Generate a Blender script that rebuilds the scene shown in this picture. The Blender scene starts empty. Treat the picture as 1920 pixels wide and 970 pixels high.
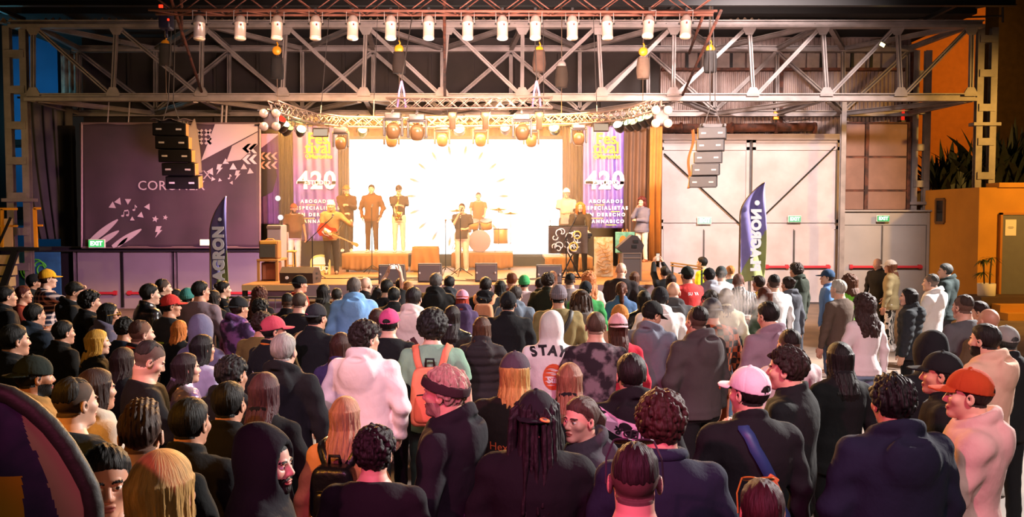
import bpy, bmesh, math, random
import numpy as np
from mathutils import Vector, Matrix
from mathutils.bvhtree import BVHTree
R = math.radians
SC = bpy.context.scene
C = SC.collection
# ---------------- camera, world, lights, exposure ----------------
FPX = 1600.0
HC = 2.6
PITCH = math.atan(75 / FPX)
cd = bpy.data.cameras.new('camera'); cam = bpy.data.objects.new('camera', cd); C.objects.link(cam)
cd.sensor_width = 36.0; cd.lens = 36.0 * FPX / 1920; cd.clip_start = 0.1; cd.clip_end = 300
cam.location = (0, 0, HC); cam.rotation_euler = (R(90) - PITCH, 0, 0)
SC.camera = cam
vs = SC.view_settings
vs.view_transform = 'Standard'; vs.look = 'None'; vs.gamma = 1; vs.use_curve_mapping = False
vs.exposure = 0.0
SC.cycles.max_bounces = 5; SC.cycles.diffuse_bounces = 3; SC.cycles.glossy_bounces = 2
SC.cycles.transparent_max_bounces = 6; SC.cycles.sample_clamp_indirect = 4.0
SC.cycles.caustics_reflective = False; SC.cycles.caustics_refractive = False
w = bpy.data.worlds.new('night'); SC.world = w; w.use_nodes = True
w.node_tree.nodes['Background'].inputs[0].default_value = (0.60, 0.50, 0.42, 1)
w.node_tree.nodes['Background'].inputs[1].default_value = 0.016

def light(name, kind, loc, aim, col, energy, size=1.0, size_y=None, angle=60, blend=0.5):
    d = bpy.data.lights.new(name, kind); d.color = col; d.energy = energy
    if kind == 'AREA':
        d.size = size
        if size_y: d.shape = 'RECTANGLE'; d.size_y = size_y
        d.spread = R(angle if angle > 60 else 170)
    elif kind == 'SPOT':
        d.spot_size = R(angle); d.spot_blend = blend; d.shadow_soft_size = size
    else:
        d.shadow_soft_size = size
    o = bpy.data.objects.new(name, d); C.objects.link(o); o.location = loc
    o.rotation_euler = (Vector(aim) - Vector(loc)).to_track_quat('-Z', 'Y').to_euler()
    return o
# stage wash from the stage trusses
light('stage_wash', 'AREA', (-1.6, 19.6, 5.2), (-1.6, 21.4, 1.3), (1.0, 0.50, 0.16), 2600, 9.0, 0.8)
light('stage_front_wash', 'AREA', (-1.2, 16.5, 6.0), (-1.2, 21.5, 2.0), (1.0, 0.60, 0.36), 560, 9.0, 0.6)
# amber back-lights on the stage truss, pointing out over the crowd
light('back_light', 'SPOT', (-4.2, 18.4, 4.9), (-3.0, 8.0, 1.4), (1.0, 0.42, 0.10), 6500, 0.15, angle=70, blend=0.7)
light('back_light', 'SPOT', (-0.2, 19.0, 4.9), (0.4, 8.0, 1.4), (1.0, 0.55, 0.20), 6500, 0.15, angle=72, blend=0.7)
light('back_light', 'SPOT', (2.6, 18.4, 4.9), (2.6, 8.0, 1.4), (1.0, 0.50, 0.16), 5500, 0.15, angle=70, blend=0.7)
# white floods from the right of the hall
light('white_flood', 'SPOT', (12.5, 13.5, 7.4), (2.4, 11.5, 1.2), (1.0, 0.93, 0.88), 24000, 0.3, angle=78, blend=0.6)
light('gate_flood', 'SPOT', (6.5, 12.0, 8.6), (6.2, 26, 2.6), (1.0, 0.82, 0.79), 20000, 0.5, angle=50, blend=0.7)
light('truss_wash', 'AREA', (1.5, 12.0, 4.6), (0.5, 24, 8.4), (1.0, 0.66, 0.60), 1050, 8.0, 1.0, angle=80)
# coloured moving heads sweeping the crowd from behind the camera
light('pink_beam', 'SPOT', (-2.5, -1.5, 7.5), (-1.5, 7.6, 1.2), (1.0, 0.50, 0.80), 3000, 0.12, angle=20, blend=0.6)
light('rose_beam', 'SPOT', (-2.5, -1.5, 5.0), (1.2, 4.8, 1.3), (1.0, 0.14, 0.34), 1900, 0.10, angle=32, blend=0.8)
light('magenta_beam', 'SPOT', (0.8, -2.5, 6.5), (0.3, 4.0, 1.5), (1.0, 0.20, 0.62), 1100, 0.06, angle=24, blend=0.5)
light('amber_beam', 'SPOT', (-5.0, 0.0, 6.0), (-1.8, 5.0, 1.0), (1.0, 0.38, 0.03), 1700, 0.08, angle=22, blend=0.7)
light('gold_beam', 'SPOT', (-6.5, 1.0, 5.5), (-4.4, 7.8, 1.4), (1.0, 0.60, 0.22), 260, 0.2, angle=36, blend=0.8)
light('crowd_fill', 'AREA', (3.5, -2.5, 8.0), (3.5, 9.0, 1.0), (1.0, 0.84, 0.76), 45, 5.0, 2.0)  # soft fill added over the crowd, not a moving head
light('house_light', 'SPOT', (2.5, -3.0, 9.0), (2.2, 11.5, 1.0), (1.0, 0.86, 0.84), 4200, 0.4, angle=52, blend=0.8)
light('purple_beam', 'SPOT', (-6.4, 17.6, 2.3), (-9.0, 24.6, 1.3), (0.86, 0.40, 0.74), 2600, 0.2, angle=80, blend=0.8)
light('violet_beam', 'SPOT', (-6.0, 13.5, 6.5), (-5.6, 22.0, 3.8), (0.95, 0.66, 0.80), 600, 0.3, angle=44, blend=0.8)
# sodium lamps on the yard at the right, blue lamp in the left corner
light('sodium_lamp', 'SPOT', (17.0, 17.0, 6.5), (13.0, 23.5, 1.8), (1.0, 0.52, 0.10), 4200, 0.2, angle=84, blend=0.7)
light('yard_lamp', 'SPOT', (17.5, 27.0, 8.0), (16.0, 33, 7.0), (1.0, 0.40, 0.06), 1300, 0.2, angle=120, blend=0.7)
light('blue_lamp', 'POINT', (-16.5, 26.5, 6.0), (0, 0, 0), (0.12, 0.60, 0.85), 170, 0.2)
light('stair_lamp', 'POINT', (-13.4, 18.6, 4.6), (0, 0, 0), (1.0, 0.66, 0.25), 160, 0.15)

# ---------------- helpers ----------------
def lin(h):
    h = h.lstrip('#'); o = []
    for i in (0, 2, 4):
        c = int(h[i:i+2], 16) / 255
        o.append(c / 12.92 if c <= 0.04045 else ((c + 0.055) / 1.055) ** 2.4)
    return tuple(o) + (1.0,)
_M = {}
def mat(name, hexc='#808080', rough=0.7, metal=0.0, var=0.0, vs=4.0, bump=0.0, bs=30.0, emit=0.0, col2=None, spec=0.5, stretch=None, sheen=0.0):
    """plain procedural surface: colour with optional noise variation towards col2, and noise bump"""
    key = (name, hexc, rough, metal, var, vs, bump, bs, emit, col2, stretch)
    if key in _M: return _M[key]
    m = bpy.data.materials.new(name); m.use_nodes = True
    nt = m.node_tree; b = nt.nodes['Principled BSDF']
    b.inputs['Base Color'].default_value = lin(hexc)
    b.inputs['Roughness'].default_value = rough; b.inputs['Metallic'].default_value = metal
    b.inputs['Specular IOR Level'].default_value = spec
    if emit:
        b.inputs['Emission Color'].default_value = lin(hexc); b.inputs['Emission Strength'].default_value = emit
    if var or bump:
        tc = nt.nodes.new('ShaderNodeTexCoord'); mp = nt.nodes.new('ShaderNodeMapping')
        nt.links.new(tc.outputs['Object'], mp.inputs[0])
        if stretch: mp.inputs['Scale'].default_value = stretch
    if var:
        n = nt.nodes.new('ShaderNodeTexNoise'); n.inputs['Scale'].default_value = vs; n.inputs['Detail'].default_value = 5
        nt.links.new(mp.outputs[0], n.inputs['Vector'])
        r = nt.nodes.new('ShaderNodeValToRGB')
        c1 = lin(hexc); c2 = lin(col2) if col2 else tuple(max(0, x * (1 - var)) for x in c1[:3]) + (1,)
        r.color_ramp.elements[0].position = 0.35; r.color_ramp.elements[1].position = 0.68
        r.color_ramp.elements[0].color = c2; r.color_ramp.elements[1].color = c1
        nt.links.new(n.outputs['Fac'], r.inputs[0]); nt.links.new(r.outputs[0], b.inputs['Base Color'])
    if bump:
        n = nt.nodes.new('ShaderNodeTexNoise'); n.inputs['Scale'].default_value = bs; n.inputs['Detail'].default_value = 4
        nt.links.new(mp.outputs[0], n.inputs['Vector'])
        bp = nt.nodes.new('ShaderNodeBump'); bp.inputs['Strength'].default_value = bump; bp.inputs['Distance'].default_value = 0.02
        nt.links.new(n.outputs['Fac'], bp.inputs['Height']); nt.links.new(bp.outputs[0], b.inputs['Normal'])
    _M[key] = m
    return m
def emis(name, hexc, strength):
    key = (name, hexc, strength)
    if key in _M: return _M[key]
    m = bpy.data.materials.new(name); m.use_nodes = True; nt = m.node_tree
    nt.nodes.remove(nt.nodes['Principled BSDF'])
    e = nt.nodes.new('ShaderNodeEmission'); e.inputs[0].default_value = lin(hexc); e.inputs[1].default_value = strength
    nt.links.new(e.outputs[0], nt.nodes['Material Output'].inputs[0])
    _M[key] = m; return m

def tag(o, label=None, cat=None, group=None, kind=None):
    if label: o['label'] = label
    if cat: o['category'] = cat
    if group: o['group'] = group
    if kind: o['kind'] = kind
    return o
def thing(name, label, cat, loc=(0, 0, 0), rz=0.0, group=None, kind=None):
    o = bpy.data.objects.new(name, None); C.objects.link(o); o.empty_display_size = 0.1
    o.location = loc; o.rotation_euler = (0, 0, rz)
    return tag(o, label, cat, group, kind)
def copy_tree(o, parent=None):
    c = o.copy(); C.objects.link(c); c.parent = parent
    for ch in list(o.children): copy_tree(ch, c)
    return c

class MB:
    def __init__(s): s.v = []; s.f = []; s.m = []; s.mi = 0
    def add(s, vs, fs):
        b = len(s.v); s.v += [tuple(x) for x in vs]; s.f += [tuple(b + i for i in f) for f in fs]; s.m += [s.mi] * len(fs)
        return s
    def box(s, c, d, mtx=None):
        vs = [Vector((x * d[0] / 2, y * d[1] / 2, z * d[2] / 2)) for x in (-1, 1) for y in (-1, 1) for z in (-1, 1)]
        if mtx is not None: vs = [mtx @ v for v in vs]
        c = Vector(c)
        return s.add([c + v for v in vs], [(0, 1, 3, 2), (4, 6, 7, 5), (0, 4, 5, 1), (2, 3, 7, 6), (0, 2, 6, 4), (1, 5, 7, 3)])
    def bb(s, lo, hi): return s.box([(a + b) / 2 for a, b in zip(lo, hi)], [b - a for a, b in zip(lo, hi)])
    def rbox(s, c, d, r=0.02, mtx=None, n=3):
        bm = bmesh.new(); bmesh.ops.create_cube(bm, size=1.0)
        for v in bm.verts: v.co = Vector((v.co.x * d[0], v.co.y * d[1], v.co.z * d[2]))
        bmesh.ops.bevel(bm, geom=bm.edges[:], offset=min(r, min(d) * 0.48), segments=n, affect='EDGES', profile=0.5)
        bm.verts.index_update()
        c = Vector(c)
        s.add([c + ((mtx @ v.co) if mtx is not None else v.co) for v in bm.verts], [[v.index for v in f.verts] for f in bm.faces]); bm.free()
        return s
    def frame(s, p, q, up=(0, 0, 1)):
        p, q = Vector(p), Vector(q); z = (q - p).normalized(); u = Vector(up)
        if abs(z.dot(u)) > 0.98: u = Vector((0, 1, 0))
        x = u.cross(z).normalized(); y = z.cross(x)
        return p, q, x, y, z
    def bar(s, p, q, w, h, up=(0, 0, 1)):
        p, q, x, y, z = s.frame(p, q, up)
        vs = [e + x * a * w / 2 + y * b * h / 2 for e in (p, q) for a, b in ((-1, -1), (1, -1), (1, 1), (-1, 1))]
        return s.add(vs, [(3, 2, 1, 0), (4, 5, 6, 7), (0, 1, 5, 4), (1, 2, 6, 5), (2, 3, 7, 6), (3, 0, 4, 7)])
    def ibeam(s, p, q, w, h, t=0.025, up=(0, 0, 1)):
        P, Q, x, y, z = s.frame(p, q, up)
        s.bar(P + y * (h / 2 - t / 2), Q + y * (h / 2 - t / 2), w, t, up); s.bar(P - y * (h / 2 - t / 2), Q - y * (h / 2 - t / 2), w, t, up)
        return s.bar(P, Q, t, h - 2 * t, up)
    def tube(s, pts, r, n=8, cap=True, r2=None):
        pts = [Vector(p) for p in pts]; rings = []; N = len(pts); b0 = len(s.v)
        prev = None
        for i, p in enumerate(pts):
            t = (pts[min(i + 1, N - 1)] - pts[max(i - 1, 0)]).normalized()
            if prev is None:
                u = Vector((0, 0, 1)) if abs(t.z) < 0.95 else Vector((1, 0, 0))
                x = u.cross(t).normalized()
            else:
                x = (prev - t * prev.dot(t)).normalized()
            prev = x; y = t.cross(x); rr = r if r2 is None else r + (r2 - r) * i / max(1, N - 1)
            rings += [p + x * math.cos(2 * math.pi * k / n) * rr + y * math.sin(2 * math.pi * k / n) * rr for k in range(n)]
        fs = [(i * n + k, i * n + (k + 1) % n, (i + 1) * n + (k + 1) % n, (i + 1) * n + k) for i in range(N - 1) for k in range(n)]
        if cap: fs += [tuple(range(n))[::-1], tuple((N - 1) * n + k for k in range(n))]
        return s.add(rings, fs)
    def lathe(s, prof, n=16, mtx=None, loc=(0, 0, 0)):
        """prof: list of (r, z); revolved round local z, closed at r = 0"""
        vs = []; fs = []; L = Vector(loc)
        for r, z in prof:
            for k in range(n):
                v = Vector((max(r, 1e-4) * math.cos(2 * math.pi * k / n), max(r, 1e-4) * math.sin(2 * math.pi * k / n), z))
                vs.append(L + (mtx @ v if mtx is not None else v))
        for i in range(len(prof) - 1):
            for k in range(n):
                fs.append((i * n + k, i * n + (k + 1) % n, (i + 1) * n + (k + 1) % n, (i + 1) * n + k))
        fs += [tuple(range(n))[::-1], tuple((len(prof) - 1) * n + k for k in range(n))]
        return s.add(vs, fs)
    def prism(s, poly, lo, hi, fn):
        """poly: 2-D outline, extruded lo..hi; fn(u, v, w) -> point"""
        n = len(poly)
        vs = [fn(u, v, lo) for u, v in poly] + [fn(u, v, hi) for u, v in poly]
        return s.add(vs, [tuple(range(n))[::-1], tuple(range(n, 2 * n))] + [(i, (i + 1) % n, n + (i + 1) % n, n + i) for i in range(n)])
    def grid(s, nu, nv, fn, thick=None):
        vs = [fn(i / nu, j / nv) for i in range(nu + 1) for j in range(nv + 1)]
        fs = [(i * (nv + 1) + j, (i + 1) * (nv + 1) + j, (i + 1) * (nv + 1) + j + 1, i * (nv + 1) + j + 1) for i in range(nu) for j in range(nv)]
        return s.add(vs, fs)
    def build(s, name, m, parent=None, smooth=False, solid=0.0, label=None, fix=True):
        me = bpy.data.meshes.new(name); me.from_pydata(s.v, [], s.f)
        ms = m if isinstance(m, (list, tuple)) else [m]
        for x in ms: me.materials.append(x)
        if len(ms) > 1: me.polygons.foreach_set('material_index', s.m)
        if fix and not solid:
            bm = bmesh.new(); bm.from_mesh(me); bmesh.ops.recalc_face_normals(bm, faces=bm.faces[:]); bm.to_mesh(me); bm.free()
        if smooth: me.polygons.foreach_set('use_smooth', [True] * len(me.polygons))
        me.update()
        o = bpy.data.objects.new(name, me); C.objects.link(o)
        if parent is not None: o.parent = parent
        if solid:
            md = o.modifiers.new('solid', 'SOLIDIFY'); md.thickness = solid; md.offset = 0
        if label: o['label'] = label
        return o
def struct(o): o['kind'] = 'structure'; return o

CP, SP = math.cos(PITCH), math.sin(PITCH)
def W(px, py, Y):
    """photo pixel -> world point at depth Y"""
    d = (px - 960) / FPX; v = (485 - py) / FPX
    t = Y / (CP + v * SP)
    return Vector((d * t, Y, HC + t * (v * CP - SP)))
def WX(px, Y): return W(px, 410, Y).x
def WZ(py, Y): return W(960, py, Y).z
def GY(py, z=0.0):
    """depth at which photo row py meets height z"""
    v = (485 - py) / FPX; dz = v * CP - SP
    return (z - HC) / dz * (CP + v * SP)
_ft = {}
def text_mesh(s, size=1.0, extrude=0.0, align='CENTER', spacing=1.0, bold=0.0):
    cu = bpy.data.curves.new('t', 'FONT'); cu.body = s; cu.size = size; cu.extrude = extrude; cu.align_x = align; cu.align_y = 'CENTER'
    cu.space_character = spacing; cu.offset = bold; cu.resolution_u = 3
    o = bpy.data.objects.new('t', cu); C.objects.link(o)
    dg = bpy.context.evaluated_depsgraph_get(); me = bpy.data.meshes.new_from_object(o.evaluated_get(dg))
    bpy.data.objects.remove(o); bpy.data.curves.remove(cu)
    return me
def text(s, size, mtx, m, parent, name='lettering', extrude=0.004, **k):
    me = text_mesh(s, size, extrude, **k); me.transform(mtx); me.materials.clear(); me.materials.append(m)
    o = bpy.data.objects.new(name, me); C.objects.link(o); o.parent = parent
    return o
def facing(loc, rz=0.0, roll=0.0):
    """matrix that stands a flat drawing (x right, y up) upright, facing the camera side (-Y)"""
    return Matrix.Translation(loc) @ Matrix.Rotation(rz, 4, 'Z') @ Matrix.Rotation(R(90), 4, 'X') @ Matrix.Rotation(roll, 4, 'Z')
rnd = random.Random(7)
# ================= SETTING =================
steel = mat('grey_painted_steel', '#8d8480', 0.55, 0.2, var=0.35, vs=2.5, bump=0.15, bs=25)
steel_d = mat('dark_painted_steel', '#4f4a47', 0.6, 0.2, var=0.4, vs=3)
rust = mat('rusty_steel', '#6b3d2c', 0.8, 0.2, var=0.5, vs=5, col2='#2f1d18', bump=0.2)
concrete = mat('concrete_floor', '#8a7768', 0.75, var=0.35, vs=0.7, col2='#5e5048', bump=0.1, bs=12)
gate_w = mat('white_painted_sheet', '#a89f9f', 0.6, var=0.12, vs=1.4, col2='#978c8a', bump=0.05, bs=8)
gate_g = mat('grey_painted_door', '#8f8984', 0.6, var=0.15, vs=1.2, bump=0.04, bs=10)
black = mat('black_metal', '#141414', 0.5, 0.3)
red_bar = mat('red_enamel', '#b02a34', 0.4)
dark_wall = mat('dark_boarding', '#2c2420', 0.85, var=0.4, vs=1.0)
cor_m = mat('corrugated_sheet', '#9a8a84', 0.6, 0.15, var=0.4, vs=1.2, col2='#6d5850', bump=0.1)
orange_m = mat('orange_render', '#c98a2a', 0.85, var=0.15, vs=1.5, bump=0.15, bs=40)

m = MB(); m.bb((-40, -8, -0.3), (40, 45, 0)); struct(m.build('floor', concrete))
# drain channels let into the floor on the right
for i, (y, x0, x1) in enumerate(((12.1, 4.6, 9.5), (11.45, 4.4, 9.0))):
    m = MB(); m.bb((x0, y, 0), (x1, y + 0.10, 0.012))
    for k in range(24): m.bb((x0 + (x1 - x0) * k / 24, y - 0.03, 0), (x0 + (x1 - x0) * (k + 0.5) / 24, y + 0.13, 0.018))
    struct(m.build('trim_%d' % (i + 1), steel_d))
YB = 26.2
# rear wall of the hall: dark boarding above the stage, with upright ribs
m = MB(); m.bb((WX(152, YB), YB + 0.3, 0), (WX(1240, YB), YB + 0.5, 9.0))
for k in range(13): m.bb((-11.8 + k * 1.32, YB + 0.2, 5.2), (-11.72 + k * 1.32, YB + 0.3, 8.9))
struct(m.build('wall_back', dark_wall))
# corrugated wall over the gates
m = MB(); x0, x1 = WX(1238, YB), WX(1705, YB)
def corr(u, v):
    return Vector((x0 + (x1 - x0) * u, YB + 0.12 + 0.025 * math.sin(u * 2 * math.pi * 62), WZ(262, YB) + (WZ(70, YB) - WZ(262, YB)) * v))
m.grid(372, 1, corr); m.bb((x0, YB + 0.2, 0), (x1, YB + 0.4, 8.4))
wr = struct(m.build('wall_right', cor_m))
m = MB()
for k in range(15):
    px = 1285 + k * 28
    m.bb((WX(px, YB), YB + 0.02, WZ(128, YB)), (WX(px + 24, YB), YB + 0.1, WZ(100, YB)))
m.build('clerestory_panel', mat('dull_panel', '#8d7f78', 0.6, var=0.4, vs=3), wr)
m = MB()
for px in (1283, 1305, 1365, 1532, 1537, 1590, 1625): m.bb((WX(px, YB), YB - 0.03, WZ(127, YB)), (WX(px + 5, YB), YB + 0.03, WZ(100, YB)))
m.build('clerestory_gap', black, wr)
m = MB(); m.bb((x0, YB - 0.1, WZ(133, YB)), (x1, YB + 0.12, WZ(128, YB))); m.bb((x0, YB - 0.1, WZ(98, YB)), (x1, YB + 0.12, WZ(92, YB)))
for px in (1452, 1698): m.bb((WX(px, YB), YB - 0.15, WZ(260, YB)), (WX(px + 10, YB), YB + 0.1, WZ(95, YB)))
m.build('wall_rail', rust, wr)
# roof slab and its ragged sheet edge
m = MB(); m.bb((-14.6, 23.4, 8.15), (12.6, 30, 8.4)); struct(m.build('roof', mat('roof_sheet', '#0e0c0a', 0.95)))
m = MB()
def edge(u, v): return Vector((-14.0 + 21 * u, 23.3 - 0.25 * v, WZ(43, 23.1) + 0.06 * math.sin(u * 700) * v + 0.03 * math.sin(u * 93) + 0.05 * v))
m.grid(500, 1, edge); struct(m.build('trim_3', mat('old_roof_edge', '#7a6048', 0.9, var=0.5), solid=0.01))

# ---- gates: two white sliding leaves with wicket doors ----
def door_leafs(parent, pxs, ytop, ybot, Y, m_panel, bar=None):
    for a, b in zip(pxs[:-1], pxs[1:]):
        q = MB(); q.rbox(((WX(a, Y) + WX(b, Y)) / 2, Y, (WZ(ytop, Y) + WZ(ybot, Y)) / 2), (WX(b, Y) - WX(a, Y) - 0.02, 0.05, WZ(ytop, Y) - WZ(ybot, Y)), 0.01)
        d = q.build('door_leaf', m_panel, parent)
        if bar:
            y0 = bar; q = MB(); lo, hi = WX(a, Y) + 0.15, WX(b, Y) - 0.15
            q.bar((lo, Y - 0.13, WZ(y0, Y)), (hi, Y - 0.13, WZ(y0, Y)), 0.05, 0.065)
            for x in (lo + 0.06, hi - 0.06): q.box((x, Y - 0.07, WZ(y0, Y)), (0.08, 0.12, 0.12))
            q.build('panic_bar', red_bar, d)
Y = 25.9
g = struct(thing('door_1', None, None, (0, 0, 0)))
for i, (a, b) in enumerate(((1237, 1403), (1409, 1573))):
    m = MB(); m.bb((WX(a, Y), Y, 0.02), (WX(b, Y), Y + 0.08, WZ(262, Y)))
    lf = m.build('gate_leaf', gate_w, g)
    m = MB()
    for px in (a, b - 6): m.bb((WX(px, Y), Y - 0.05, 0.02), (WX(px + 6, Y), Y, WZ(262, Y)))
    for py in (262, 276, 412, 424): m.bb((WX(a, Y), Y - 0.05, WZ(py + 6, Y)), (WX(b, Y), Y, WZ(py, Y)))
    m.build('frame', gate_w, lf)
    m = MB()
    p, q = ((1245, 288), (1388, 421)) if i == 0 else ((1432, 405), (1566, 275))
    m.tube([W(p[0], p[1], Y - 0.09), W(q[0], q[1], Y - 0.09)], 0.022, 6); m.build('brace_rod', black, lf)
    if i: m = MB(); m.bb((WX(b - 9, Y), Y - 0.06, WZ(420, Y)), (WX(b - 7, Y), Y - 0.045, WZ(280, Y))); m.build('edge_gap', steel_d, lf)
door_leafs(g, (1243, 1319, 1392), 430, 567, Y - 0.03, gate_w, None)
door_leafs(g, (1425, 1488, 1565), 430, 567, Y - 0.03, gate_w, 500)
m = MB()
for px in (1319, 1488): m.bb((WX(px, Y) - 0.02, Y - 0.1, 0.05), (WX(px, Y) + 0.02, Y - 0.05, WZ(432, Y)))
m.build('door_gap', steel_d, g)
m = MB(); m.bb((WX(1234, Y), Y - 0.15, WZ(263, Y)), (WX(1578, Y), Y - 0.02, WZ(252, Y))); m.build('header_track', gate_w, g)
m = MB(); m.bb((WX(1403, Y), Y + 0.06, 0), (WX(1409, Y), Y + 0.09, WZ(264, Y))); m.build('leaf_gap', steel_d, g)
# ---- brown metal panels and the grey porch doors ----
brown_p = mat('brown_sheet', '#7d5d50', 0.7, 0.1, var=0.25, vs=2, bump=0.05)
g = struct(thing('window_1', None, None))
m = MB()
for a, b in ((1583, 1618), (1626, 1697)):
    for c, d in ((233, 293), (296, 356), (359, 393)):
        m.rbox(((WX(a, Y) + WX(b, Y)) / 2, Y, (WZ(c, Y) + WZ(d, Y)) / 2), (WX(b, Y) - WX(a, Y), 0.06, WZ(c, Y) - WZ(d, Y)), 0.012)
m.build('sheet_panel', brown_p, g)
m = MB()
for px in (1577, 1619, 1698): m.bb((WX(px, Y), Y - 0.06, WZ(396, Y)), (WX(px + 6, Y), Y + 0.1, WZ(230, Y)))
for py in (293.5, 356.5, 393.5, 229): m.bb((WX(1577, Y), Y - 0.04, WZ(py + 3, Y)), (WX(1704, Y), Y + 0.08, WZ(py, Y)))
m.build('window_frame', rust, g)
g = struct(thing('door_2', None, None)); Yp = 25.6
m = MB(); m.bb((WX(1578, Yp), Yp, WZ(422, Yp)), (WX(1742, Yp), Yp + 0.4, WZ(397, Yp))); m.bb((WX(1578, Yp), Yp - 0.1, WZ(397, Yp)), (WX(1744, Yp), Yp + 0.4, WZ(394, Yp)))
m.bb((WX(1738, Yp), Yp - 0.02, 0), (WX(1743, Yp), Yp + 0.4, WZ(397, Yp))); m.build('door_surround', gate_g, g)
door_leafs(g, (1582, 1654, 1737), 423, 570, Yp + 0.02, gate_g, 500)
m = MB(); m.bb((WX(1653, Yp), Yp - 0.03, 0.05), (WX(1655.5, Yp), Yp, WZ(424, Yp))); m.build('door_gap', steel_d, g)
# post between the gates and a rusty duct above
m = MB(); m.ibeam((WX(1578, 25.2), 25.2, 0), (WX(1578, 25.2), 25.2, WZ(190, 25.2)), 0.14, 0.14, up=(0, 1, 0)); struct(m.build('pillar', steel))
o = thing('duct', 'rusty horizontal duct running above the white sliding gate', 'duct', (0, 0, 0))
m = MB(); m.tube([W(1237, 241, 25.6), W(1385, 240, 25.6), W(1530, 238, 25.6)], 0.13, 12); m.build('pipe', rust, o, True)
for px in (1277, 1372, 1455, 1527):
    m = MB(); m.tube([W(px - 2, 240, 25.6), W(px + 2, 240, 25.6)], 0.17, 12); m.build('flange', rust, o, True)

# ---- orange office block on the right ----
xa, xb = WX(1744, 25.6), WX(1835, 23.4)
struct_o = thing('wall_side_right', None, None); struct(struct_o)
zt = 3.45
m = MB(); m.prism([(xa, 25.7), (xb, 23.4), (xb + 6, 23.4), (xb + 6, 30), (xa, 30)], 0.0, zt, lambda u, v, w_: Vector((u, v, w_)))
m.bb((WX(1870, 23.4), 23.35, zt), (xb + 6, 24.0, zt + 0.13)); m.build('rendered_wall', orange_m, struct_o)
m = MB(); m.bar((xa, 25.66, 0.06), (xb, 23.36, 0.06), 0.04, 0.12); m.bar((xb, 23.38, 0.06), (WX(1838, 23.4), 23.38, 0.06), 0.04, 0.12); m.build('skirting', steel_d, struct_o)
# small window in the slanting wall
t0 = 0.18; dv = Vector((xb - xa, 23.4 - 25.7, 0)); nv = Vector((dv.y, -dv.x, 0)).normalized(); nv = nv if nv.y < 0 else -nv
wc = Vector((WX(1762, 25.1), 25.1, 0)); uu = dv.normalized()
tt = (wc - Vector((xa, 25.7, 0))).dot(uu); base = Vector((xa, 25.7, 0)) + uu * tt + nv * 0.02; z0, z1 = WZ(418, 25.1), WZ(374, 25.1)
g = struct(thing('window_2', None, None))
m = MB(); hw = 0.2
for s in (-1, 1): m.bar(base + uu * s * hw + Vector((0, 0, z0)), base + uu * s * hw + Vector((0, 0, z1)), 0.06, 0.08)
for z in (z0, z1): m.bar(base - uu * hw + Vector((0, 0, z)), base + uu * hw + Vector((0, 0, z)), 0.06, 0.08)
m.build('window_frame', mat('brown_wood', '#6b4a22', 0.7), g)
m = MB(); m.bar(base + Vector((0, 0, z0)), base + Vector((0, 0, z1)), 0.4, 0.03, up=nv); m.build('pane', mat('dark_glass', '#1b1d1f', 0.15, 0.0), g)
# office door with its paper notice, platform and steps
Yd = 23.33
g = struct(thing('door_3', None, None)); zf = 0.53
m = MB(); m.bb((WX(1880, Yd), Yd, zf), (WX(1936, Yd), Yd + 0.06, WZ(403, Yd))); dl = m.build('door_leaf', mat('grey_door', '#6a6664', 0.5, var=0.1), g)
m = MB(); m.bb((WX(1876, Yd), Yd - 0.02, zf), (WX(1880, Yd), Yd + 0.08, WZ(399, Yd))); m.bb((WX(1876, Yd), Yd - 0.02, WZ(403, Yd)), (WX(1940, Yd), Yd + 0.08, WZ(399, Yd))); m.build('door_frame', mat('orange_frame', '#b06e1c', 0.6), g)
o = thing('paper_notice', 'white paper notice taped to the grey office door', 'notice', (WX(1895, Yd), Yd - 0.012, WZ(427, Yd)))
m = MB(); m.box((0, 0, 0), (0.30, 0.006, 0.44)); m.build('sheet', mat('paper', '#e9dccb', 0.8), o)
m = MB()
for i, wd in enumerate((0.14, 0.18, 0.12)): m.box((0, -0.004, 0.02 - 0.022 * i), (wd, 0.003, 0.008))
m.build('lettering', black, o)
g = struct(thing('floor_platform', None, None))
m = MB(); m.bb((WX(1836, 22.6), 22.4, 0), (WX(1960, 22.6), 23.34, zf)); m.build('platform_slab', mat('dark_tile', '#4a3524', 0.7), g)
m = MB(); m.bb((WX(1880, 22.0), 22.0, 0), (WX(1965, 22.0), 22.4, 0.36)); m.bb((WX(1895, 21.6), 21.6, 0), (WX(1970, 21.6), 22.0, 0.18)); m.build('step', orange_m, g)
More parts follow.
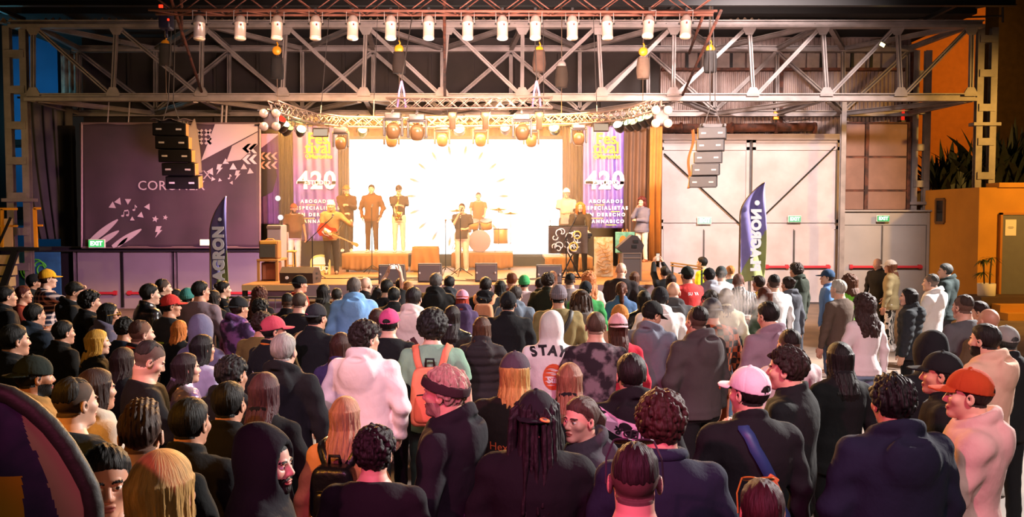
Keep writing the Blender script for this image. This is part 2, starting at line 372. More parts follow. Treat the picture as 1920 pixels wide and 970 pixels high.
# planter with a small dracaena
o = thing('potted_palm', 'two-stemmed palm in a round white planter beside the grey office door', 'plant', (WX(1853, 22.75), 22.75, zf))
m = MB(); m.lathe([(0.20, 0), (0.215, 0.02), (0.225, 0.33), (0.215, 0.34), (0.20, 0.34), (0.195, 0.29), (0.0, 0.29)], 24); m.build('pot', mat('white_pot', '#d8cfc4', 0.5), o, True)
for sx, h, seed in ((-0.06, 0.95, 1), (0.08, 1.02, 2)):
    rr = random.Random(seed); m = MB(); m.tube([(sx, 0, 0.28), (sx * 1.2, 0.01, 0.6), (sx * 1.5, 0.0, h)], 0.022, 8); st = m.build('stem', mat('palm_stem', '#4b3a25', 0.9), o, True)
    m = MB()
    for zz in (h, 0.62 if seed == 1 else 9):
        if zz > 5: continue
        for k in range(22):
            a = rr.uniform(0, 6.28); L = rr.uniform(0.22, 0.34); up = rr.uniform(-0.2, 0.9)
            pr = []
            for i in range(6):
                t = i / 5; pr.append((Vector((sx * 1.5 + math.cos(a) * L * t, math.sin(a) * L * t, zz + up * L * t * 0.6 - 0.32 * L * 2 * t * t)), 0.018 * math.sin(math.pi * (0.15 + 0.85 * t))))
            sd = Vector((-math.sin(a), math.cos(a), 0))
            vs_ = [p + sd * w_ * s for p, w_ in pr for s in (-1, 1)]
            m.add(vs_, [(2 * i, 2 * i + 1, 2 * i + 3, 2 * i + 2) for i in range(5)])
    m.build('leaf', mat('palm_leaf', '#3b4a1e', 0.6), st, True)
# facade far behind on the right, dark shrubs on the block's roof
m = MB(); m.bb((WX(1702, 33), 33, 0), (WX(1838, 33), 33.6, WZ(8, 33))); struct(m.build('wall_far', mat('ochre_facade', '#b8752f', 0.9, var=0.15)))
m = MB(); m.bb((WX(1838, 36), 35, 0), (WX(2060, 36), 36, WZ(-60, 36))); struct(m.build('wall_far_dark', mat('dimmed_facade', '#46371c', 0.9, var=0.3)))  # dark tone put into the colour where the yard lamp should not reach
def leafy(name, label, loc, rx, rz_, n, hexc, seed):
    rr = random.Random(seed); o = thing(name, label, 'plant', loc, group='dark plants on the office roof'); m = MB()
    for k in range(n):
        a = rr.uniform(0, 6.28); L = rr.uniform(0.5, 1.0) * rz_; lean = rr.uniform(0.1, 0.9)
        b0 = Vector((rr.uniform(-rx, rx) * 0.5, rr.uniform(-0.3, 0.3), 0.0)); prev = []
        for i in range(7):
            t = i / 6; p = b0 + Vector((math.cos(a) * lean * L * t, math.sin(a) * lean * L * t * 0.6, L * (t - 0.45 * lean * t * t)))
            w_ = 0.10 * math.sin(math.pi * (0.1 + 0.9 * t)); sd = Vector((-math.sin(a), math.cos(a), 0.3))
            prev += [p - sd * w_, p + sd * w_]
        m.add(prev, [(2 * i, 2 * i + 1, 2 * i + 3, 2 * i + 2) for i in range(6)])
    q = m.build('foliage', mat('dark_leaf', hexc, 0.6, var=0.4), o, True)
    m = MB(); m.tube([(0, 0, 0), (0.05, 0, rz_ * 0.4)], 0.06, 8); m.build('stem', rust, o, True)
for i, (px, s, zz, lb) in enumerate(((1765, 1.0, 1.5, 'low dark plant behind the steel column on the office roof'), (1800, 1.1, 2.0, 'dark spiky plant between the two steel columns above the orange wall'), (1868, 1.3, 2.7, 'tall dark plant beside the right-hand steel column on the office roof'), (1905, 1.3, 2.3, 'dark plant at the far right end of the office roof'))):
    leafy('roof_plant', lb, (WX(px, 27.0), 27.0, zt), s, zz, 60, '#1c241b', i + 3)
# ---- left corner: blue wall, dark net, grey doors with red bars ----
m = MB(); m.bb((-19, 29.5, 0), (WX(115, 29.5), 29.8, 9)); struct(m.build('wall_left', mat('blue_wall', '#2a78b8', 0.8, var=0.3, vs=0.6)))
m = MB()
for a, b in ((-18.8, 'f'),): m.bb((a, 29.3, 0), (a + 0.25, 29.5, 9))
m.bb((-19, 29.2, WZ(66, 29.3)), (-15, 29.5, 9.2)); m.bb((-22, 29.0, 0), (WX(18, 29.0), 29.2, 9.2)); m.bb((-19, 29.3, 5.1), (-15, 29.5, 5.3)); m.bb((-19, 29.3, 2.6), (-15, 29.5, 3.0)); struct(m.build('trim_4', black))  # black sheets added to darken the blue wall's top and left end
pale = thing('pale_panel', 'pale lit sheet hanging beyond the left end of the truss', 'sheet', W(132, 138, 28.5))
m = MB(); m.grid(16, 10, lambda u, v: Vector(((u - 0.5) * 0.62, 0.05 * math.sin(u * 22), (v - 0.5) * 1.3))); m.build('cloth', mat('pinkish_sheet', '#c79a86', 0.8, var=0.4, vs=3, col2='#7a4638'), pale, True, 0.01)
m = MB(); m.tube([(0.0, 0.03, 0.62), (0.05, 0.0, 0.9), (0.05, 0.0, 2.9)], 0.012, 6); m.build('cord', black, pale)
o = thing('dark_drape', 'long grey drape hanging beside the left steel column', 'drape', W(88, 320, 25.0))
m = MB()
def drape(u, v):
    return Vector((-0.75 + 1.5 * u + 0.42 * (1 - v) ** 2 * (1.0 - u), 0.07 * math.sin(u * 31 + 2 * v), -2.0 + 4.1 * v))
m.grid(60, 12, drape); m.build('cloth', mat('charcoal_cloth', '#5a5650', 0.95, var=0.3, vs=1.5), o, True, 0.012)
m = MB(); m.tube([(-0.8, 0, 2.12), (0.8, 0, 2.12)], 0.03, 8); m.build('rail', black, o)
Yl = 24.6
g = struct(thing('door_4', None, None))
door_leafs(g, (143, 229, 318), 472, 606, Yl, gate_g, 549); door_leafs(g, (331, 410, 492), 472, 606, Yl, gate_g, 549)
m = MB()
for px in (137, 228, 318, 326, 492): m.bb((WX(px, Yl), Yl - 0.05, 0), (WX(px + 3, Yl), Yl + 0.06, WZ(472, Yl)))
m.build('door_frame', steel, g)
m = MB(); m.bb((WX(229, Yl) - 0.03, Yl - 0.1, 0.05), (WX(229, Yl) + 0.03, Yl - 0.04, WZ(472, Yl))); m.build('lock_bar', black, g)
m = MB(); m.ibeam((WX(-20, 24.2), 24.2, WZ(467, 24.2)), (WX(492, 24.2), 24.2, WZ(467, 24.2)), 0.35, 0.14); struct(m.build('beam', mat('black_beam', '#1d1a18', 0.7)))
m = MB(); m.bb((-14.6, 24.9, 0), (WX(500, 24.9), 25.1, WZ(465, 24.9))); m.bb((WX(114, 24.95), 24.92, 0), (WX(140, 24.95), 25.1, 5.3)); struct(m.build('wall_behind_doors', mat('black_wall', '#15120f', 0.9)))
# yellow railings and pale steps of the left staircase
yel = mat('yellow_paint', '#e39b1d', 0.5, var=0.1)
o = thing('railing', 'yellow tubular railing on the landing beside the left steel column', 'railing', (0, 0, 0)); Yr = 22.2
m = MB(); m.bar(W(0, 392, Yr), W(32, 392, Yr), 0.06, 0.06); m.bar(W(0, 424, Yr), W(33, 424, Yr), 0.05, 0.05); m.bar(W(4, 392, Yr), W(4, 463.8, Yr), 0.06, 0.06); m.build('left_rail', yel, o)
m = MB(); m.bar(W(64, 391, Yr), W(76, 391, Yr), 0.06, 0.06); m.bar(W(66, 423, Yr), W(80, 423, Yr), 0.05, 0.05); m.bar(W(65, 391, Yr), W(68, 463.8, Yr), 0.08, 0.06); m.build('right_rail', yel, o)
o = thing('staircase', 'pale stair flight climbing out of frame at the far left', 'stairs', (0, 0, 0))
m = MB(); cream = mat('cream_board', '#c8ab74', 0.7, var=0.15)
for k in range(6):
    a = W(-30 + 0 * k, 478 + 21 * k, Yr); b = W(27 - 3 * k, 478 + 21 * k, Yr)
    m.bb((a.x, Yr - 0.1, a.z - 0.24), (b.x, Yr + 0.2, a.z))
m.build('step', cream, o)
m = MB(); m.bar(W(30, 470, Yr - 0.15), W(2, 548, Yr - 0.15), 0.09, 0.16); m.bar(W(20, 408, Yr - 0.15), W(-8, 470, Yr - 0.15), 0.05, 0.05); m.build('stringer', black, o)
m = MB(); m.bb((WX(3, Yr + 0.5), Yr + 0.5, WZ(464, Yr)), (WX(22, Yr + 0.5), Yr + 0.54, WZ(410, Yr))); m.build('cream_panel', cream, o)
m = MB(); m.bb((WX(-30, Yr), Yr - 0.2, WZ(470, Yr)), (WX(80, Yr), Yr + 0.4, WZ(464, Yr))); m.build('landing', black, o)
m = MB(); m.bb((WX(-40, Yr), Yr + 0.1, 0), (WX(-5, Yr), Yr + 0.6, WZ(470, Yr))); m.build('side_panel', black, o)
o = thing('graffiti_board', 'blue board with green spray-painted rings behind the left steel column', 'board', W(62, 515, 23.6))
m = MB(); m.bb((-0.75, 0, -1.9), (0.75, 0.06, 0.62)); m.build('board', mat('blue_board', '#1f5f8f', 0.7, var=0.3), o)
m = MB()
for cx, rr in ((-0.12, 0.26), (-0.12, 0.17), (0.2, 0.24), (0.24, 0.14), (0.1, 0.3)):
    pts = [Vector((cx + rr * 0.8 * math.cos(a), -0.015, 0.12 + rr * math.sin(a))) for a in np.linspace(0.4, 5.6, 18)]
    m.tube(pts, 0.022, 6)
m.build('sprayed_rings', mat('green_spray', '#49b53a', 0.7), o)

# ================= STEEL GANTRY =================
YT, YR2 = 22.9, 26.0
gt = thing('roof_gantry', 'long grey steel box truss spanning the hall above the stage', 'truss', (0, 0, 0)); gt['kind'] = 'structure'
fx_t = [62, 218, 379, 536, 686, 840, 980, 1122, 1264, 1405, 1543, 1683, 1822]
fx_b = [62, 212, 377, 530, 682, 829, 979, 1128, 1262, 1412, 1550, 1689, 1820]
rx = [148, 292, 430, 567, 700, 829, 958, 1087, 1215, 1340, 1457, 1581, 1702]
TT, TB, RT, RB = 46, 183, 92, 213
def chord(name, a, b, wd, ht, m_=steel):
    m = MB(); m.ibeam(a, b, wd, ht, 0.03); m.bar(Vector(a) - Vector((0, wd * 0.5 + 0.02, ht * 0.3)), Vector(b) - Vector((0, wd * 0.5 + 0.02, ht * 0.3)), 0.03, ht * 0.45); return m.build(name, m_, gt)
chord('top_chord', W(20, TT, YT), W(1842, TT, YT), 0.22, 0.20); chord('bottom_chord', W(50, TB, YT), W(1828, TB, YT), 0.22, 0.20)
chord('top_chord', W(138, RT, YR2), W(1712, RT, YR2), 0.2, 0.18); chord('bottom_chord', W(138, RB, YR2), W(1712, RB, YR2), 0.2, 0.18)
def member(name, a, b, wd, ht):
    m = MB(); p, q, x, y, z = m.frame(a, b, (0, 1, 0))
    m.bar(p + x * wd * 0.32, q + x * wd * 0.32, wd * 0.34, ht, (0, 1, 0)); m.bar(p - x * wd * 0.32, q - x * wd * 0.32, wd * 0.34, ht, (0, 1, 0)); m.bar(p + y * ht * 0.3, q + y * ht * 0.3, wd, ht * 0.25, (0, 1, 0))
    return m.build(name, steel, gt)
for i, (a, b) in enumerate(zip(fx_t, fx_b)):
    member('post', W(a, TT + 8, YT), W(b, TB - 8, YT), 0.10, 0.10)
    for px, py, sg in ((a, TT + 7, -1), (b, TB - 7, 1)):
        c = W(px, py, YT - 0.08); m = MB()
        poly = [(-0.17, 0.0), (0.17, 0.0), (0.17, 0.09), (0.09, 0.23), (-0.09, 0.23), (-0.17, 0.09)]
        m.prism(poly, -0.02, 0.02, lambda u, v, w_: Vector((c.x + u, c.y + w_, c.z + sg * (v - 0.06)))); m.build('gusset', steel, gt)
for i in range(12):
    if i < 6: member('diagonal', W(fx_t[i] + 8, TT + 9, YT), W(fx_b[i + 1] - 8, TB - 9, YT), 0.10, 0.09)
    else: member('diagonal', W(fx_b[i] + 10, TB - 9, YT), W(fx_t[i + 1] - 8, TT + 9, YT), 0.10, 0.09)
for i, px in enumerate(rx):
    member('post', W(px, RT + 5, YR2), W(px, RB - 5, YR2), 0.11, 0.10)
    if i < 12:
        up = i % 2 == 1
        a, b = (W(px, RB - 5, YR2), W(rx[i + 1], RT + 5, YR2)) if up else (W(px, RT + 5, YR2), W(rx[i + 1], RB - 5, YR2))
        member('diagonal', a, b, 0.12, 0.10)
for py0, py1 in ((TT, RT), (TB + 3, RB)):
    for i in range(0, 13, 2):
        m = MB(); m.ibeam(W(fx_t[i], py0, YT), W(rx[i], py1, YR2), 0.12, 0.14); m.build('cross_beam', steel, gt)
        if i + 1 < 13: m = MB(); m.ibeam(W(fx_t[i] + 12, py0 + 2, YT), W(rx[i + 1], py1, YR2), 0.13, 0.13); m.build('plan_brace', steel, gt)
        if i > 0: m = MB(); m.ibeam(W(fx_t[i] - 12, py0 + 2, YT), W(rx[i - 1], py1, YR2), 0.13, 0.13); m.build('plan_brace', steel, gt)
# batten columns
def column(name, x0, Y0, wd, zb, zt_, step):
    o = thing(name, None, None, (x0, Y0, zb)); o['kind'] = 'structure'; H = zt_ - zb
    for s in (-1, 1):
        m = MB(); m.ibeam((s * (wd / 2 - 0.09), 0, 0), (s * (wd / 2 - 0.09), 0, H), 0.18, 0.16, up=(0, 1, 0)); m.build('leg', steel, o)
    z = 0.35
    while z < H - 0.1:
        m = MB(); m.box((0, -0.1, z), (wd - 0.1, 0.03, 0.2)); m.box((0, 0.1, z), (wd - 0.1, 0.03, 0.2)); m.build('batten_plate', steel, o); z += step
    m = MB(); m.box((0, 0, H * 0.40), (wd + 0.2, 0.3, 0.09)); m.build('flange_plate', steel, o)
    return o
column('pillar_left', WX(38, YT + 0.2), YT + 0.2, 0.62, 0, WZ(46, YT), 0.95)
column('pillar_right', WX(1842, YT + 1.2), YT + 1.2, 0.56, 3.45, WZ(52, YT + 1.2), 0.95)
column('pillar_right_rear', WX(1722, YR2), YR2, 0.55, 0.0, WZ(95, YR2), 1.1)
# catwalk railing above the right end of the gantry
o = thing('catwalk_rail', 'thin handrail along the top of the gantry at the right', 'railing', (0, 0, 0)); o['kind'] = 'structure'
m = MB(); Yc = 24.0
m.tube([W(1345, 8, Yc), W(1700, 10, Yc), W(1875, 6, Yc)], 0.03, 6); m.tube([W(1345, 40, Yc), W(1700, 36, Yc), W(1880, 30, Yc)], 0.03, 6); m.tube([W(1700, 40, Yc), W(1880, 5, Yc - 0.8)], 0.03, 6); m.build('rail', steel_d, o)
for px in (1450, 1558, 1666, 1772, 1880):
    m = MB(); m.tube([W(px, 8, Yc), W(px, 42, Yc)], 0.03, 6); m.build('stanchion', steel_d, o)

m = MB(); m.ibeam((-14, 20.6, 7.78), (12, 20.6, 7.78), 0.16, 0.24)
for x in (-13, -4, 4, 11): m.bar((x, 20.6, 7.9), (x, 23.0, 7.9), 0.1, 0.1)
struct(m.build('trim_5', black))
# ================= STAGE =================
deck_m = mat('stage_ply', '#9a6b3c', 0.55, var=0.3, vs=2.0, bump=0.05)
fascia_m = mat('stage_fascia', '#7d6468', 0.7, var=0.2, vs=1.5)
skirt_m = mat('brown_skirt', '#5a3a22', 0.9, var=0.25, vs=2)
frame_d = mat('dark_frame', '#2a2420', 0.7)
ZS = 1.25; YF = 17.4
st = thing('stage', None, None, (0, 0, 0)); st['kind'] = 'structure'
xl, xr = WX(452, YF), WX(1335, YF)
m = MB(); m.bb((xl, YF, ZS - 0.06), (xr, 24.3, ZS)); m.bb((-6.35, 22.0, ZS - 0.06), (xl - 0.002, 24.3, ZS)); m.build('deck', deck_m, st)
m = MB(); m.bb((WX(560, YF), YF - 0.03, ZS - 0.30), (xr, YF + 0.02, ZS - 0.01)); m.build('fascia', fascia_m, st)
m = MB(); m.bb((xl, YF - 0.03, ZS - 0.12), (WX(560, YF), YF + 0.02, ZS - 0.01)); m.bb((xl, YF - 0.04, ZS - 0.34), (xr, YF, ZS - 0.30)); m.build('edge_trim', mat('edge_timber', '#a5845a', 0.7), st)
m = MB(); m.bb((xl + 0.3, YF + 0.05, 0), (WX(560, YF), YF + 0.1, ZS - 0.12)); m.build('left_skirt', mat('purple_lit_skirt', '#8a6a86', 0.85, var=0.2), st)  # violet of the purple light put into the dark skirt's colour
for k, (a, b) in enumerate(((560, 700), (705, 855), (860, 1010), (1015, 1170), (1175, 1334))):
    m = MB(); m.bb((WX(a, YF), YF + 0.12, 0), (WX(b, YF), YF + 0.16, ZS - 0.3)); m.build('front_board', mat('front_ply', '#8a5a34', 0.8, var=0.3, vs=2), st)
for px in (455, 560, 702, 857, 1012, 1172, 1330):
    m = MB(); m.bar((WX(px, YF), YF + 0.08, 0), (WX(px, YF), YF + 0.08, ZS - 0.06), 0.09, 0.08); m.build('leg', frame_d, st)
# risers draped with orange-brown cloth
def skirted(name, label, px0, px1, Y0, Y1, zt_, seed):
    o = thing(name, label, 'riser', (0, 0, ZS), group='cloth-skirted risers on the stage')
    x0, x1 = WX(px0, Y0), WX(px1, Y0)
    m = MB(); m.bb((x0, Y0 + 0.05, zt_ - ZS - 0.05), (x1, Y1, zt_ - ZS)); m.build('top', mat('riser_top', '#a27a4f', 0.7), o)
    m = MB(); H = zt_ - ZS
    m.grid(90, 6, lambda u, v: Vector((x0 + (x1 - x0) * u, Y0 + (0.035 * math.sin(u * (x1 - x0) * 17 + seed) + 0.02 * math.sin(u * 77)) * (1 - v) , 0.02 + 0.05 * (1 - v) * abs(math.sin(u * 9 + seed)) + (H - 0.02) * v)))
    m.build('skirt', mat('riser_cloth', '#8f6236', 0.9, var=0.2), o, True, 0.008)
    m = MB()
    for x in (x0 + 0.1, x1 - 0.1): m.bar((x, Y0 + 0.2, 0), (x, Y0 + 0.2, H - 0.05), 0.06, 0.06); m.bar((x, Y1 - 0.1, 0), (x, Y1 - 0.1, H - 0.05), 0.06, 0.06)
    m.build('leg', frame_d, o)
    return o
skirted('stage_riser', 'low skirted riser under the standing horn players at the left of the screen', 640, 765, 21.4, 23.6, 1.72, 1)
skirted('stage_riser', 'skirted riser under the drum kit behind the singer', 846, 962, 22.3, 23.85, 1.70, 2)
skirted('stage_riser', 'skirted riser behind the keyboard banner at the right of the screen', 1022, 1112, 21.6, 23.6, 1.62, 3)
o = thing('cloth_cover', 'orange-brown cloth thrown over a case between the two risers', 'cloth', (WX(799, 21.6), 21.6, ZS))
m = MB(); m.grid(24, 10, lambda u, v: Vector(((u - 0.5) * (0.66 + 0.1 * (1 - v)), -0.25 + 0.04 * math.sin(u * 19 + v * 3) * (1 - v * 0.7), 0.02 + 0.62 * v))); m.grid(24, 4, lambda u, v: Vector(((u - 0.5) * 0.66, -0.25 + 0.6 * v, 0.64))); m.build('cloth', mat('riser_cloth', '#8f6236', 0.9, var=0.2), o, True, 0.01)
m = MB(); m.rbox((0, 0.05, 0.31), (0.62, 0.55, 0.62), 0.03); m.build('case', frame_d, o)
# LED screen: nearly white picture with faint radial petals
YS = 24.0
sx0, sx1, sz0, sz1 = WX(656, YS), WX(1054, YS), ZS + 0.35, WZ(262, YS)
o = thing('led_screen', 'huge glowing white LED screen at the back of the stage', 'screen', ((sx0 + sx1) / 2, YS, sz0))
m = MB(); hw, hh = (sx1 - sx0) / 2, sz1 - sz0
m.bb((-hw, 0, 0), (hw, 0.02, hh)); scr = m.build('picture', mat('led_off', '#f0f0f0'), o)
sm = bpy.data.materials.new('led_picture'); sm.use_nodes = True; nt = sm.node_tree; nt.nodes.remove(nt.nodes['Principled BSDF'])
N = nt.nodes.new; L = nt.links.new
tc = N('ShaderNodeTexCoord'); sep = N('ShaderNodeSeparateXYZ'); L(tc.outputs['Object'], sep.inputs[0])
def mth(op, a, b=None):
    n = N('ShaderNodeMath'); n.operation = op
    for i, x in enumerate((a, b)):
        if x is None: continue
        if isinstance(x, (int, float)): n.inputs[i].default_value = x
        else: L(x, n.inputs[i])
    return n.outputs[0]
cxs = WX(858, YS) - (sx0 + sx1) / 2; czs = WZ(368, YS) - sz0
dx = mth('SUBTRACT', sep.outputs[0], cxs); dz = mth('SUBTRACT', sep.outputs[2], czs)
rad = mth('SQRT', mth('ADD', mth('MULTIPLY', dx, dx), mth('MULTIPLY', dz, dz)))
ang = mth('ARCTAN2', dz, dx)
pet = mth('POWER', mth('ABSOLUTE', mth('COSINE', mth('MULTIPLY', ang, 9.0))), 30.0)
def ring(r, wd): return mth('MAXIMUM', mth('SUBTRACT', 1.0, mth('MULTIPLY', mth('ABSOLUTE', mth('SUBTRACT', rad, r)), 1.0 / wd)), 0.0)
mask = mth('MULTIPLY', pet, ring(1.28, 0.24)); mask = mth('MULTIPLY', mask, 2.2)
mask2 = mth('MULTIPLY', pet, ring(1.12, 0.16))
mix = N('ShaderNodeMix'); mix.data_type = 'RGBA'; mix.clamp_factor = True
L(mask, mix.inputs[0]); mix.inputs[6].default_value = (1, 0.97, 0.90, 1); mix.inputs[7].default_value = (0.24, 0.115, 0.06, 1)
mix2 = N('ShaderNodeMix'); mix2.data_type = 'RGBA'; mix2.clamp_factor = True
L(mth('MULTIPLY', mask2, 0.9), mix2.inputs[0]); L(mix.outputs[2], mix2.inputs[6]); mix2.inputs[7].default_value = (0.21, 0.14, 0.22, 1)
em = N('ShaderNodeEmission'); L(mix2.outputs[2], em.inputs[0]); em.inputs[1].default_value = 5.0
L(em.outputs[0], nt.nodes['Material Output'].inputs[0]); scr.data.materials[0] = sm
m = MB()
for x in (-hw - 0.05, hw + 0.05): m.bb((x - 0.05, -0.02, -0.05), (x + 0.05, 0.12, hh + 0.1))
m.bb((-hw - 0.1, -0.02, hh), (hw + 0.1, 0.12, hh + 0.1)); m.bb((-hw - 0.1, -0.02, -0.08), (hw + 0.1, 0.12, 0)); m.bb((-hw, 0.02, 0), (hw, 0.14, hh)); m.build('cabinet', black, o)
m = MB()
for k in range(5): m.bb((-hw + 0.4 + k * (2 * hw - 0.8) / 4 - 0.05, 0.02, -0.35), (-hw + 0.4 + k * (2 * hw - 0.8) / 4 + 0.05, 0.12, -0.05))
m.build('foot', black, o)
# curtains
cur = mat('brown_curtain', '#5d4433', 0.95, var=0.25, vs=1.2)
def curtain(label, px0, px1, py0, py1, Y, hexm=cur, folds=9, amp=0.06, seed=0, tie=0.0):
    p0, p1 = W(px0, py0, Y), W(px1, py1, Y); o = thing('curtain', label, 'curtain', (p0.x, Y, p1.z), group='stage curtains')
    wdt, ht = p1.x - p0.x, p0.z - p1.z
    m = MB(); n = max(24, folds * 8)
    m.grid(n, 10, lambda u, v: Vector((wdt * u + tie * (1 - v) * wdt * (u - 0.5) * 0, amp * (0.5 + 0.5 * (1 - v)) * math.sin(u * folds * 6.283 + seed + 0.6 * math.sin(v * 4)), ht * v + 0.01)))
    m.build('cloth', hexm, o, True, 0.01)
    m = MB(); m.tube([(-0.05, 0, ht + 0.02), (wdt + 0.05, 0, ht + 0.02)], 0.025, 8); m.build('track', black, o); return o, ht
curtain('brown curtain between the left banner and the screen', 632, 656, 236, 500, 23.9, folds=4)
curtain('brown curtain along the right edge of the screen', 1055, 1096, 236, 500, 23.9, folds=6)
curtain('brown curtain behind and right of the right-hand Festival banner', 1160, 1224, 236, 492, 23.6, folds=5, amp=0.1)
curtain('narrow tan curtain hanging beside the white sliding gate', 1219, 1240, 236, 492, 23.3, mat('tan_curtain', '#a06a30', 0.95, var=0.2), folds=2)
curtain('dark olive curtain left of the left-hand Festival banner', 522, 553, 238, 470, 23.6, mat('olive_curtain', '#38301f', 0.95, var=0.2), folds=4)
vc = curtain('dark valance curtain strip above the screen', 636, 1100, 228, 262, 24.3, mat('valance', '#7a4a1f', 0.95), folds=22, amp=0.05)

m = MB()
for Yq in (23.2, 23.3, 23.6, 23.9, 24.3): m.tube([(WX(480, Yq), Yq, WZ(234.5, Yq)), (WX(1246, Yq), Yq, WZ(234.5, Yq))], 0.02, 6)
for px in (484, 640, 860, 1080, 1242): m.tube([W(px, 234.5, 23.2), Vector((W(px, 234.5, 23.2).x, 25.95, WZ(215, 26)))], 0.02, 6)
struct(m.build('trim_6', black))
# ---- printed banners ----
def cloth_banner(name, label, cat, px0, px1, py0, py1, Y, mats, wave=0.03, frame=None, nu=40, nv=40, colf=None, folds=4.0):
    a, b = W(px0, py1, Y), W(px1, py0, Y); wd, ht = b.x - a.x, b.z - a.z
    o = thing(name, label, cat, ((a.x + b.x) / 2, Y, a.z))
    def f(u, v): return Vector(((u - 0.5) * wd, wave * math.sin(u * folds * 6.28 + 1.5 * v) * (0.4 + 0.6 * (1 - v)), ht * v))
    m = MB(); m.grid(nu, nv, f)
    if colf: m.m = [colf((i + 0.5) / nu, (j + 0.5) / nv) for i in range(nu) for j in range(nv)]
    s_ = m.build('cloth', mats, o, True, 0.006)
    def at(px, py): return Vector((W(px, py, Y).x - o.location.x, -0.012 - wave, W(px, py, Y).z - a.z))
    return o, at, wd, ht
white_p = mat('white_print', '#e8e0e2', 0.7); grey_p = mat('grey_print', '#8f8484', 0.7)
def flat(o, name, m_, polys, at, th=0.004):
    """printed shapes given as outlines in photo pixels, laid on a banner's face"""
    m = MB()
    for pl in polys:
        P = [at(x, y) for x, y in pl]
        n = len(P); m.add(P + [p + Vector((0, th, 0)) for p in P], [tuple(range(n)), tuple(range(n, 2 * n))[::-1]] + [(i, n + i, n + (i + 1) % n, (i + 1) % n) for i in range(n)])
    return m.build(name, m_, o)
ban_w = mat('banner_white', '#a2979a', 0.7)
ban_d = mat('plum_banner', '#3b2a35', 0.75, var=0.3, vs=0.8, col2='#2a2026')
YBN = 23.4
bo, at, wd, ht = cloth_banner('stage_banner', 'large dark plum banner printed with white notes and bolts, left of the stage', 'banner', 154, 486, 232, 463, YBN, ban_d, 0.025)
def tri(cx, cy, s, a): return [(cx + s * math.cos(a + k * 2.094), cy + s * math.sin(a + k * 2.094)) for k in range(3)]
flat(bo, 'white_wedge_print', ban_w, [[(404, 233), (484, 233), (484, 246), (378, 302)]], at)
flat(bo, 'grey_wedge_print', grey_p, [[(484, 248), (484, 271), (452, 300), (425, 304), (436, 274)]], at)
bolt = lambda cx, cy, s: [(cx - 3 * s, cy - 8 * s), (cx + 5 * s, cy - 8 * s), (cx + 2 * s, cy - 2 * s), (cx + 6 * s, cy - 2 * s), (cx - 5 * s, cy + 10 * s), (cx - 1 * s, cy + 1 * s), (cx - 5 * s, cy + 1 * s)]
flat(bo, 'confetti_print', ban_w, [tri(424, 304, 7, 0.5), tri(438, 314, 8, 2.6), tri(396, 322, 8, 1.0), tri(400, 336, 5, 2.2), tri(413, 338, 4, 0.3), tri(212, 386, 8, 2.7), tri(223, 378, 8, 0.9), tri(241, 377, 7, 1.6), tri(278, 388, 7, 3.1), tri(265, 404, 7, 0.7), tri(249, 411, 5, 2.6), bolt(412, 317, 1.1), bolt(298, 434, 1.2)], at)
flat(bo, 'grey_confetti_print', grey_p, [tri(458, 314, 7, 0.5), tri(470, 322, 7, 2.5), tri(435, 343, 4, 1.0), bolt(446, 328, 1.0)], at)
flat(bo, 'cross_print', ban_w, [[(cx - 7, cy - 4 + k), (cx - 4, cy - 7 + k), (cx + 7, cy + 4 + k), (cx + 4, cy + 7 + k)] if d == 0 else [(cx - 7, cy + 4), (cx - 4, cy + 7), (cx + 7, cy - 4), (cx + 4, cy - 7)] for cx in (359, 375, 391) for cy in (249, 265) for d in (0, 1) for k in (0,)], at)
flat(bo, 'chevron_print', ban_w, [[(cx + 10, cy - 9), (cx + 2, cy), (cx + 10, cy + 9), (cx + 4, cy + 9), (cx - 6, cy), (cx + 4, cy - 9)] for cx in (461, 473) for cy in (279, 299)], at)
def stroke(p, q, w_):
    n = 10; dx_, dy_ = q[0] - p[0], q[1] - p[1]; L_ = math.hypot(dx_, dy_); nx, ny = -dy_ / L_, dx_ / L_
    return [(p[0] + dx_ * t + nx * w_ * math.sin(math.pi * min(1, t * 0.85 + 0.12)) ** 0.7, p[1] + dy_ * t + ny * w_ * math.sin(math.pi * min(1, t * 0.85 + 0.12)) ** 0.7) for t in np.linspace(0, 1, n)] + [(p[0] + dx_ * t - nx * w_ * math.sin(math.pi * min(1, t * 0.85 + 0.12)) ** 0.7, p[1] + dy_ * t - ny * w_ * math.sin(math.pi * min(1, t * 0.85 + 0.12)) ** 0.7) for t in np.linspace(1, 0, n)]
flat(bo, 'brush_stroke_print', ban_w, [stroke((168, 455), (222, 412), 6), stroke((180, 461), (224, 433), 5.5), stroke((212, 463), (266, 430), 6), stroke((222, 463), (240, 446), 3)], at)
star = lambda cx, cy, s: [(cx + s * (1 if k % 2 == 0 else 0.45) * math.sin(k * math.pi / 5 + 0.2), cy - s * (1 if k % 2 == 0 else 0.45) * math.cos(k * math.pi / 5 + 0.2)) for k in range(10)]
flat(bo, 'star_print', ban_w, [star(292, 411, 6.5), star(311, 408, 5)], at)
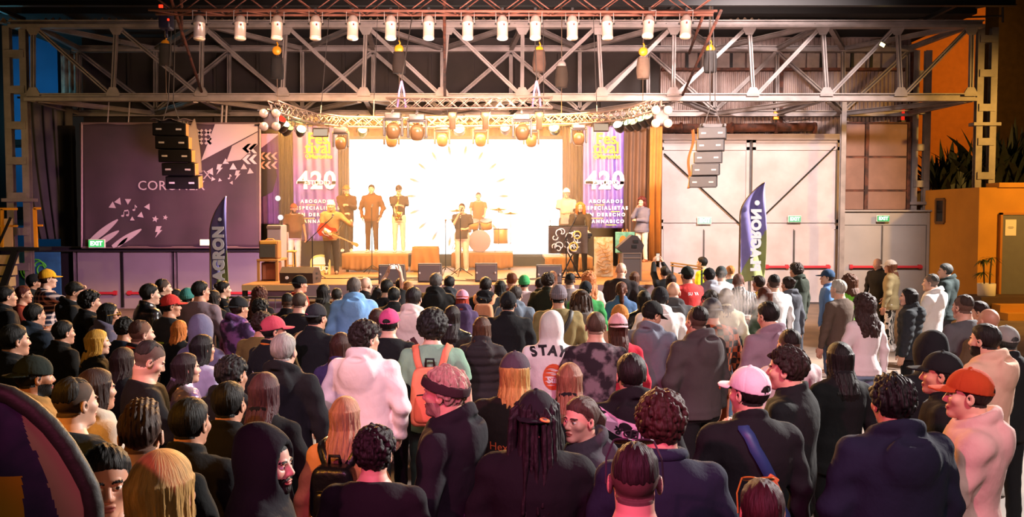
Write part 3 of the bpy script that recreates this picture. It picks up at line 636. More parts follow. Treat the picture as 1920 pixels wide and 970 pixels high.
def note(cx, cy, s, dbl=False):
    out = [[(cx + 2.2 * s * math.cos(a), cy + 1.6 * s * math.sin(a)) for a in np.linspace(0, 6.28, 9)[:-1]], [(cx + 1.3 * s, cy), (cx + 2.2 * s, cy), (cx + 2.2 * s, cy - 8 * s), (cx + 1.3 * s, cy - 8 * s)]]
    if dbl: out += [[(cx + 7 * s + 2.2 * s * math.cos(a), cy - s + 1.6 * s * math.sin(a)) for a in np.linspace(0, 6.28, 9)[:-1]], [(cx + 8.3 * s, cy - s), (cx + 9.2 * s, cy - s), (cx + 9.2 * s, cy - 9 * s), (cx + 8.3 * s, cy - 9 * s)], [(cx + 1.3 * s, cy - 8 * s), (cx + 9.2 * s, cy - 9 * s), (cx + 9.2 * s, cy - 7 * s), (cx + 1.3 * s, cy - 6 * s)]]
    else: out += [[(cx + 2.2 * s, cy - 8 * s), (cx + 5 * s, cy - 5 * s), (cx + 4.2 * s, cy - 3 * s), (cx + 2.2 * s, cy - 6 * s)]]
    return out
flat(bo, 'music_note_print', ban_w, note(231, 405, 1.3, True) + note(252, 394, 1.2) + note(430, 335, 1.0), at)
p = at(322, 349); text('CORONEX', 0.36, facing(p), ban_w, bo, spacing=1.05)
p = at(375, 329); text('NEX', 0.33, facing(p), grey_p, bo)
m = MB()
for px in (153, 487): m.tube([Vector((at(px, 230).x, 0.02, at(px, 230).z)), Vector((at(px, 464).x, 0.02, -0.02))], 0.035, 6)
for py in (231.5, 464): m.tube([Vector((at(153, py).x, 0.02, at(153, py).z)), Vector((at(487, py).x, 0.02, at(487, py).z))], 0.035, 6)
m.build('frame', mat('banner_frame', '#7d6a6a', 0.5, 0.5), bo)
m = MB()
for px in (201, 240, 415, 423): m.tube([Vector((at(px, 232).x, 0.02, at(px, 232).z)), Vector((at(px, 190).x, 0.1, at(px, 190).z))], 0.03 if px > 400 else 0.018, 6)
m.build('hanger', steel, bo)
# smaller purple backdrop to its right, with chevrons
bo, at, wd, ht = cloth_banner('stage_backdrop', 'narrow violet backdrop with pale chevrons between the plum banner and the left-hand Festival banner', 'banner', 488, 526, 250, 420, 24.3, mat('violet_cloth', '#57306e', 0.8, var=0.3), 0.03)
flat(bo, 'pale_wedge_print', mat('lilac_print', '#c89ac0', 0.8), [[(488, 251), (525, 251), (488, 280)]], at)
flat(bo, 'dark_print', mat('dark_print', '#231b22', 0.8), [[(488, 283), (512, 290), (520, 330), (512, 360), (488, 372)]], lambda x, y: at(x, y) + Vector((0, 0.004, 0)))
flat(bo, 'chevron_print', mat('salmon_print', '#d09a90', 0.8), [[(cx + 8, cy - 7), (cx + 2, cy), (cx + 8, cy + 7), (cx + 4, cy + 7), (cx - 4, cy), (cx + 4, cy - 7)] for cx in (490, 501, 513) for cy in (293, 310)], at)
m = MB()
for sx in (-wd / 2 + 0.03, wd / 2 - 0.03): m.tube([(sx, 0, ht), (sx, 0, WZ(234, 24.3) - bo.location.z)], 0.012, 6)
m.tube([(-wd / 2, 0, ht), (wd / 2, 0, ht)], 0.015, 6); m.build('hanger', black, bo)
# two Festival banners
yel_p = mat('yellow_print', '#c9a01c', 0.7)
def festival(px0, px1, py1, label, Y, face):
    bo, at, wd, ht = cloth_banner('festival_banner', label, 'banner', px0, px1, 236, py1, Y, mat('purple_banner', face, 0.4, var=0.35, vs=2.2, col2='#43357a', bump=0.3, bs=5), 0.035, folds=5)
    cx = (px0 + px1) / 2 + 2
    def t(s, dx_, py, size, m_, bold=0.0, sp=1.0): text(s, size, facing(at(cx + dx_, py)), m_, bo, spacing=sp, bold=bold)
    t('Fes', 3, 261, 0.43, yel_p, 0.008); t('tival', 3, 278.5, 0.43, yel_p, 0.008); t('Maronho', 8, 294, 0.17, yel_p, 0.006)
    q = at(cx - 17, 294)
    m = MB(); m.tube([q + Vector((0.05 * math.cos(a), 0, 0.05 * math.sin(a) + 0.01)) for a in np.linspace(0, 6.28, 12)], 0.012, 6); m.tube([q + Vector((0, 0, -0.04)), q + Vector((0, 0, -0.08))], 0.014, 6); m.build('pin_print', yel_p, bo)
    m = MB(); a_, b_ = at(cx - 24, 286.5), at(cx + 24, 286.5); m.bar(a_, b_, 0.006, 0.014); m.build('rule_print', yel_p, bo)
    t('420', 0, 340, 0.66, white_p, 0.02, 1.1)
    flat(bo, 'stripe_print', mat('purple_banner_band', face, 0.5), [[(cx - 36, 340), (cx + 36, 340), (cx + 36, 346), (cx - 36, 346)]], lambda x, y: at(x, y) + Vector((0, -0.004, 0)))
    text('ESTUDIO', 0.16, facing(at(cx + 2, 343) + Vector((0, -0.01, 0))), white_p, bo, spacing=1.1, bold=0.004)
    for i, s in enumerate(('ABOGADOS', 'ESPECIALISTAS', 'EN DERECHO', 'CANNABICO')):
        t(s, 2, 378 + i * 12.5, 0.125, white_p, 0.004, 1.5)
    for i, (dx_, w_) in enumerate(((-10, 18), (20, 16), (-14, 22), (12, 20))):
        a_, b_ = at(cx + dx_ - w_ / 2, 384.5 + i * 12.5), at(cx + dx_ + w_ / 2, 384.5 + i * 12.5); m = MB(); m.bar(a_, b_, 0.004, 0.018); m.build('rule_print', yel_p, bo)
    m = MB(); m.tube([Vector((-wd / 2 - 0.05, 0.02, ht)), Vector((wd / 2 + 0.05, 0.02, ht))], 0.03, 8); m.build('top_pole', black, bo)
festival(551, 633, 452, 'left-hand purple Festival banner hanging behind the guitarist', 23.2, '#7a50a0')
festival(1093, 1170, 428, 'right-hand purple Festival banner hanging behind the dreadlocked keyboard player', 23.2, '#66508e')
# ---- feather flags ----
def flag(px0, px1, py0, py1, Y, mirror, label, pole_left=True, lean=0):
    a, b = W(px0, py1, Y), W(px1, py0, Y); wd, ht = b.x - a.x, b.z - a.z
    o = thing('feather_flag', label, 'flag', (a.x, Y, 0)); z0 = a.z
    def left(v): return 0.0 if v < 0.68 else wd * 0.92 * ((v - 0.68) / 0.32) ** 1.9
    def right(v): return wd * (0.93 + 0.10 * math.sin(v * 3.0) * (1 - v) + lean * (1 - v))
    def f(u, v):
        l, r = left(v), max(left(v) + 0.01, min(right(v), wd * 1.12))
        return Vector((l + (r - l) * u, 0.05 * math.sin(u * 8 + v * 5) * (u * 0.8 + 0.1), z0 + ht * v + 0.08 * math.sin(u * 3) * (1 - v)))
    nu, nv = 24, 60; m = MB(); m.grid(nu, nv, f)
    m.m = [1 if (j / nv) < 0.40 * (0.25 + i / nu) ** 1.2 + 0.02 else 0 for i in range(nu) for j in range(nv)]
    m.build('cloth', [mat('lilac_flag', '#9488cc', 0.7, var=0.15), mat('olive_flag', '#a3ab6a', 0.7, var=0.15)], o, True, 0.006)
    m = MB(); pts = [Vector((0, 0, 0.05))] + [Vector((left(v), 0.0, z0 + ht * v)) for v in np.linspace(0, 1, 26)]; m.tube(pts, 0.022, 8, r2=0.01); m.build('pole', mat('flag_pole', '#8c6f4a', 0.4, 0.3), o, True)
    m = MB(); m.lathe([(0.28, 0), (0.28, 0.03), (0.05, 0.06), (0.04, 0.3), (0.0, 0.3)], 20); m.build('base', black, o)
    M_ = facing(Vector((wd * 0.56, -0.07, z0 + ht * 0.44)), 0, R(90) if not mirror else R(90))
    if mirror: M_ = M_ @ Matrix.Diagonal((1, -1, 1, 1))
    text('PLAGRON', ht * 0.125, M_, white_p, o, bold=0.016, spacing=1.06)
    m = MB(); m.lathe([(wd * 0.1, 0), (wd * 0.1, 0.006), (0.0, 0.006)], 16, Matrix.Rotation(R(90), 4, 'X'), (wd * 0.62, -0.05, z0 + ht * 0.80)); m.build('round_mark', white_p, o)
flag(396, 426, 368, 585, 15.2, False, 'tall lilac and olive feather flag with white letters before the left grey doors')
flag(1386, 1437, 342, 535, 15.0, True, 'lilac and olive feather flag with mirrored white letters in front of the white sliding gate', lean=0.06)

# ================= EXIT SIGNS =================
def exit_sign(px, py, Y, w_px, label, lit, glow, blank=False):
    c = W(px, py, Y); s = w_px / FPX * Y
    o = thing('exit_sign', label, 'sign', c, group='lit exit signs')
    m = MB(); m.rbox((0, 0.03, 0), (s, 0.06, s * 0.52), 0.012); m.build('housing', mat('sign_housing', '#cfcfc8', 0.5), o)
    if Y < 24: m = MB(); m.bar((0, 0.05, -s * 0.24), (0, 0.95, -0.17), 0.03, 0.03); m.build('bracket', black, o)
    m = MB(); m.rbox((0, -0.008, 0), (s * 0.94, 0.02, s * 0.44), 0.008); m.build('face', emis('exit_face', lit, glow), o)
    if not blank: text('EXIT', s * 0.36, facing((0, -0.02, 0)), emis('exit_letters', '#f4fff4', 2.2), o, bold=0.006)
exit_sign(181, 457, 23.2, 31, 'green lit exit sign below the left edge of the plum banner', '#3fae5a', 1.6)
exit_sign(386, 455, 23.2, 23, 'warm white lit exit sign below the plum banner, behind the feather flag', '#ffdca0', 2.6)
exit_sign(1321, 414, 25.75, 27, 'washed-out exit sign over the left leaf of the white gate', '#d8efdc', 1.1)
exit_sign(1490, 411, 25.75, 25, 'pale green exit sign over the right leaf of the white gate', '#8fd8a0', 1.1)
exit_sign(1656, 410, 25.45, 24, 'green exit sign over the grey porch doors', '#55c46c', 1.0)

# ================= LIGHTING TRUSSES =================
def lattice(o, pts, sz, r=0.022, rl=0.012, step=0.35, m_=None, diag=True):
    """square lattice truss along a polyline (local y across, z up)"""
    pts = [Vector(p) for p in pts]
    dirs = [(pts[min(i + 1, len(pts) - 1)] - pts[max(i - 1, 0)]).normalized() for i in range(len(pts))]
    cr = [d.cross(Vector((0, 0, 1))).normalized() for d in dirs]
    def corner(i, a, b): return pts[i] + cr[i] * a * sz / 2 + Vector((0, 0, b * sz / 2))
    for a, b in ((-1, -1), (1, -1), (1, 1), (-1, 1)):
        m = MB(); m.tube([corner(i, a, b) for i in range(len(pts))], r, 8); m.build('chord', m_, o, True)
    m = MB(); k = 0
    for i in range(len(pts) - 1):
        n = max(1, round((pts[i + 1] - pts[i]).length / step))
        for j in range(n):
            t0, t1 = j / n, (j + 1) / n; P = lambda a, b, t: corner(i, a, b).lerp(corner(i + 1, a, b), t)
            s = 1 if k % 2 else -1; k += 1
            for a in (-1, 1): m.tube([P(a, -s, t0), P(a, s, t1)], rl, 6); m.tube([P(a, s, t0), P(a, -s, t1)], rl, 6) if diag else None
            for b in (-1, 1): m.tube([P(-s, b, t0), P(s, b, t1)], rl, 6)
    m.build('lacing', m_, o, True)
alu = mat('aluminium', '#8e7b70', 0.4, 0.6)
rusty_truss = mat('rust_red_truss', '#7a4a3a', 0.7, 0.2, var=0.4, vs=4)
YP = 18.0
pt = thing('lighting_truss', 'rust-red lattice truss across the top of the photograph that carries the row of silver spotlights', 'truss', (0, 0, 0))
lattice(pt, [W(285 + 132 * k, 8 if k else 6, YP) for k in range(9)], 0.36, 0.028, 0.014, 0.42, rusty_truss, False)
m = MB(); m.tube([W(315, 18, YP - 0.35), W(1338, 23, YP - 0.35)], 0.03, 8); m.build('lamp_rail', rusty_truss, pt, True)
m = MB()
for k in range(12): m.tube([W(330 + 88 * k, 19 + 0.4 * k, YP - 0.35), W(330 + 88 * k, 14, YP)], 0.014, 6)
m.build('clamp', steel_d, pt)
for px0, py0, px1, py1 in ((318, -10, 378, 172), (340, -10, 341, 85), (378, 52, 335, 86), (833, -20, 834, 182), (1352, 20, 1280, 178), (1320, 25, 1292, 100)):
    m = MB(); m.tube([W(px0, py0, YP + 0.2), W(px1, py1, 22.8)], 0.035, 8); m.build('stay_pole', rust, pt, True)
# PAR cans
chrome = mat('polished_can', '#c4b2a6', 0.32, 0.55)
def par_can(px, py, tilt, yaw, i, label):
    o = thing('par_can', label, 'spotlight', W(px, 22, YP - 0.35), group='silver spotlights on the top truss')
    M_ = Matrix.Rotation(yaw, 4, 'Z') @ Matrix.Rotation(tilt, 4, 'X')
    off = Vector((0, 0, -0.08))
    m = MB(); m.lathe([(0.0, -0.50), (0.112, -0.50), (0.118, -0.48), (0.112, -0.46), (0.11, -0.20), (0.122, -0.19), (0.122, -0.17), (0.108, -0.15), (0.10, -0.08), (0.075, -0.02), (0.04, 0.0), (0.0, 0.005)], 24, M_, off); m.build('can', chrome, o, True)
    m = MB(); m.lathe([(0.0, -0.506), (0.095, -0.506), (0.095, -0.502), (0.0, -0.502)], 20, M_, off); m.build('lens', mat('lens_glass', '#d8c8a8', 0.1), o, True)
    m = MB()
    pv = M_ @ Vector((0, 0, -0.18)) + off; sx = (Matrix.Rotation(yaw, 4, 'Z') @ Vector((1, 0, 0)))
    m.tube([pv + sx * 0.13, sx * 0.135 + Vector((0, 0, 0.02)), sx * -0.135 + Vector((0, 0, 0.02)), pv - sx * 0.13], 0.010, 6); m.build('yoke', steel, o)
    m = MB()
    for s in (-1, 1): m.lathe([(0.0, -0.02), (0.022, -0.02), (0.022, 0.02), (0, 0.02)], 10, Matrix.Rotation(R(90), 4, 'Y'), pv + sx * s * 0.135)
    m.box((0, 0, 0.04), (0.05, 0.05, 0.08)); m.build('clamp', black, o)
    m = MB(); m.box((M_ @ Vector((0.03, -0.113, -0.24))) + off, (0.03, 0.012, 0.045), M_.to_3x3()); m.build('label', mat('can_label', '#5d2a22', 0.6), o)
xs_par = (374, 451, 520, 592, 662, 733, 804, 877, 942, 1004, 1073, 1138, 1218, 1287)
yaws = (0.2, 0.15, 0.1, 0.12, 0.05, 0.05, 0.03, 0.03, 0.02, -0.05, -0.04, 0, -0.35, -0.3)
tl = (0.16, 0.1, 0.08, 0.08, 0.05, 0.05, 0.06, 0.04, 0.05, 0.02, 0.03, 0.0, -0.3, -0.25)
ords = 'leftmost,second from the left,third from the left,fourth from the left,fifth from the left,sixth from the left,seventh from the left,seventh from the right,sixth from the right,fifth from the right,fourth from the right,third from the right,second from the right,rightmost'.split(',')
for i, px in enumerate(xs_par):
    par_can(px, 22, -0.25 + tl[i] * 0.5, yaws[i], i, 'silver can spotlight hanging from the top truss, %s of the fourteen' % ords[i])
# stage trusses
YA = 19.6
t1 = thing('stage_truss', 'curved silver lattice truss over the stage front carrying the lit lamps', 'truss', (0, 0, 0))
lattice(t1, [W(512, 200, 17.2), W(545, 212, 18.0), W(585, 223, 18.9), W(640, 229, 19.6), W(760, 231, 19.9), W(860, 229, 20.0), W(980, 227, 19.9), W(1080, 224, 19.6), W(1140, 220, 18.9), W(1190, 212, 18.0), W(1232, 198, 17.2)], 0.22, 0.02, 0.010, 0.24, alu)
t2 = thing('stage_truss', 'short straight silver lattice truss hanging above the middle of the stage', 'truss', (0, 0, 0))
lattice(t2, [W(725, 195, 18.2), W(882, 194, 18.2), W(1036, 193, 18.2)], 0.22, 0.02, 0.010, 0.24, alu)
for px in (753, 1006):
    m = MB(); m.tube([Vector((W(px, 150, 18.2).x, 20.6, 7.68)), W(px, 150, 18.2), W(px, 185, 18.2)], 0.012, 6); m.build('chain', steel_d, t2)
for px in (753, 1006):
    m = MB()
    for s in (-1, 1): m.tube([W(px, 152, 18.2), W(px, 172, 18.2) + Vector((s * 0.05, 0, 0)), W(px, 204, 18.2) + Vector((s * 0.09, 0, 0))], 0.022, 8)
    m.build('sling', mat('violet_sling', '#9a7ab0', 0.8), t2, True)
for px in (600, 700, 1020, 1120): m = MB(); q = W(px, 226, 19.4 if px in (600, 1120) else 19.8); m.tube([q, Vector((q.x, 20.6, 7.68))], 0.008, 6); m.build('hanging_wire', steel_d, t1)
# moving heads
def hang(o, z, L=0.17):
    m = MB(); m.bar((-L, 0, z), (L, 0, z), 0.03, 0.03); m.bar((0, -L, z), (0, L, z), 0.03, 0.03); m.build('clamp', steel_d, o)
def moving_head(px, py, Y, label, lit=None, big=1.0, down=0.1, drop=None):
    o = thing('moving_head', label, 'stage light', W(px, py, Y), group='moving-head lights over the stage')
    s = big; m = MB(); m.rbox((0, 0, -0.06 * s), (0.30 * s, 0.24 * s, 0.13 * s), 0.03); m.box((0, 0, 0.04 * s), (0.05, 0.05, 0.10)); m.build('base', mat('head_base', '#6f6862', 0.35, 0.4), o, True)
    m = MB()
    for k in (-1, 1): m.rbox((k * 0.17 * s, 0, -0.26 * s), (0.045 * s, 0.12 * s, 0.36 * s), 0.018)
    m.rbox((0, 0, -0.125 * s), (0.36 * s, 0.14 * s, 0.04 * s), 0.015); m.build('yoke', mat('head_yoke', '#5a524c', 0.4, 0.3), o, True)
    M_ = Matrix.Rotation(R(180) + down, 4, 'X')
    m = MB(); m.lathe([(0.0, -0.13), (0.07, -0.13), (0.12, -0.08), (0.135, 0.0), (0.13, 0.08), (0.105, 0.15), (0.09, 0.155), (0.0, 0.15)], 20, M_.copy() @ Matrix.Scale(s, 4), (0, 0, -0.32 * s)); m.build('head', mat('head_shell', '#7a5c3c', 0.3, 0.1), o, True)
    m = MB(); m.lathe([(0.0, 0.158), (0.085, 0.158), (0.07, 0.17), (0.0, 0.175)], 18, M_.copy() @ Matrix.Scale(s, 4), (0, 0, -0.32 * s)); m.build('lens', emis('head_lens', '#ffe9b0', lit) if lit else mat('lens_glass', '#d8c8a8', 0.1), o, True)
    hang(o, 0.06 if Y > 19 else 0.0)
    return o
heads = [(639, 240, 19.5, 'moving head at the left end of the curved truss, over the brown curtain'), (737, 212, 18.2, 'moving head under the left end of the short truss'), (734, 236, 20.0, 'moving head over the top-left corner of the screen'), (782, 215, 18.2, 'moving head with a pale lit lens left of the yellow-green lamp'), (829, 235, 20.0, 'moving head left of the bright yellow-green lamp over the screen'), (901, 235, 20.0, 'moving head between the yellow-green lamp and the red lamp'), (979, 214, 18.2, 'moving head to the right of the red lamp, under the short truss'), (996, 236, 20.0, 'moving head between the red lamp and the right-hand green lamp'), (1085, 232, 19.5, 'moving head at the top-left corner of the right-hand Festival banner')]
for i, (px, py, Y, lb) in enumerate(heads): moving_head(px, py, Y, lb, 3.0 if i == 3 else None, 1.12 if Y < 19 else 1.0, 0.3)
for px, lb in ((848, 'slim silver profile spot left of centre on the short truss'), (910, 'slim profile spot right of centre on the short truss'), (1011, 'slim profile spot at the right end of the short truss')):
    o = thing('profile_spot', lb, 'stage light', W(px, 207, 18.2), group='profile spots on the short truss')
    M_ = Matrix.Rotation(0.25, 4, 'X'); m = MB(); m.lathe([(0, -0.34), (0.07, -0.34), (0.07, -0.12), (0.09, -0.1), (0.09, 0.02), (0, 0.03)], 14, M_, (0, 0, -0.06)); m.build('barrel', mat('spot_barrel', '#b89c78', 0.35, 0.5), o, True)
    m = MB(); m.tube([(0.1, 0, -0.14), (0.1, 0, 0.02), (-0.1, 0, 0.02), (-0.1, 0, -0.14)], 0.01, 6); m.build('yoke', steel_d, o); hang(o, 0.04)
# lit LED cans: lamp body, glowing lens, small real lamp
def led_can(px, py, Y, hexc, strength, label, tilt=0.7, yaw=0.0, r=0.11, watts=0):
    o = thing('led_lamp', label, 'stage light', W(px, py, Y), group='lit lamps on the curved truss')
    M_ = Matrix.Rotation(yaw, 4, 'Z') @ Matrix.Rotation(R(90) - tilt + R(0), 4, 'X')
    m = MB(); m.lathe([(0, -0.2), (0.06, -0.2), (r * 0.9, -0.12), (r, 0.0), (r * 1.05, 0.01), (r * 0.9, 0.012)], 20, M_); m.build('can', mat('lamp_can', '#2a2622', 0.4, 0.3), o, True)
    m = MB(); m.lathe([(0, 0.005), (r * 0.9, 0.0), (r * 0.85, 0.03), (r * 0.5, 0.05), (0, 0.055)], 20, M_); m.build('lens', emis('lamp_glow', hexc, strength) if strength else mat('lens_glass', '#d8c8a8', 0.1), o, True)
    m = MB(); m.tube([(r + 0.03, 0, -0.05), (r + 0.03, 0, 0.16), (-r - 0.03, 0, 0.16), (-r - 0.03, 0, -0.05)], 0.01, 6); m.build('yoke', black, o); hang(o, 0.16)
    if watts:
        l = light('lamp_light', 'SPOT', W(px, py, Y - 0.12), W(px + yaw * 250, 640, 13.0), lin(hexc)[:3], watts, 0.1, angle=70, blend=1.0)
    return o
led_can(527, 224, 17.6, '#ff3020', 3, 'red lamp at the left end of the curved truss', 0.8, 0.9)
led_can(534, 233, 17.9, '#f4ffb0', 9, 'yellow-white lamp just below the red lamp on the left curve', 0.8, 0.9)
led_can(541, 239, 18.2, '#e0d060', 4, 'dull yellow lamp between the yellow-white and green lamps on the left curve', 0.8, 0.9)
led_can(565, 243, 18.7, '#d8ff9a', 14, 'green-white lamp over the top of the left-hand Festival banner', 0.6, 0.5, watts=60)
led_can(680, 244, 19.9, '#e2ff90', 16, 'bright green-yellow lamp above the left part of the screen', 0.6, 0.2, watts=80)
led_can(861, 242, 20.0, '#f2ff90', 22, 'brightest yellow-green lamp above the middle of the screen', 0.55, 0.0, 0.14, watts=120)
led_can(947, 240, 20.0, '#ff9070', 14, 'red-white lamp above the screen, right of centre', 0.55, -0.1, 0.12, watts=90)
led_can(1039, 240, 19.8, '#f0ff80', 20, 'green-yellow lamp above the right part of the screen', 0.6, -0.3, 0.13, watts=90)
led_can(1159, 234, 18.7, '#fff6d0', 16, 'white lamp over the right-hand Festival banner', 0.7, -0.6, 0.12, watts=60)
led_can(1178, 230, 18.3, '#d8ff9a', 6, 'slim green lamp right of the white lamp on the right curve', 0.8, -0.9)
led_can(1190, 229, 18.1, '#c08060', 0, 'unlit lamp between the two green lamps on the right curve', 0.8, -0.9)
led_can(1204, 223, 17.8, '#b0f090', 6, 'green lamp near the right end of the curved truss', 0.8, -0.9)
led_can(1217, 219, 17.6, '#c08060', 0, 'unlit lamp at the far right of the curved truss', 0.8, -0.9)
# blinders (four round lamps each) and flood panels
for px, py, lb in ((506, 225, 'four-lamp blinder at the left end of the curved truss'), (1241, 219, 'four-lamp blinder at the right end of the curved truss, by the gate')):
    o = thing('blinder', lb, 'stage light', W(px, py, 17.1), group='four-lamp blinders')
    m = MB(); m.rbox((0, 0.08, 0), (0.30, 0.12, 0.34), 0.05); m.tube([(0, 0.1, 0.15), (0, 0.1, 0.32)], 0.02, 8); m.build('housing', mat('blinder_body', '#6a5a54', 0.5, 0.3), o, True); hang(o, 0.19, 0.24)
    for sx in (-1, 1):
        for sz_ in (-1, 1):
            m = MB(); m.lathe([(0.0, 0.0), (0.07, 0.0), (0.09, 0.03), (0.088, 0.05), (0.05, 0.062), (0.0, 0.068)], 18, Matrix.Rotation(R(90), 4, 'X'), (sx * 0.12, 0.03, sz_ * 0.13)); m.build('lamp', mat('blinder_lamp', '#c9ab98', 0.25, 0.3), o, True)
for px, py, lb in ((601, 248, 'rectangular flood panel over the left-hand Festival banner'), (1127, 238, 'rectangular flood panel over the right-hand Festival banner')):
    o = thing('flood_panel', lb, 'stage light', W(px, py, 19.0), group='flood panels over the banners')
    m = MB(); Mx = Matrix.Rotation(-0.35, 3, 'X'); m.rbox((0, 0.03, 0), (0.34, 0.09, 0.20), 0.015, Mx); m.tube([(-0.18, 0.03, 0), (-0.18, 0.03, 0.2), (0.18, 0.03, 0.2), (0.18, 0.03, 0)], 0.01, 6); m.build('housing', mat('panel_body', '#3a2e26', 0.5), o); hang(o, 0.2, 0.22)
    m = MB(); m.rbox((0, -0.022, -0.01), (0.31, 0.012, 0.16), 0.005, Mx); m.build('glass', emis('panel_glow', '#f2d2b4', 0.75), o)
# chain hoists with yellow hook blocks and chain bags
def hoist(px, py, Y, label, bag, ybag, yel=True, lean=0.0):
    o = thing('chain_hoist', label, 'hoist', W(px, py, Y), group='chain hoists in the gantry')
    m = MB(); m.lathe([(0, -0.05), (0.09, -0.05), (0.11, 0), (0.09, 0.05), (0, 0.05)], 18, Matrix.Rotation(R(90), 4, 'X')); m.tube([(0, 0, 0.08), (0.03, 0, 0.14), (0, 0, 0.20)], 0.018, 6)
    m.build('hook_block', mat('hook_yellow', '#e0951f', 0.4) if yel else steel, o, True)
    m = MB(); m.tube([(0, 0, 0.18), (0, 0, 7.68 - o.location.z)], 0.012, 6); m.tube([(0.04, 0, -0.05), (0.05, 0, -0.3)], 0.008, 6)
    m.tube([(0.0, 0, -0.1), (0.0, 0, -1.3)], 0.008, 6); m.build('chain', mat('chain', '#6a5a4a', 0.5, 0.6), o)
    z = W(px, ybag, Y).z - W(px, py, Y).z
    m = MB(); m.grid(20, 8, lambda u, v: Vector((lean * (1 - v) + (0.15 - 0.03 * abs(v - 0.4)) * math.cos(u * 6.283) * (1 + 0.07 * math.sin(u * 25 + v * 5)), 0.13 * math.sin(u * 6.283), z + 0.25 - 0.5 * (1 - v))))
    m.add([Vector((lean + 0.12 * math.cos(a), 0.12 * math.sin(a), z - 0.24)) for a in np.linspace(0, 6.283, 13)[:-1]], [tuple(range(12))]); m.build('chain_bag', mat('bag_' + bag, bag, 0.9, var=0.3), o, True, 0.01)
for a in ((310, 83, 20.6, 'yellow hook hoist with a dark bag at the far left of the gantry', '#2b2723', 103), (519, 95, 20.6, 'yellow hook hoist with a dark bag, second from the left in the gantry', '#1d1a17', 128), (748, 92, 20.6, 'yellow hook hoist with a dark bag left of the rust-brown pole', '#2a211c', 118), (1011, 95, 20.6, 'yellow hook hoist with a brown cloth bag right of the rust-brown pole', '#5a4438', 115), (1053, 122, 20.6, 'grey hook hoist with a slumped dark bag right of the brown cloth bag', '#33291f', 145), (1206, 97, 20.6, 'yellow hook hoist with a pale brown bag in front of the corrugated wall', '#75604f', 128), (1332, 92, 20.6, 'yellow hook hoist with a black bucket at the right end of the top truss', '#2a2725', 116)):
    hoist(a[0], a[1], a[2], a[3], a[4], a[5], a[0] != 1053)
o = thing('hoist_motor', 'dark hoist motor with small red lights at the left end of the top truss', 'motor', W(312, 40, 18.4))
m = MB(); m.rbox((0, 0, 0), (0.26, 0.28, 0.36), 0.05); m.tube([(0, 0, -0.18), (0, 0, -0.35)], 0.03, 8); m.tube([(0.0, 0, 0.18), (0, 0, 0.45)], 0.02, 6); m.build('body', mat('motor_body', '#262438', 0.4, 0.2), o, True)
m = MB(); m.box((-0.05, -0.15, 0.28), (0.08, 0.03, 0.06)); m.box((0.10, -0.15, 0.0), (0.03, 0.03, 0.04)); m.build('indicator', emis('red_led', '#ff2a14', 3), o)
# line-array loudspeakers
def line_array(px_top, py_top, Y, n, wpx, hpx, step, label, face, lean, side, side_hex):
    top = W(px_top, py_top, Y); o = thing('line_array', label, 'loudspeaker', top, group='hanging line arrays')
    s = Y / FPX; x = 0.0; z = 0.0; ang = 0.0
    for k in range(n):
        ang = 0.015 + k * lean; hgt = hpx * s; wd = wpx * s
        c = Vector((step * k * s, 0.022 * k * k * 0.5, -hgt * (k + 0.5)))
        Mx = Matrix.Rotation(side, 3, 'Z') @ Matrix.Rotation(ang, 3, 'X')
        m = MB(); m.rbox(c, (wd, 0.5, hgt * 0.97), 0.02, Mx); cab = m.build('cabinet', face, o)
        m = MB(); m.rbox(c + Mx @ Vector((0, -0.25, 0)), (wd * 0.96, 0.03, hgt * 0.86), 0.01, Mx); m.build('grille', face, cab)
        sd = 1 if side > 0 else -1
        m = MB(); m.rbox(c + Mx @ Vector((sd * (wd / 2 + 0.006), 0.02, 0)), (0.02, 0.44, hgt * 0.9), 0.005, Mx); m.build('side_plate', mat('array_side', side_hex, 0.6), cab)
        for sx in (-1, 1):
            m = MB(); m.box(c + Mx @ Vector((sx * wd * 0.30, -0.268, 0.0)), (wd * 0.17, 0.012, hgt * 0.13), Mx); m.build('handle', mat('array_mark', '#8a8682', 0.5), cab)
    m = MB(); m.bar((-0.3, 0, 0.05), (0.3, 0, 0.05), 0.08, 0.08); m.bar((-0.25, -0.2, 0.05), (-0.25, 0.25, 0.05), 0.05, 0.06); m.bar((0.25, -0.2, 0.05), (0.25, 0.25, 0.05), 0.05, 0.06)
    for sx in (-0.2, 0.2): m.tube([(sx, 0, 0.05), (sx * 0.3, 0, 0.5), (sx * 0.2, 20.6 - Y, 7.68 - top.z)], 0.012, 6)
    m.build('flying_frame', steel_d, o)
    return o
la = line_array(321, 232, 20.3, 5, 58, 24.0, 4.2, 'black line-array loudspeaker column hanging in front of the plum banner', mat('black_grille', '#0a0909', 0.9, bump=0.3, bs=200, spec=0.08), 0.025, 0.16, '#a07a4a')
m = MB(); s = 20.3 / FPX
m.grid(10, 16, lambda u, v: Vector((0.36 + 0.20 * u * math.sin(0.3 + v * 1.2), 0.05 + 0.35 * u, 0.06 - 1.3 * v - 0.1 * math.sin(u * 5)))); m.grid(14, 4, lambda u, v: Vector((-0.4 + 0.85 * u, -0.26 + 0.5 * v, 0.07 + 0.03 * math.sin(u * 15)))); m.build('rain_cover', mat('cover_cloth', '#5a4f4c', 0.8), la, True, 0.008)
la = line_array(1336, 240, 20.3, 5, 50, 22.0, -3.2, 'grey line-array loudspeaker column hanging in front of the white gate', mat('grey_grille', '#3c3a39', 0.6, bump=0.3, bs=200), 0.02, -0.28, '#b0803a')
m = MB(); m.grid(6, 16, lambda u, v: Vector((-0.42 - 0.10 * v + 0.04 * math.sin(v * 9), 0.1 + 0.3 * u, -0.02 - 1.4 * v))); m.build('rain_cover', mat('brown_cover', '#8a5a34', 0.8), la, True, 0.008)
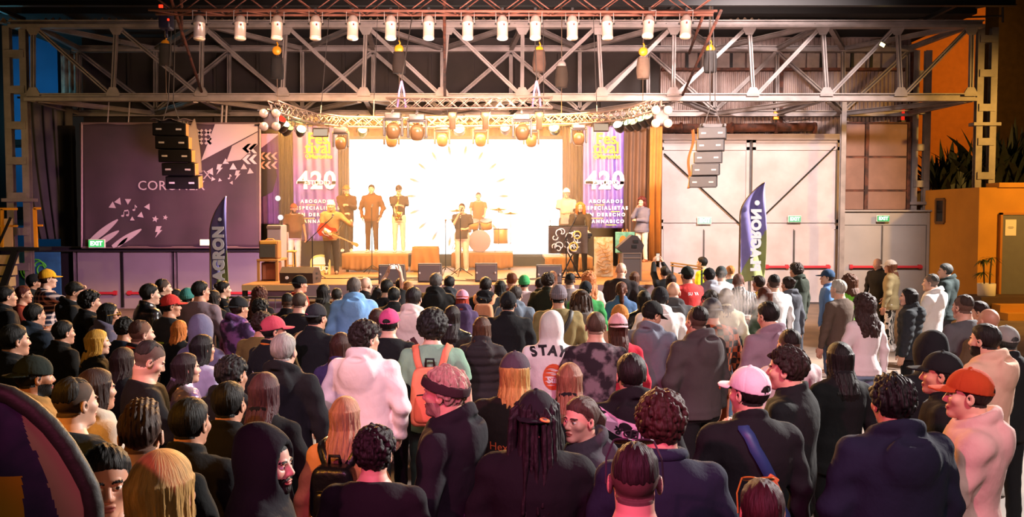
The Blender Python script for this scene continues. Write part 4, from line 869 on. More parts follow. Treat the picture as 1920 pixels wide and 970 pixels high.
# small fittings: flood lamp on the gantry, red beacons, junction box
o = thing('work_lamp', 'small bright yellow-white lamp on the gantry at the right', 'lamp', W(1654, 84, 22.6)); m = MB(); m.rbox((0, 0, 0), (0.16, 0.10, 0.12), 0.02, Matrix.Rotation(0.5, 3, 'Y')); m.tube([(0.05, 0.0, 0.05), (0.3, 0.3, 0.02)], 0.015, 6); m.build('housing', steel_d, o)
m = MB(); m.rbox((-0.02, -0.06, -0.01), (0.13, 0.02, 0.09), 0.008, Matrix.Rotation(0.5, 3, 'Y')); m.build('glass', emis('work_glow', '#ffe28a', 9), o)
o = thing('red_beacon', 'red lamp beside the rear column at the right, above the brown panels', 'lamp', W(1693, 215, 26.0)); m = MB(); m.lathe([(0.05, -0.18), (0.05, 0.16), (0.03, 0.2), (0, 0.2)], 12); m.build('lens', emis('beacon_red', '#e02a18', 1.1), o, True)
m = MB(); m.box((0, 0.11, -0.2), (0.12, 0.32, 0.06)); m.build('bracket', black, o)
o = thing('red_beacon', 'pair of tiny red lamps at the top of the photograph above the gantry', 'lamp', W(1512, 7, 24.0)); m = MB()
for dx_ in (-0.09, 0.02, 0.1): m.lathe([(0, -0.035), (0.035, -0.02), (0.035, 0.02), (0, 0.04)], 10, None, (dx_, 0, 0.01 * dx_))
m.build('lens', emis('beacon_red2', '#ff3a3a', 2.5), o, True)
m = MB(); m.box((0, 0.05, -0.06), (0.3, 0.06, 0.04)); m.build('bracket', black, o)
o = thing('junction_box', 'small yellow junction box on the wall under the gantry, above the rusty duct', 'box', W(1455, 217, 25.985)); m = MB(); m.rbox((0, 0, 0), (0.16, 0.12, 0.24), 0.02); m.build('case', yel, o)
m = MB(); m.tube([(0, 0, -0.12), (0.02, 0, -0.4)], 0.015, 6); m.tube([(0, 0, 0.1), (0.3, 0, -0.2), (1.0, 0.02, -0.1)], 0.01, 6); m.build('cable', black, o)

# ================= STAGE EQUIPMENT =================
grille_m = mat('wedge_grille', '#5a4c50', 0.7, bump=0.3, bs=220)
def wedge(px, py, Y, wpx, label, yaw=0.0, back=True):
    p = W(px, py, Y); o = thing('floor_monitor', label, 'loudspeaker', (p.x, Y, ZS), yaw, group='floor monitors along the stage front')
    wd = wpx * Y / FPX; D, H = 0.44, 0.40
    m = MB(); m.prism([(0, 0), (D, 0), (D, 0.16), (0.20, H), (0.03, H * 0.98)], -wd / 2, wd / 2, lambda u, v, w_: Vector((w_, u - D / 2, v))); m.build('cabinet', mat('wedge_box', '#3a3432', 0.6, bump=0.2, bs=120), o)
    m = MB(); m.rbox((0, -D / 2 - 0.004, H * 0.5), (wd * 0.94, 0.025, H * 0.86), 0.01); m.build('back_panel', grille_m if back else mat('wedge_box', '#3a3432', 0.6, bump=0.2, bs=120), o)
    for s in (-1, 1): m = MB(); m.rbox((s * wd * 0.42, -D / 2 - 0.02, H * 0.5), (wd * 0.07, 0.02, 0.04), 0.008); m.build('handle', mat('pale_handle', '#b8a8a4', 0.5), o)
    return o
wedge(736, 522, 17.75, 47, 'grey floor monitor behind the raised phone, left of the singer')
wedge(807, 519, 18.2, 43, 'grey floor monitor directly left of the singer')
wedge(912, 517, 18.3, 41, 'grey floor monitor directly right of the singer')
wedge(1029, 522, 17.7, 47, 'grey floor monitor in front of the keyboard stand')
# side-on dark wedge at the left
o = thing('floor_monitor', 'big dark floor monitor with round side handles at the left end of the stage front', 'loudspeaker', (WX(562, 17.9), 17.9, ZS), R(-8), group='floor monitors along the stage front')
m = MB(); m.prism([(-0.22, 0), (0.22, 0), (0.30, 0.12), (0.12, 0.32), (-0.10, 0.34), (-0.24, 0.22)], -0.36, 0.36, lambda u, v, w_: Vector((w_, u, v))); m.build('cabinet', mat('dark_wedge', '#33231d', 0.6, bump=0.2, bs=120), o)
m = MB(); m.lathe([(0, 0), (0.035, 0), (0.035, 0.01), (0, 0.01)], 14, Matrix.Rotation(R(90), 4, 'X'), (-0.2, -0.235, 0.12)); m.build('badge', mat('badge_white', '#e6e0dc', 0.5), o)
for dz in (0.1, 0.2): m = MB(); m.rbox((0.362, 0.0, dz), (0.012, 0.10, 0.05), 0.005); m.build('handle', black, o)
# monitor standing on a grey case at the right
o = thing('flight_case', 'grey upright flight case at the right end of the stage front', 'case', (WX(1183, 18.6), 18.6, ZS))
m = MB(); m.rbox((0, 0, 0.30), (0.42, 0.4, 0.60), 0.02); m.build('body', mat('case_grey', '#4d4648', 0.6), o)
for x in (-0.2, 0.2):
    for y in (-0.19, 0.19): m = MB(); m.bar((x, y, 0.0), (x, y, 0.61), 0.03, 0.03); m.build('edge_strip', alu, o)
for z in (0.6, 0.5): m = MB(); m.bar((-0.2, -0.2, z), (0.2, -0.2, z), 0.02, 0.025); m.build('edge_strip', alu, o)
o = thing('floor_monitor', 'dark floor monitor tipped on top of the grey flight case', 'loudspeaker', (WX(1183, 18.6), 18.6, ZS + 0.615), group='floor monitors along the stage front')
m = MB(); m.prism([(-0.22, 0.0), (0.2, 0.0), (0.24, 0.16), (0.10, 0.36), (-0.02, 0.38), (-0.34, 0.10)], -0.2, 0.22, lambda u, v, w_: Vector((u + 0.02, w_, v))); m.build('cabinet', mat('dark_wedge', '#33282a', 0.6, bump=0.2, bs=120), o)
for dz, dx_ in ((0.13, 0.05), (0.24, 0.08)): m = MB(); m.rbox((dx_, -0.205, dz), (0.11, 0.012, 0.07), 0.005); m.build('handle', black, o)
# amplifiers at the left of the stage
o = thing('amp_stack', 'lower wooden amplifier cabinet at the left side of the stage', 'amplifier', (WX(508, 18.6), 18.6, ZS)); m = MB(); m.rbox((0, 0, 0.2), (0.36, 0.32, 0.40), 0.02); m.build('cabinet', mat('amp_brown', '#6a3a22', 0.7), o)
m = MB(); m.rbox((0, -0.165, 0.2), (0.3, 0.012, 0.34), 0.005); m.build('grille', mat('amp_cloth', '#8a4f36', 0.9, bump=0.3, bs=150), o)
o = thing('amp_table', 'small wooden table carrying the upper guitar amplifier', 'table', (WX(506, 18.6), 18.75, ZS)); m = MB(); m.rbox((0, 0, 0.45), (0.46, 0.8, 0.05), 0.01); m.build('tabletop', mat('table_wood', '#9a6a34', 0.6), o)
for sx in (-0.2, 0.2):
    for sy in (-0.36, 0.36): m = MB(); m.bar((sx, sy, 0), (sx, sy, 0.43), 0.05, 0.05); m.build('leg', mat('table_wood', '#9a6a34', 0.6), o)
o = thing('guitar_amp', 'tweed guitar amplifier on the small table at the left of the stage', 'amplifier', (WX(506, 18.6), 18.6, ZS + 0.476)); m = MB(); m.rbox((0, 0, 0.2), (0.42, 0.28, 0.40), 0.03); m.build('cabinet', mat('tweed', '#8a5a2a', 0.8), o)
m = MB(); m.rbox((-0.02, -0.145, 0.17), (0.34, 0.012, 0.28), 0.005); m.build('grille', mat('amp_grille', '#3f3a30', 0.9, bump=0.3, bs=150), o)
m = MB(); m.rbox((0, -0.145, 0.355), (0.36, 0.012, 0.06), 0.005); m.tube([(-0.1, 0, 0.4), (-0.06, 0, 0.43), (0.06, 0, 0.43), (0.1, 0, 0.4)], 0.012, 6); m.build('control_panel', mat('amp_panel', '#c8923e', 0.5), o)
o = thing('rack_case', 'grey equipment rack behind the amplifiers at the left', 'rack', (WX(519, 19.5), 19.5, ZS)); m = MB(); m.rbox((0, 0, 0.6), (0.32, 0.5, 1.2), 0.02); m.build('body', mat('rack_grey', '#8a7c7e', 0.6), o)
m = MB(); m.bar((-0.16, -0.26, 1.15), (0.16, -0.26, 1.15), 0.02, 0.06); m.build('edge_strip', alu, o)
for dz, lb in ((1.42, 'upper white round lamp beside the dark olive curtain'), (0.88, 'lower white round lamp beside the dark olive curtain')):
    o = thing('round_lamp', lb, 'stage light', W(521 if dz > 1 else 526, 372 if dz > 1 else 408, 22.3 if dz > 1 else 22.05), group='white round lamps by the left curtain'); m = MB(); m.lathe([(0, 0.0), (0.075, 0.0), (0.085, 0.05), (0.05, 0.12), (0, 0.12)], 18, Matrix.Rotation(R(-90), 4, 'X')); m.build('housing', mat('lamp_can', '#2a2622', 0.4, 0.3), o, True)
    m = MB(); m.lathe([(0, 0.012), (0.04, 0.01), (0.072, 0.0), (0, 0.0)], 18, Matrix.Rotation(R(90), 4, 'X'), (0, -0.002, 0)); m.build('lens', emis('round_glow', '#f3e8ea', 1.2), o, True)
    m = MB(); m.tube([(0.0, 0.1, 0), (0, 0.16, 0), (0, 0.16, ZS + 0.01 - o.location.z)], 0.018, 8); m.build('stand', black, o)
# bar stool / guitar stand frame between amp and stagehand
o = thing('stool', 'thin wooden stool behind the stagehand', 'stool', (WX(540, 20.0), 20.0, ZS)); m = MB(); m.rbox((0, 0, 0.58), (0.34, 0.30, 0.04), 0.015); m.build('seat', mat('stool_wood', '#b98b3a', 0.6), o)
for sx in (-0.13, 0.13):
    for sy in (-0.11, 0.11): m = MB(); m.tube([(sx * 1.15, sy * 1.15, 0), (sx, sy, 0.57)], 0.014, 6); m.build('leg', mat('stool_wood', '#b98b3a', 0.6), o)
m = MB(); m.tube([(-0.14, -0.12, 0.25), (0.14, -0.12, 0.25)], 0.01, 6); m.tube([(-0.14, 0.12, 0.25), (0.14, 0.12, 0.25)], 0.01, 6); m.build('stretcher', mat('stool_wood', '#b98b3a', 0.6), o)
# pale drum-shaped board with lettering behind the guitarist
o = thing('round_sign', 'yellow and white rounded sign with letters on the stage behind the guitarist', 'sign', (WX(600, 20.6), 20.6, ZS)); m = MB(); m.prism([(-0.24, 0), (0.24, 0), (0.24, 0.3)] + [(0.24 * math.cos(a), 0.3 + 0.18 * math.sin(a)) for a in np.linspace(0.1, 3.04, 12)] + [(-0.24, 0.3)], -0.03, 0.03, lambda u, v, w_: Vector((u, w_, v))); m.build('board', mat('pale_board', '#d8c878', 0.6), o)
m = MB(); m.prism([(-0.2, 0.24), (0.2, 0.24)] + [(0.2 * math.cos(a), 0.3 + 0.13 * math.sin(a)) for a in np.linspace(0.1, 3.04, 12)], -0.036, -0.03, lambda u, v, w_: Vector((u, w_, v))); m.build('white_field', white_p, o)
text('STUC', 0.15, facing((0, -0.04, 0.14)), white_p, o, bold=0.006)
# mic stands
def mic_stand(px, Y, label, hgt=1.45, boom=None, z=ZS):
    o = thing('microphone_stand', label, 'microphone stand', (WX(px, Y), Y, z), group='microphone stands on the stage')
    m = MB(); m.tube([(0, 0, 0.12), (0, 0, hgt)], 0.012, 8); m.build('pole', black, o)
    for k in range(3):
        a = k * 2.094 + 0.4; m = MB(); m.tube([(0, 0, 0.20), (0.30 * math.cos(a), 0.30 * math.sin(a), 0.012)], 0.010, 6); m.build('leg', black, o)
    tip = Vector((0, 0, hgt))
    if boom:
        m = MB(); b0 = tip - Vector(boom) * 0.3; tip = tip + Vector(boom); m.tube([b0, tip], 0.010, 6); m.build('boom', black, o)
    m = MB(); m.tube([tip, tip + Vector((0, 0.09, 0.05))], 0.014, 8, r2=0.018); m.lathe([(0, -0.03), (0.022, -0.02), (0.027, 0.0), (0.02, 0.022), (0, 0.03)], 12, None, tip + Vector((0, 0.11, 0.06))); m.build('microphone', mat('mic_metal', '#55504c', 0.4, 0.6), o, True)
mic_stand(697, 21.0, 'microphone stand in front of the man in the jacket on the left riser', 1.62)
mic_stand(863, 19.9, 'microphone stand in front of the singer', 1.35)
mic_stand(835, 20.4, 'microphone stand just left of the singer', 1.25)
mic_stand(585, 18.9, 'microphone stand between the stagehand and the guitarist', 0.95, (0.42, 0.1, 0.42))
mic_stand(1062, 18.9, 'microphone stand with a boom at the keyboard', 0.95, (0.22, 0.1, 0.42))
# keyboard on a stand with a printed cloth
o = thing('keyboard_stand', 'folding black keyboard stand in front of the dreadlocked player', 'stand', (WX(1070, 19.3), 19.3, ZS))
for s in (-1, 1):
    m = MB(); m.bar((-0.22 * s, -0.05 * s, 0), (0.22 * s, -0.05 * s, 0.92), 0.03, 0.03); m.build('leg', black, o)
m = MB(); m.bar((-0.45, 0.0, 0.92), (0.45, 0.0, 0.92), 0.04, 0.04); m.bar((-0.25, 0, 0.02), (0.25, 0, 0.02), 0.03, 0.03); m.build('crossbar', black, o)
o = thing('keyboard', 'keyboard lying on the folding stand in front of the dreadlocked player', 'keyboard', (WX(1070, 19.3), 19.42, ZS + 0.945))
m = MB(); m.rbox((0, 0.08, 0.04), (0.98, 0.34, 0.08), 0.015); m.build('body', black, o)
m = MB()
for k in range(36): m.rbox((-0.46 + k * 0.0263, 0.15, 0.086), (0.023, 0.16, 0.014), 0.003, n=1)
m.build('keys', white_p, o)
bo, at, wd, ht = cloth_banner('printed_cloth', 'dark cloth printed with white curling shapes hanging in front of the keyboard', 'banner', 1028, 1102, 425, 476, 19.1, mat('grey_cloth', '#5e5048', 0.85, var=0.3), 0.02)
m = MB(); rr = random.Random(5)
for k in range(16):
    cx, cz, r_ = rr.uniform(-0.3, 0.25), rr.uniform(0.08, 0.5), rr.uniform(0.05, 0.12); a0 = rr.uniform(0, 6)
    m.tube([Vector((cx + r_ * (0.4 + 0.6 * t) * math.cos(a0 + t * 4.6), -0.04, cz + r_ * (0.4 + 0.6 * t) * math.sin(a0 + t * 4.6))) for t in np.linspace(0, 1, 12)], 0.013, 6)
m.build('curl_print', white_p, bo)
m = MB()
for cx, cz, r_ in ((0.12, 0.16, 0.09), (0.2, 0.42, 0.08)): m.tube([Vector((cx + r_ * math.cos(a), -0.042, cz + r_ * math.sin(a))) for a in np.linspace(0, 6.28, 20)], 0.018, 6)
m.build('ring_print', mat('straw_print', '#d8b85a', 0.7), bo)
m = MB(); m.tube([(-wd / 2, 0.03, ht + 0.01), (wd / 2, 0.03, ht + 0.01)], 0.015, 6); m.tube([(-wd / 2 + 0.05, 0.03, ht), (-wd / 2 + 0.05, 0.16, ht + 0.15)], 0.01, 6); m.tube([(wd / 2 - 0.05, 0.03, ht), (wd / 2 - 0.05, 0.16, ht + 0.15)], 0.01, 6); m.build('hanging_bar', black, bo)
# two painted canvases leaning on the stage
o = thing('painted_canvas', 'tall pale canvas standing on the stage right of the keyboard', 'painting', (WX(1132, 19.8), 19.8, ZS), R(3)); m = MB(); m.rbox((0, 0, 0.46), (0.44, 0.03, 0.92), 0.008, Matrix.Rotation(-0.08, 3, 'X')); m.build('canvas', mat('pale_canvas', '#e6d8c0', 0.8, var=0.35, vs=9, col2='#c99a62'), o)
m = MB()
for k in range(9): m.tube([Vector((-0.14 + 0.28 * t + 0.03 * math.sin(k * 2 + t * 9), -0.012 - 0.08 * 0, 0.12 + 0.08 * k + 0.04 * math.sin(t * 7 + k))) + Vector((0, -0.025 + 0.08 * (0.12 + 0.08 * k - 0.46), 0)) for t in np.linspace(0, 1, 9)], 0.008, 5)
m.build('brushwork', mat('ochre_paint', '#b98a4e', 0.8), o)
m = MB(); m.bar((0, 0.3, 0.0), (0, 0.06, 0.8), 0.03, 0.03); m.build('strut', frame_d, o)
o = thing('painted_canvas', 'teal canvas painted with an orange rounded shape standing behind the grey flight case', 'painting', (WX(1172, 20.4), 20.4, ZS), R(-3)); m = MB(); m.rbox((0, 0, 0.78), (0.46, 0.03, 0.50), 0.008); m.build('canvas', mat('teal_canvas', '#6fb0a0', 0.8, var=0.3, vs=7, col2='#3f8078'), o)
m = MB(); m.lathe([(0, 0), (0.11, 0), (0.11, 0.006), (0, 0.006)], 18, Matrix.Rotation(R(90), 4, 'X') @ Matrix.Diagonal((0.8, 1.3, 1, 1)), (-0.05, -0.016, 0.8)); m.lathe([(0, 0), (0.07, 0), (0.07, 0.006), (0, 0.006)], 18, Matrix.Rotation(R(90), 4, 'X'), (0.06, -0.016, 0.74)); m.build('orange_shape', mat('orange_paint', '#c9742e', 0.8), o)
m = MB()
for sx in (-1, 1): m.bar((sx * 0.18, 0.06, 0), (sx * 0.05, 0.03, 1.1), 0.03, 0.02)
m.bar((0, 0.35, 0), (0, 0.05, 1.05), 0.03, 0.02); m.bar((-0.2, 0.03, 0.52), (0.2, 0.03, 0.52), 0.03, 0.03); m.build('easel', mat('table_wood', '#9a6a34', 0.6), o)
# drum kit
dk = thing('drum_kit', 'drum kit on the middle riser behind the singer', 'drums', (WX(900, 22.95), 22.95, 1.70))
shell = mat('drum_shell', '#b98a4a', 0.3); skin_d = mat('drum_skin', '#e8e0d0', 0.6); brass = mat('brass_cymbal', '#c8a040', 0.25, 0.9)
def drum(name, c, r, h, tilt, axis='X'):
    M_ = Matrix.Rotation(tilt, 4, axis); m = MB(); m.lathe([(r, -h / 2), (r, h / 2), (r * 0.98, h / 2 + 0.004), (0, h / 2 + 0.004)], 24, M_, c); q = m.build(name, shell, dk, True)
    m = MB(); m.lathe([(0, h / 2), (r * 0.97, h / 2), (r * 0.97, h / 2 + 0.012), (0, h / 2 + 0.012)], 24, M_, c); m.build('drum_head', skin_d, q, True)
    m = MB(); m.lathe([(r, h / 2 - 0.02), (r * 1.03, h / 2 - 0.02), (r * 1.03, h / 2 + 0.015), (r, h / 2 + 0.015)], 24, M_, c); m.build('hoop', alu, q, True)
drum('bass_drum', (0, -0.1, 0.30), 0.29, 0.42, R(90)); drum('tom', (-0.17, 0.0, 0.74), 0.15, 0.20, R(20)); drum('tom', (0.17, 0.0, 0.74), 0.16, 0.22, R(20)); drum('floor_tom', (0.55, 0.25, 0.42), 0.20, 0.40, 0); drum('snare_drum', (-0.42, 0.3, 0.60), 0.18, 0.14, 0.1)
for x, y, z, r_ in ((-0.62, 0.0, 1.12, 0.22), (0.50, 0.0, 1.16, 0.24), (-0.70, 0.35, 0.88, 0.18), (0.82, 0.3, 1.05, 0.22)):
    m = MB(); m.lathe([(0.0, 0.03), (0.04, 0.025), (0.05, 0.01), (r_, 0.0), (r_, -0.003), (0, 0.005)], 24, Matrix.Rotation(0.2, 4, 'X'), (x, y, z)); cy = m.build('cymbal', brass, dk, True)
    m = MB(); m.tube([(x, y, 0.2), (x, y, z + 0.02)], 0.011, 6)
    for k in range(3): m.tube([(x, y, 0.25), (x + 0.2 * math.cos(k * 2.09), y + 0.2 * math.sin(k * 2.09), 0.01)], 0.008, 5)
    m.build('cymbal_stand', alu, dk)
o = thing('ramp_rail', 'pair of timber rails running off the right end of the stage beside the white gate', 'rail', (0, 0, 0)); m = MB(); m.bar(W(1258, 493, 17.6), W(1318, 501, 16.4), 0.03, 0.03); m.bar(W(1258, 498, 17.6), W(1318, 506, 16.4), 0.03, 0.03); m.build('rail', mat('edge_timber', '#a5845a', 0.7), o)
for px, py, Yq in ((1261, 494, 17.55), (1316, 501, 16.45)): m = MB(); q = W(px, py, Yq); m.bar((q.x, q.y, 0 if Yq < 17 else ZS), (q.x, q.y, q.z), 0.035, 0.035); m.build('post', frame_d, o)
# crowd barrier in front of the stage, seen between heads at the left
o = thing('crowd_barrier', 'dark steel crowd barrier in front of the left part of the stage', 'barrier', (WX(520, 16.4), 16.4, 0)); m = MB(); m.tube([(-1.2, 0, 0.05), (-1.2, 0, 1.08), (1.2, 0, 1.08), (1.2, 0, 0.05)], 0.022, 8); m.build('frame', steel_d, o, True)
m = MB()
for k in range(18): m.tube([(-1.1 + k * 0.13, 0, 0.15), (-1.1 + k * 0.13, 0, 1.07)], 0.008, 5)
m.tube([(-1.2, 0, 0.15), (1.2, 0, 0.15)], 0.012, 6); m.build('infill_bars', steel_d, o)
m = MB()
for s in (-0.9, 0.9): m.bar((s, -0.35, 0.02), (s, 0.35, 0.02), 0.05, 0.03)
m.build('foot', steel_d, o)
# cables across the stage floor
o = thing('stage_cable', 'tangle of thin cables on the stage floor in front of the singer', 'cable', (0, 0, ZS)); m = MB(); rr = random.Random(3)
for k in range(7):
    x = WX(rr.uniform(640, 1000), 18.6); y = rr.uniform(18.4, 19.4)
    m.tube([Vector((x + 1.4 * t + 0.25 * math.sin(5 * t + k), y + 0.2 * math.sin(4 * t + k * 2), 0.011)) for t in np.linspace(-0.6, 0.6, 16)], 0.009, 5)
m.build('cable_run', black, o)
# near flag at the bottom-left corner
Yn = 2.15
o = thing('feather_flag', 'dark-poled purple flag with a yellow block and cream edge filling the bottom-left corner', 'flag', W(60, 900, Yn))
L0 = o.location.copy()
edge_px = [(-40, 728), (20, 742), (60, 768), (95, 800), (125, 838), (150, 880), (168, 915), (176, 950), (178, 1000), (178, 1060)]
E = [W(x, y, Yn) - L0 for x, y in edge_px]
m = MB(); m.tube([e + Vector((0, 0, 0)) for e in E], 0.024, 10); m.build('pole', mat('flag_sleeve', '#2b2825', 0.6, bump=0.2), o, True)
def epx(v):
    f_ = v * (len(edge_px) - 1); i = min(int(f_), len(edge_px) - 2); t = f_ - i
    return E[i].lerp(E[i + 1], t)
m = MB(); nu, nv = 70, 110
xl_ = (W(-60, 900, Yn) - L0).x
def ff(u, v):
    e = epx(v); return Vector((xl_ + (e.x - xl_) * u, 0.012 * math.sin(u * 7 + v * 4), e.z))
m.grid(nu, nv, ff)
def fc(i, j):
    u, v = (i + 0.5) / nu, (j + 0.5) / nv; e = epx(v); x = xl_ + (e.x - xl_) * u; z = e.z; px = 960 + (x + L0.x) * FPX / Yn; py = 410 + (HC - z - L0.z) * FPX / Yn
    if px < 32 and py > 897: return 2
    return 1 if px > 22 + (py - 750) * 0.28 + (6 if py > 850 else 0) else 0
m.m = [fc(i, j) for i in range(nu) for j in range(nv)]
m.build('cloth', [mat('flag_purple', '#4a3a66', 0.8, var=0.4, vs=14, col2='#2d3350'), mat('flag_cream', '#a8a27a', 0.8), mat('flag_yellow', '#e3a51d', 0.8)], o, True, 0.004)
m = MB(); m.tube([E[-1], Vector((E[-1].x, 0, -L0.z + 0.05))], 0.024, 8); m.lathe([(0.28, 0), (0.28, 0.03), (0.05, 0.06), (0.04, 0.3), (0, 0.3)], 20, None, (E[-1].x, 0, -L0.z)); m.build('base', black, o)
# ================= PEOPLE: implicit-surface body and clothing builder =================
def A3(v): return np.asarray(v, float)
class Field:
    def __init__(s, xs, ys, zs):
        s.xs, s.ys, s.zs = [np.asarray(a, float) for a in (xs, ys, zs)]
        s.F = np.full((len(xs), len(ys), len(zs)), 0.5)
    def sl(s, lo, hi):
        o = []
        for a, l, h in zip((s.xs, s.ys, s.zs), lo, hi):
            i0 = max(0, np.searchsorted(a, l) - 1); i1 = min(len(a), np.searchsorted(a, h) + 1); o.append(slice(i0, max(i1, i0)))
        return tuple(o)
    def put(s, fn, lo, hi, k=0.02, sub=False):
        q = s.sl(A3(lo) - k - 0.03, A3(hi) + k + 0.03)
        x, y, z = s.xs[q[0]][:, None, None], s.ys[q[1]][None, :, None], s.zs[q[2]][None, None, :]
        a = s.F[q]
        if a.size == 0: return s
        b = fn(x, y, z)
        if sub:
            b = -b; h = np.clip(0.5 - 0.5 * (b - a) / k, 0, 1); s.F[q] = a * h + b * (1 - h) + k * h * (1 - h)
        else:
            h = np.clip(0.5 + 0.5 * (a - b) / k, 0, 1); s.F[q] = a * (1 - h) + b * h - k * h * (1 - h)
        return s
    def cap(s, p, q, r1, r2=None, k=0.02, sy=1.0, sub=False):
        p, q = A3(p), A3(q); r2 = r1 if r2 is None else r2; d = q - p; dd = max(d @ d, 1e-9); rm = max(r1, r2)
        def fn(x, y, z):
            t = np.clip(((x - p[0]) * d[0] + (y - p[1]) * d[1] + (z - p[2]) * d[2]) / dd, 0, 1)
            return np.sqrt((x - p[0] - t * d[0]) ** 2 + ((y - p[1] - t * d[1]) * sy) ** 2 + (z - p[2] - t * d[2]) ** 2) - (r1 + (r2 - r1) * t)
        return s.put(fn, np.minimum(p, q) - rm, np.maximum(p, q) + rm, k, sub)
    def ell(s, c, r, k=0.02, sub=False, fr=None):
        c, r = A3(c), A3(r); rm = r.max() if fr is not None else r
        def fn(x, y, z):
            X, Y, Z = x - c[0], y - c[1], z - c[2]
            if fr is not None: X, Y, Z = [fr[0][i] * X + fr[1][i] * Y + fr[2][i] * Z for i in range(3)]
            k0 = np.sqrt((X / r[0]) ** 2 + (Y / r[1]) ** 2 + (Z / r[2]) ** 2); k1 = np.sqrt((X / r[0] ** 2) ** 2 + (Y / r[1] ** 2) ** 2 + (Z / r[2] ** 2) ** 2)
            return k0 * (k0 - 1) / np.maximum(k1, 1e-6)
        return s.put(fn, c - rm, c + rm, k, sub)
    def mod(s, fn):
        s.F = fn(s.F, s.xs[:, None, None], s.ys[None, :, None], s.zs[None, None, :]); return s
    def nets(s):
        F = s.F; S = F < 0
        c = np.zeros(tuple(n - 1 for n in F.shape), np.int8); offs = [(i, j, k) for i in (0, 1) for j in (0, 1) for k in (0, 1)]
        nx, ny, nz = c.shape
        for i, j, k in offs: c += S[i:i + nx, j:j + ny, k:k + nz]
        I, J, K = np.nonzero((c > 0) & (c < 8)); M = len(I)
        idx = np.full(c.shape, -1, np.int64); idx[I, J, K] = np.arange(M)
        V = {o: F[I + o[0], J + o[1], K + o[2]] for o in offs}
        P = np.zeros((M, 3)); n = np.zeros(M)
        for a in range(3):
            for o in offs:
                if o[a]: continue
                o2 = list(o); o2[a] = 1; o2 = tuple(o2); va, vb = V[o], V[o2]; m = (va < 0) != (vb < 0)
                t = np.where(m, va / np.where(m, va - vb, 1), 0); q = np.tile(A3(o), (M, 1)); q[:, a] += t
                P += q * m[:, None]; n += m
        P /= n[:, None]; out = np.empty((M, 3))
        for a, (g, B) in enumerate(((s.xs, I), (s.ys, J), (s.zs, K))): out[:, a] = g[B] + (g[B + 1] - g[B]) * P[:, a]
        fs = []
        for a in range(3):
            b, d = (a + 1) % 3, (a + 2) % 3
            sA = [slice(None)] * 3; sB = [slice(None)] * 3; sA[a] = slice(0, -1); sB[a] = slice(1, None)
            for q in (sA, sB):
                q[b] = slice(1, -1); q[d] = slice(1, -1)
            A_, B_ = S[tuple(sA)], S[tuple(sB)]; E = np.nonzero(A_ != B_); pos = [e.copy() for e in E]; pos[b] += 1; pos[d] += 1
            inside = A_[E]
            def at(db, dd):
                q = [e.copy() for e in pos]; q[b] -= db; q[d] -= dd; return idx[q[0], q[1], q[2]]
            f = np.stack([at(1, 1), at(0, 1), at(0, 0), at(1, 0)], 1); f[~inside] = f[~inside][:, ::-1]; fs.append(f)
        return out, np.concatenate(fs)
def mesh_np(name, v, f, mats=1, mi=None):
    me = bpy.data.meshes.new(name); me.vertices.add(len(v)); me.vertices.foreach_set('co', np.asarray(v, np.float32).ravel())
    n = len(f); me.loops.add(4 * n); me.loops.foreach_set('vertex_index', np.asarray(f, np.int32).ravel())
    me.polygons.add(n); me.polygons.foreach_set('loop_start', np.arange(0, 4 * n, 4, dtype=np.int32))
    me.polygons.foreach_set('use_smooth', np.ones(n, bool))
    for _ in range(mats): me.materials.append(None)
    if mi is not None: me.polygons.foreach_set('material_index', np.asarray(mi, np.int32))
    me.update(calc_edges=True); return me
def wob(x, y, z, fr, seed):
    r = np.random.RandomState(seed); o = 0
    for _ in range(4):
        k = r.normal(size=3) * fr; o = o + np.sin(k[0] * x + k[1] * y + k[2] * z + r.rand() * 6.28)
    return o / 4
def axis(parts):
    """uneven grid line: [(start, stop, step), ...]"""
    o = []
    for a, b, st in parts: o += list(np.arange(a, b - st * 0.4, st))
    return np.array(o + [parts[-1][1]])
HEAD0 = A3((0, 0.02, 1.622))
def head_rot(yaw, pitch):
    """rows = head frame axes in body space; yaw > 0 turns to the person's right (+x)"""
    return np.array((Matrix.Rotation(R(-yaw), 3, 'Z') @ Matrix.Rotation(R(pitch), 3, 'X')))
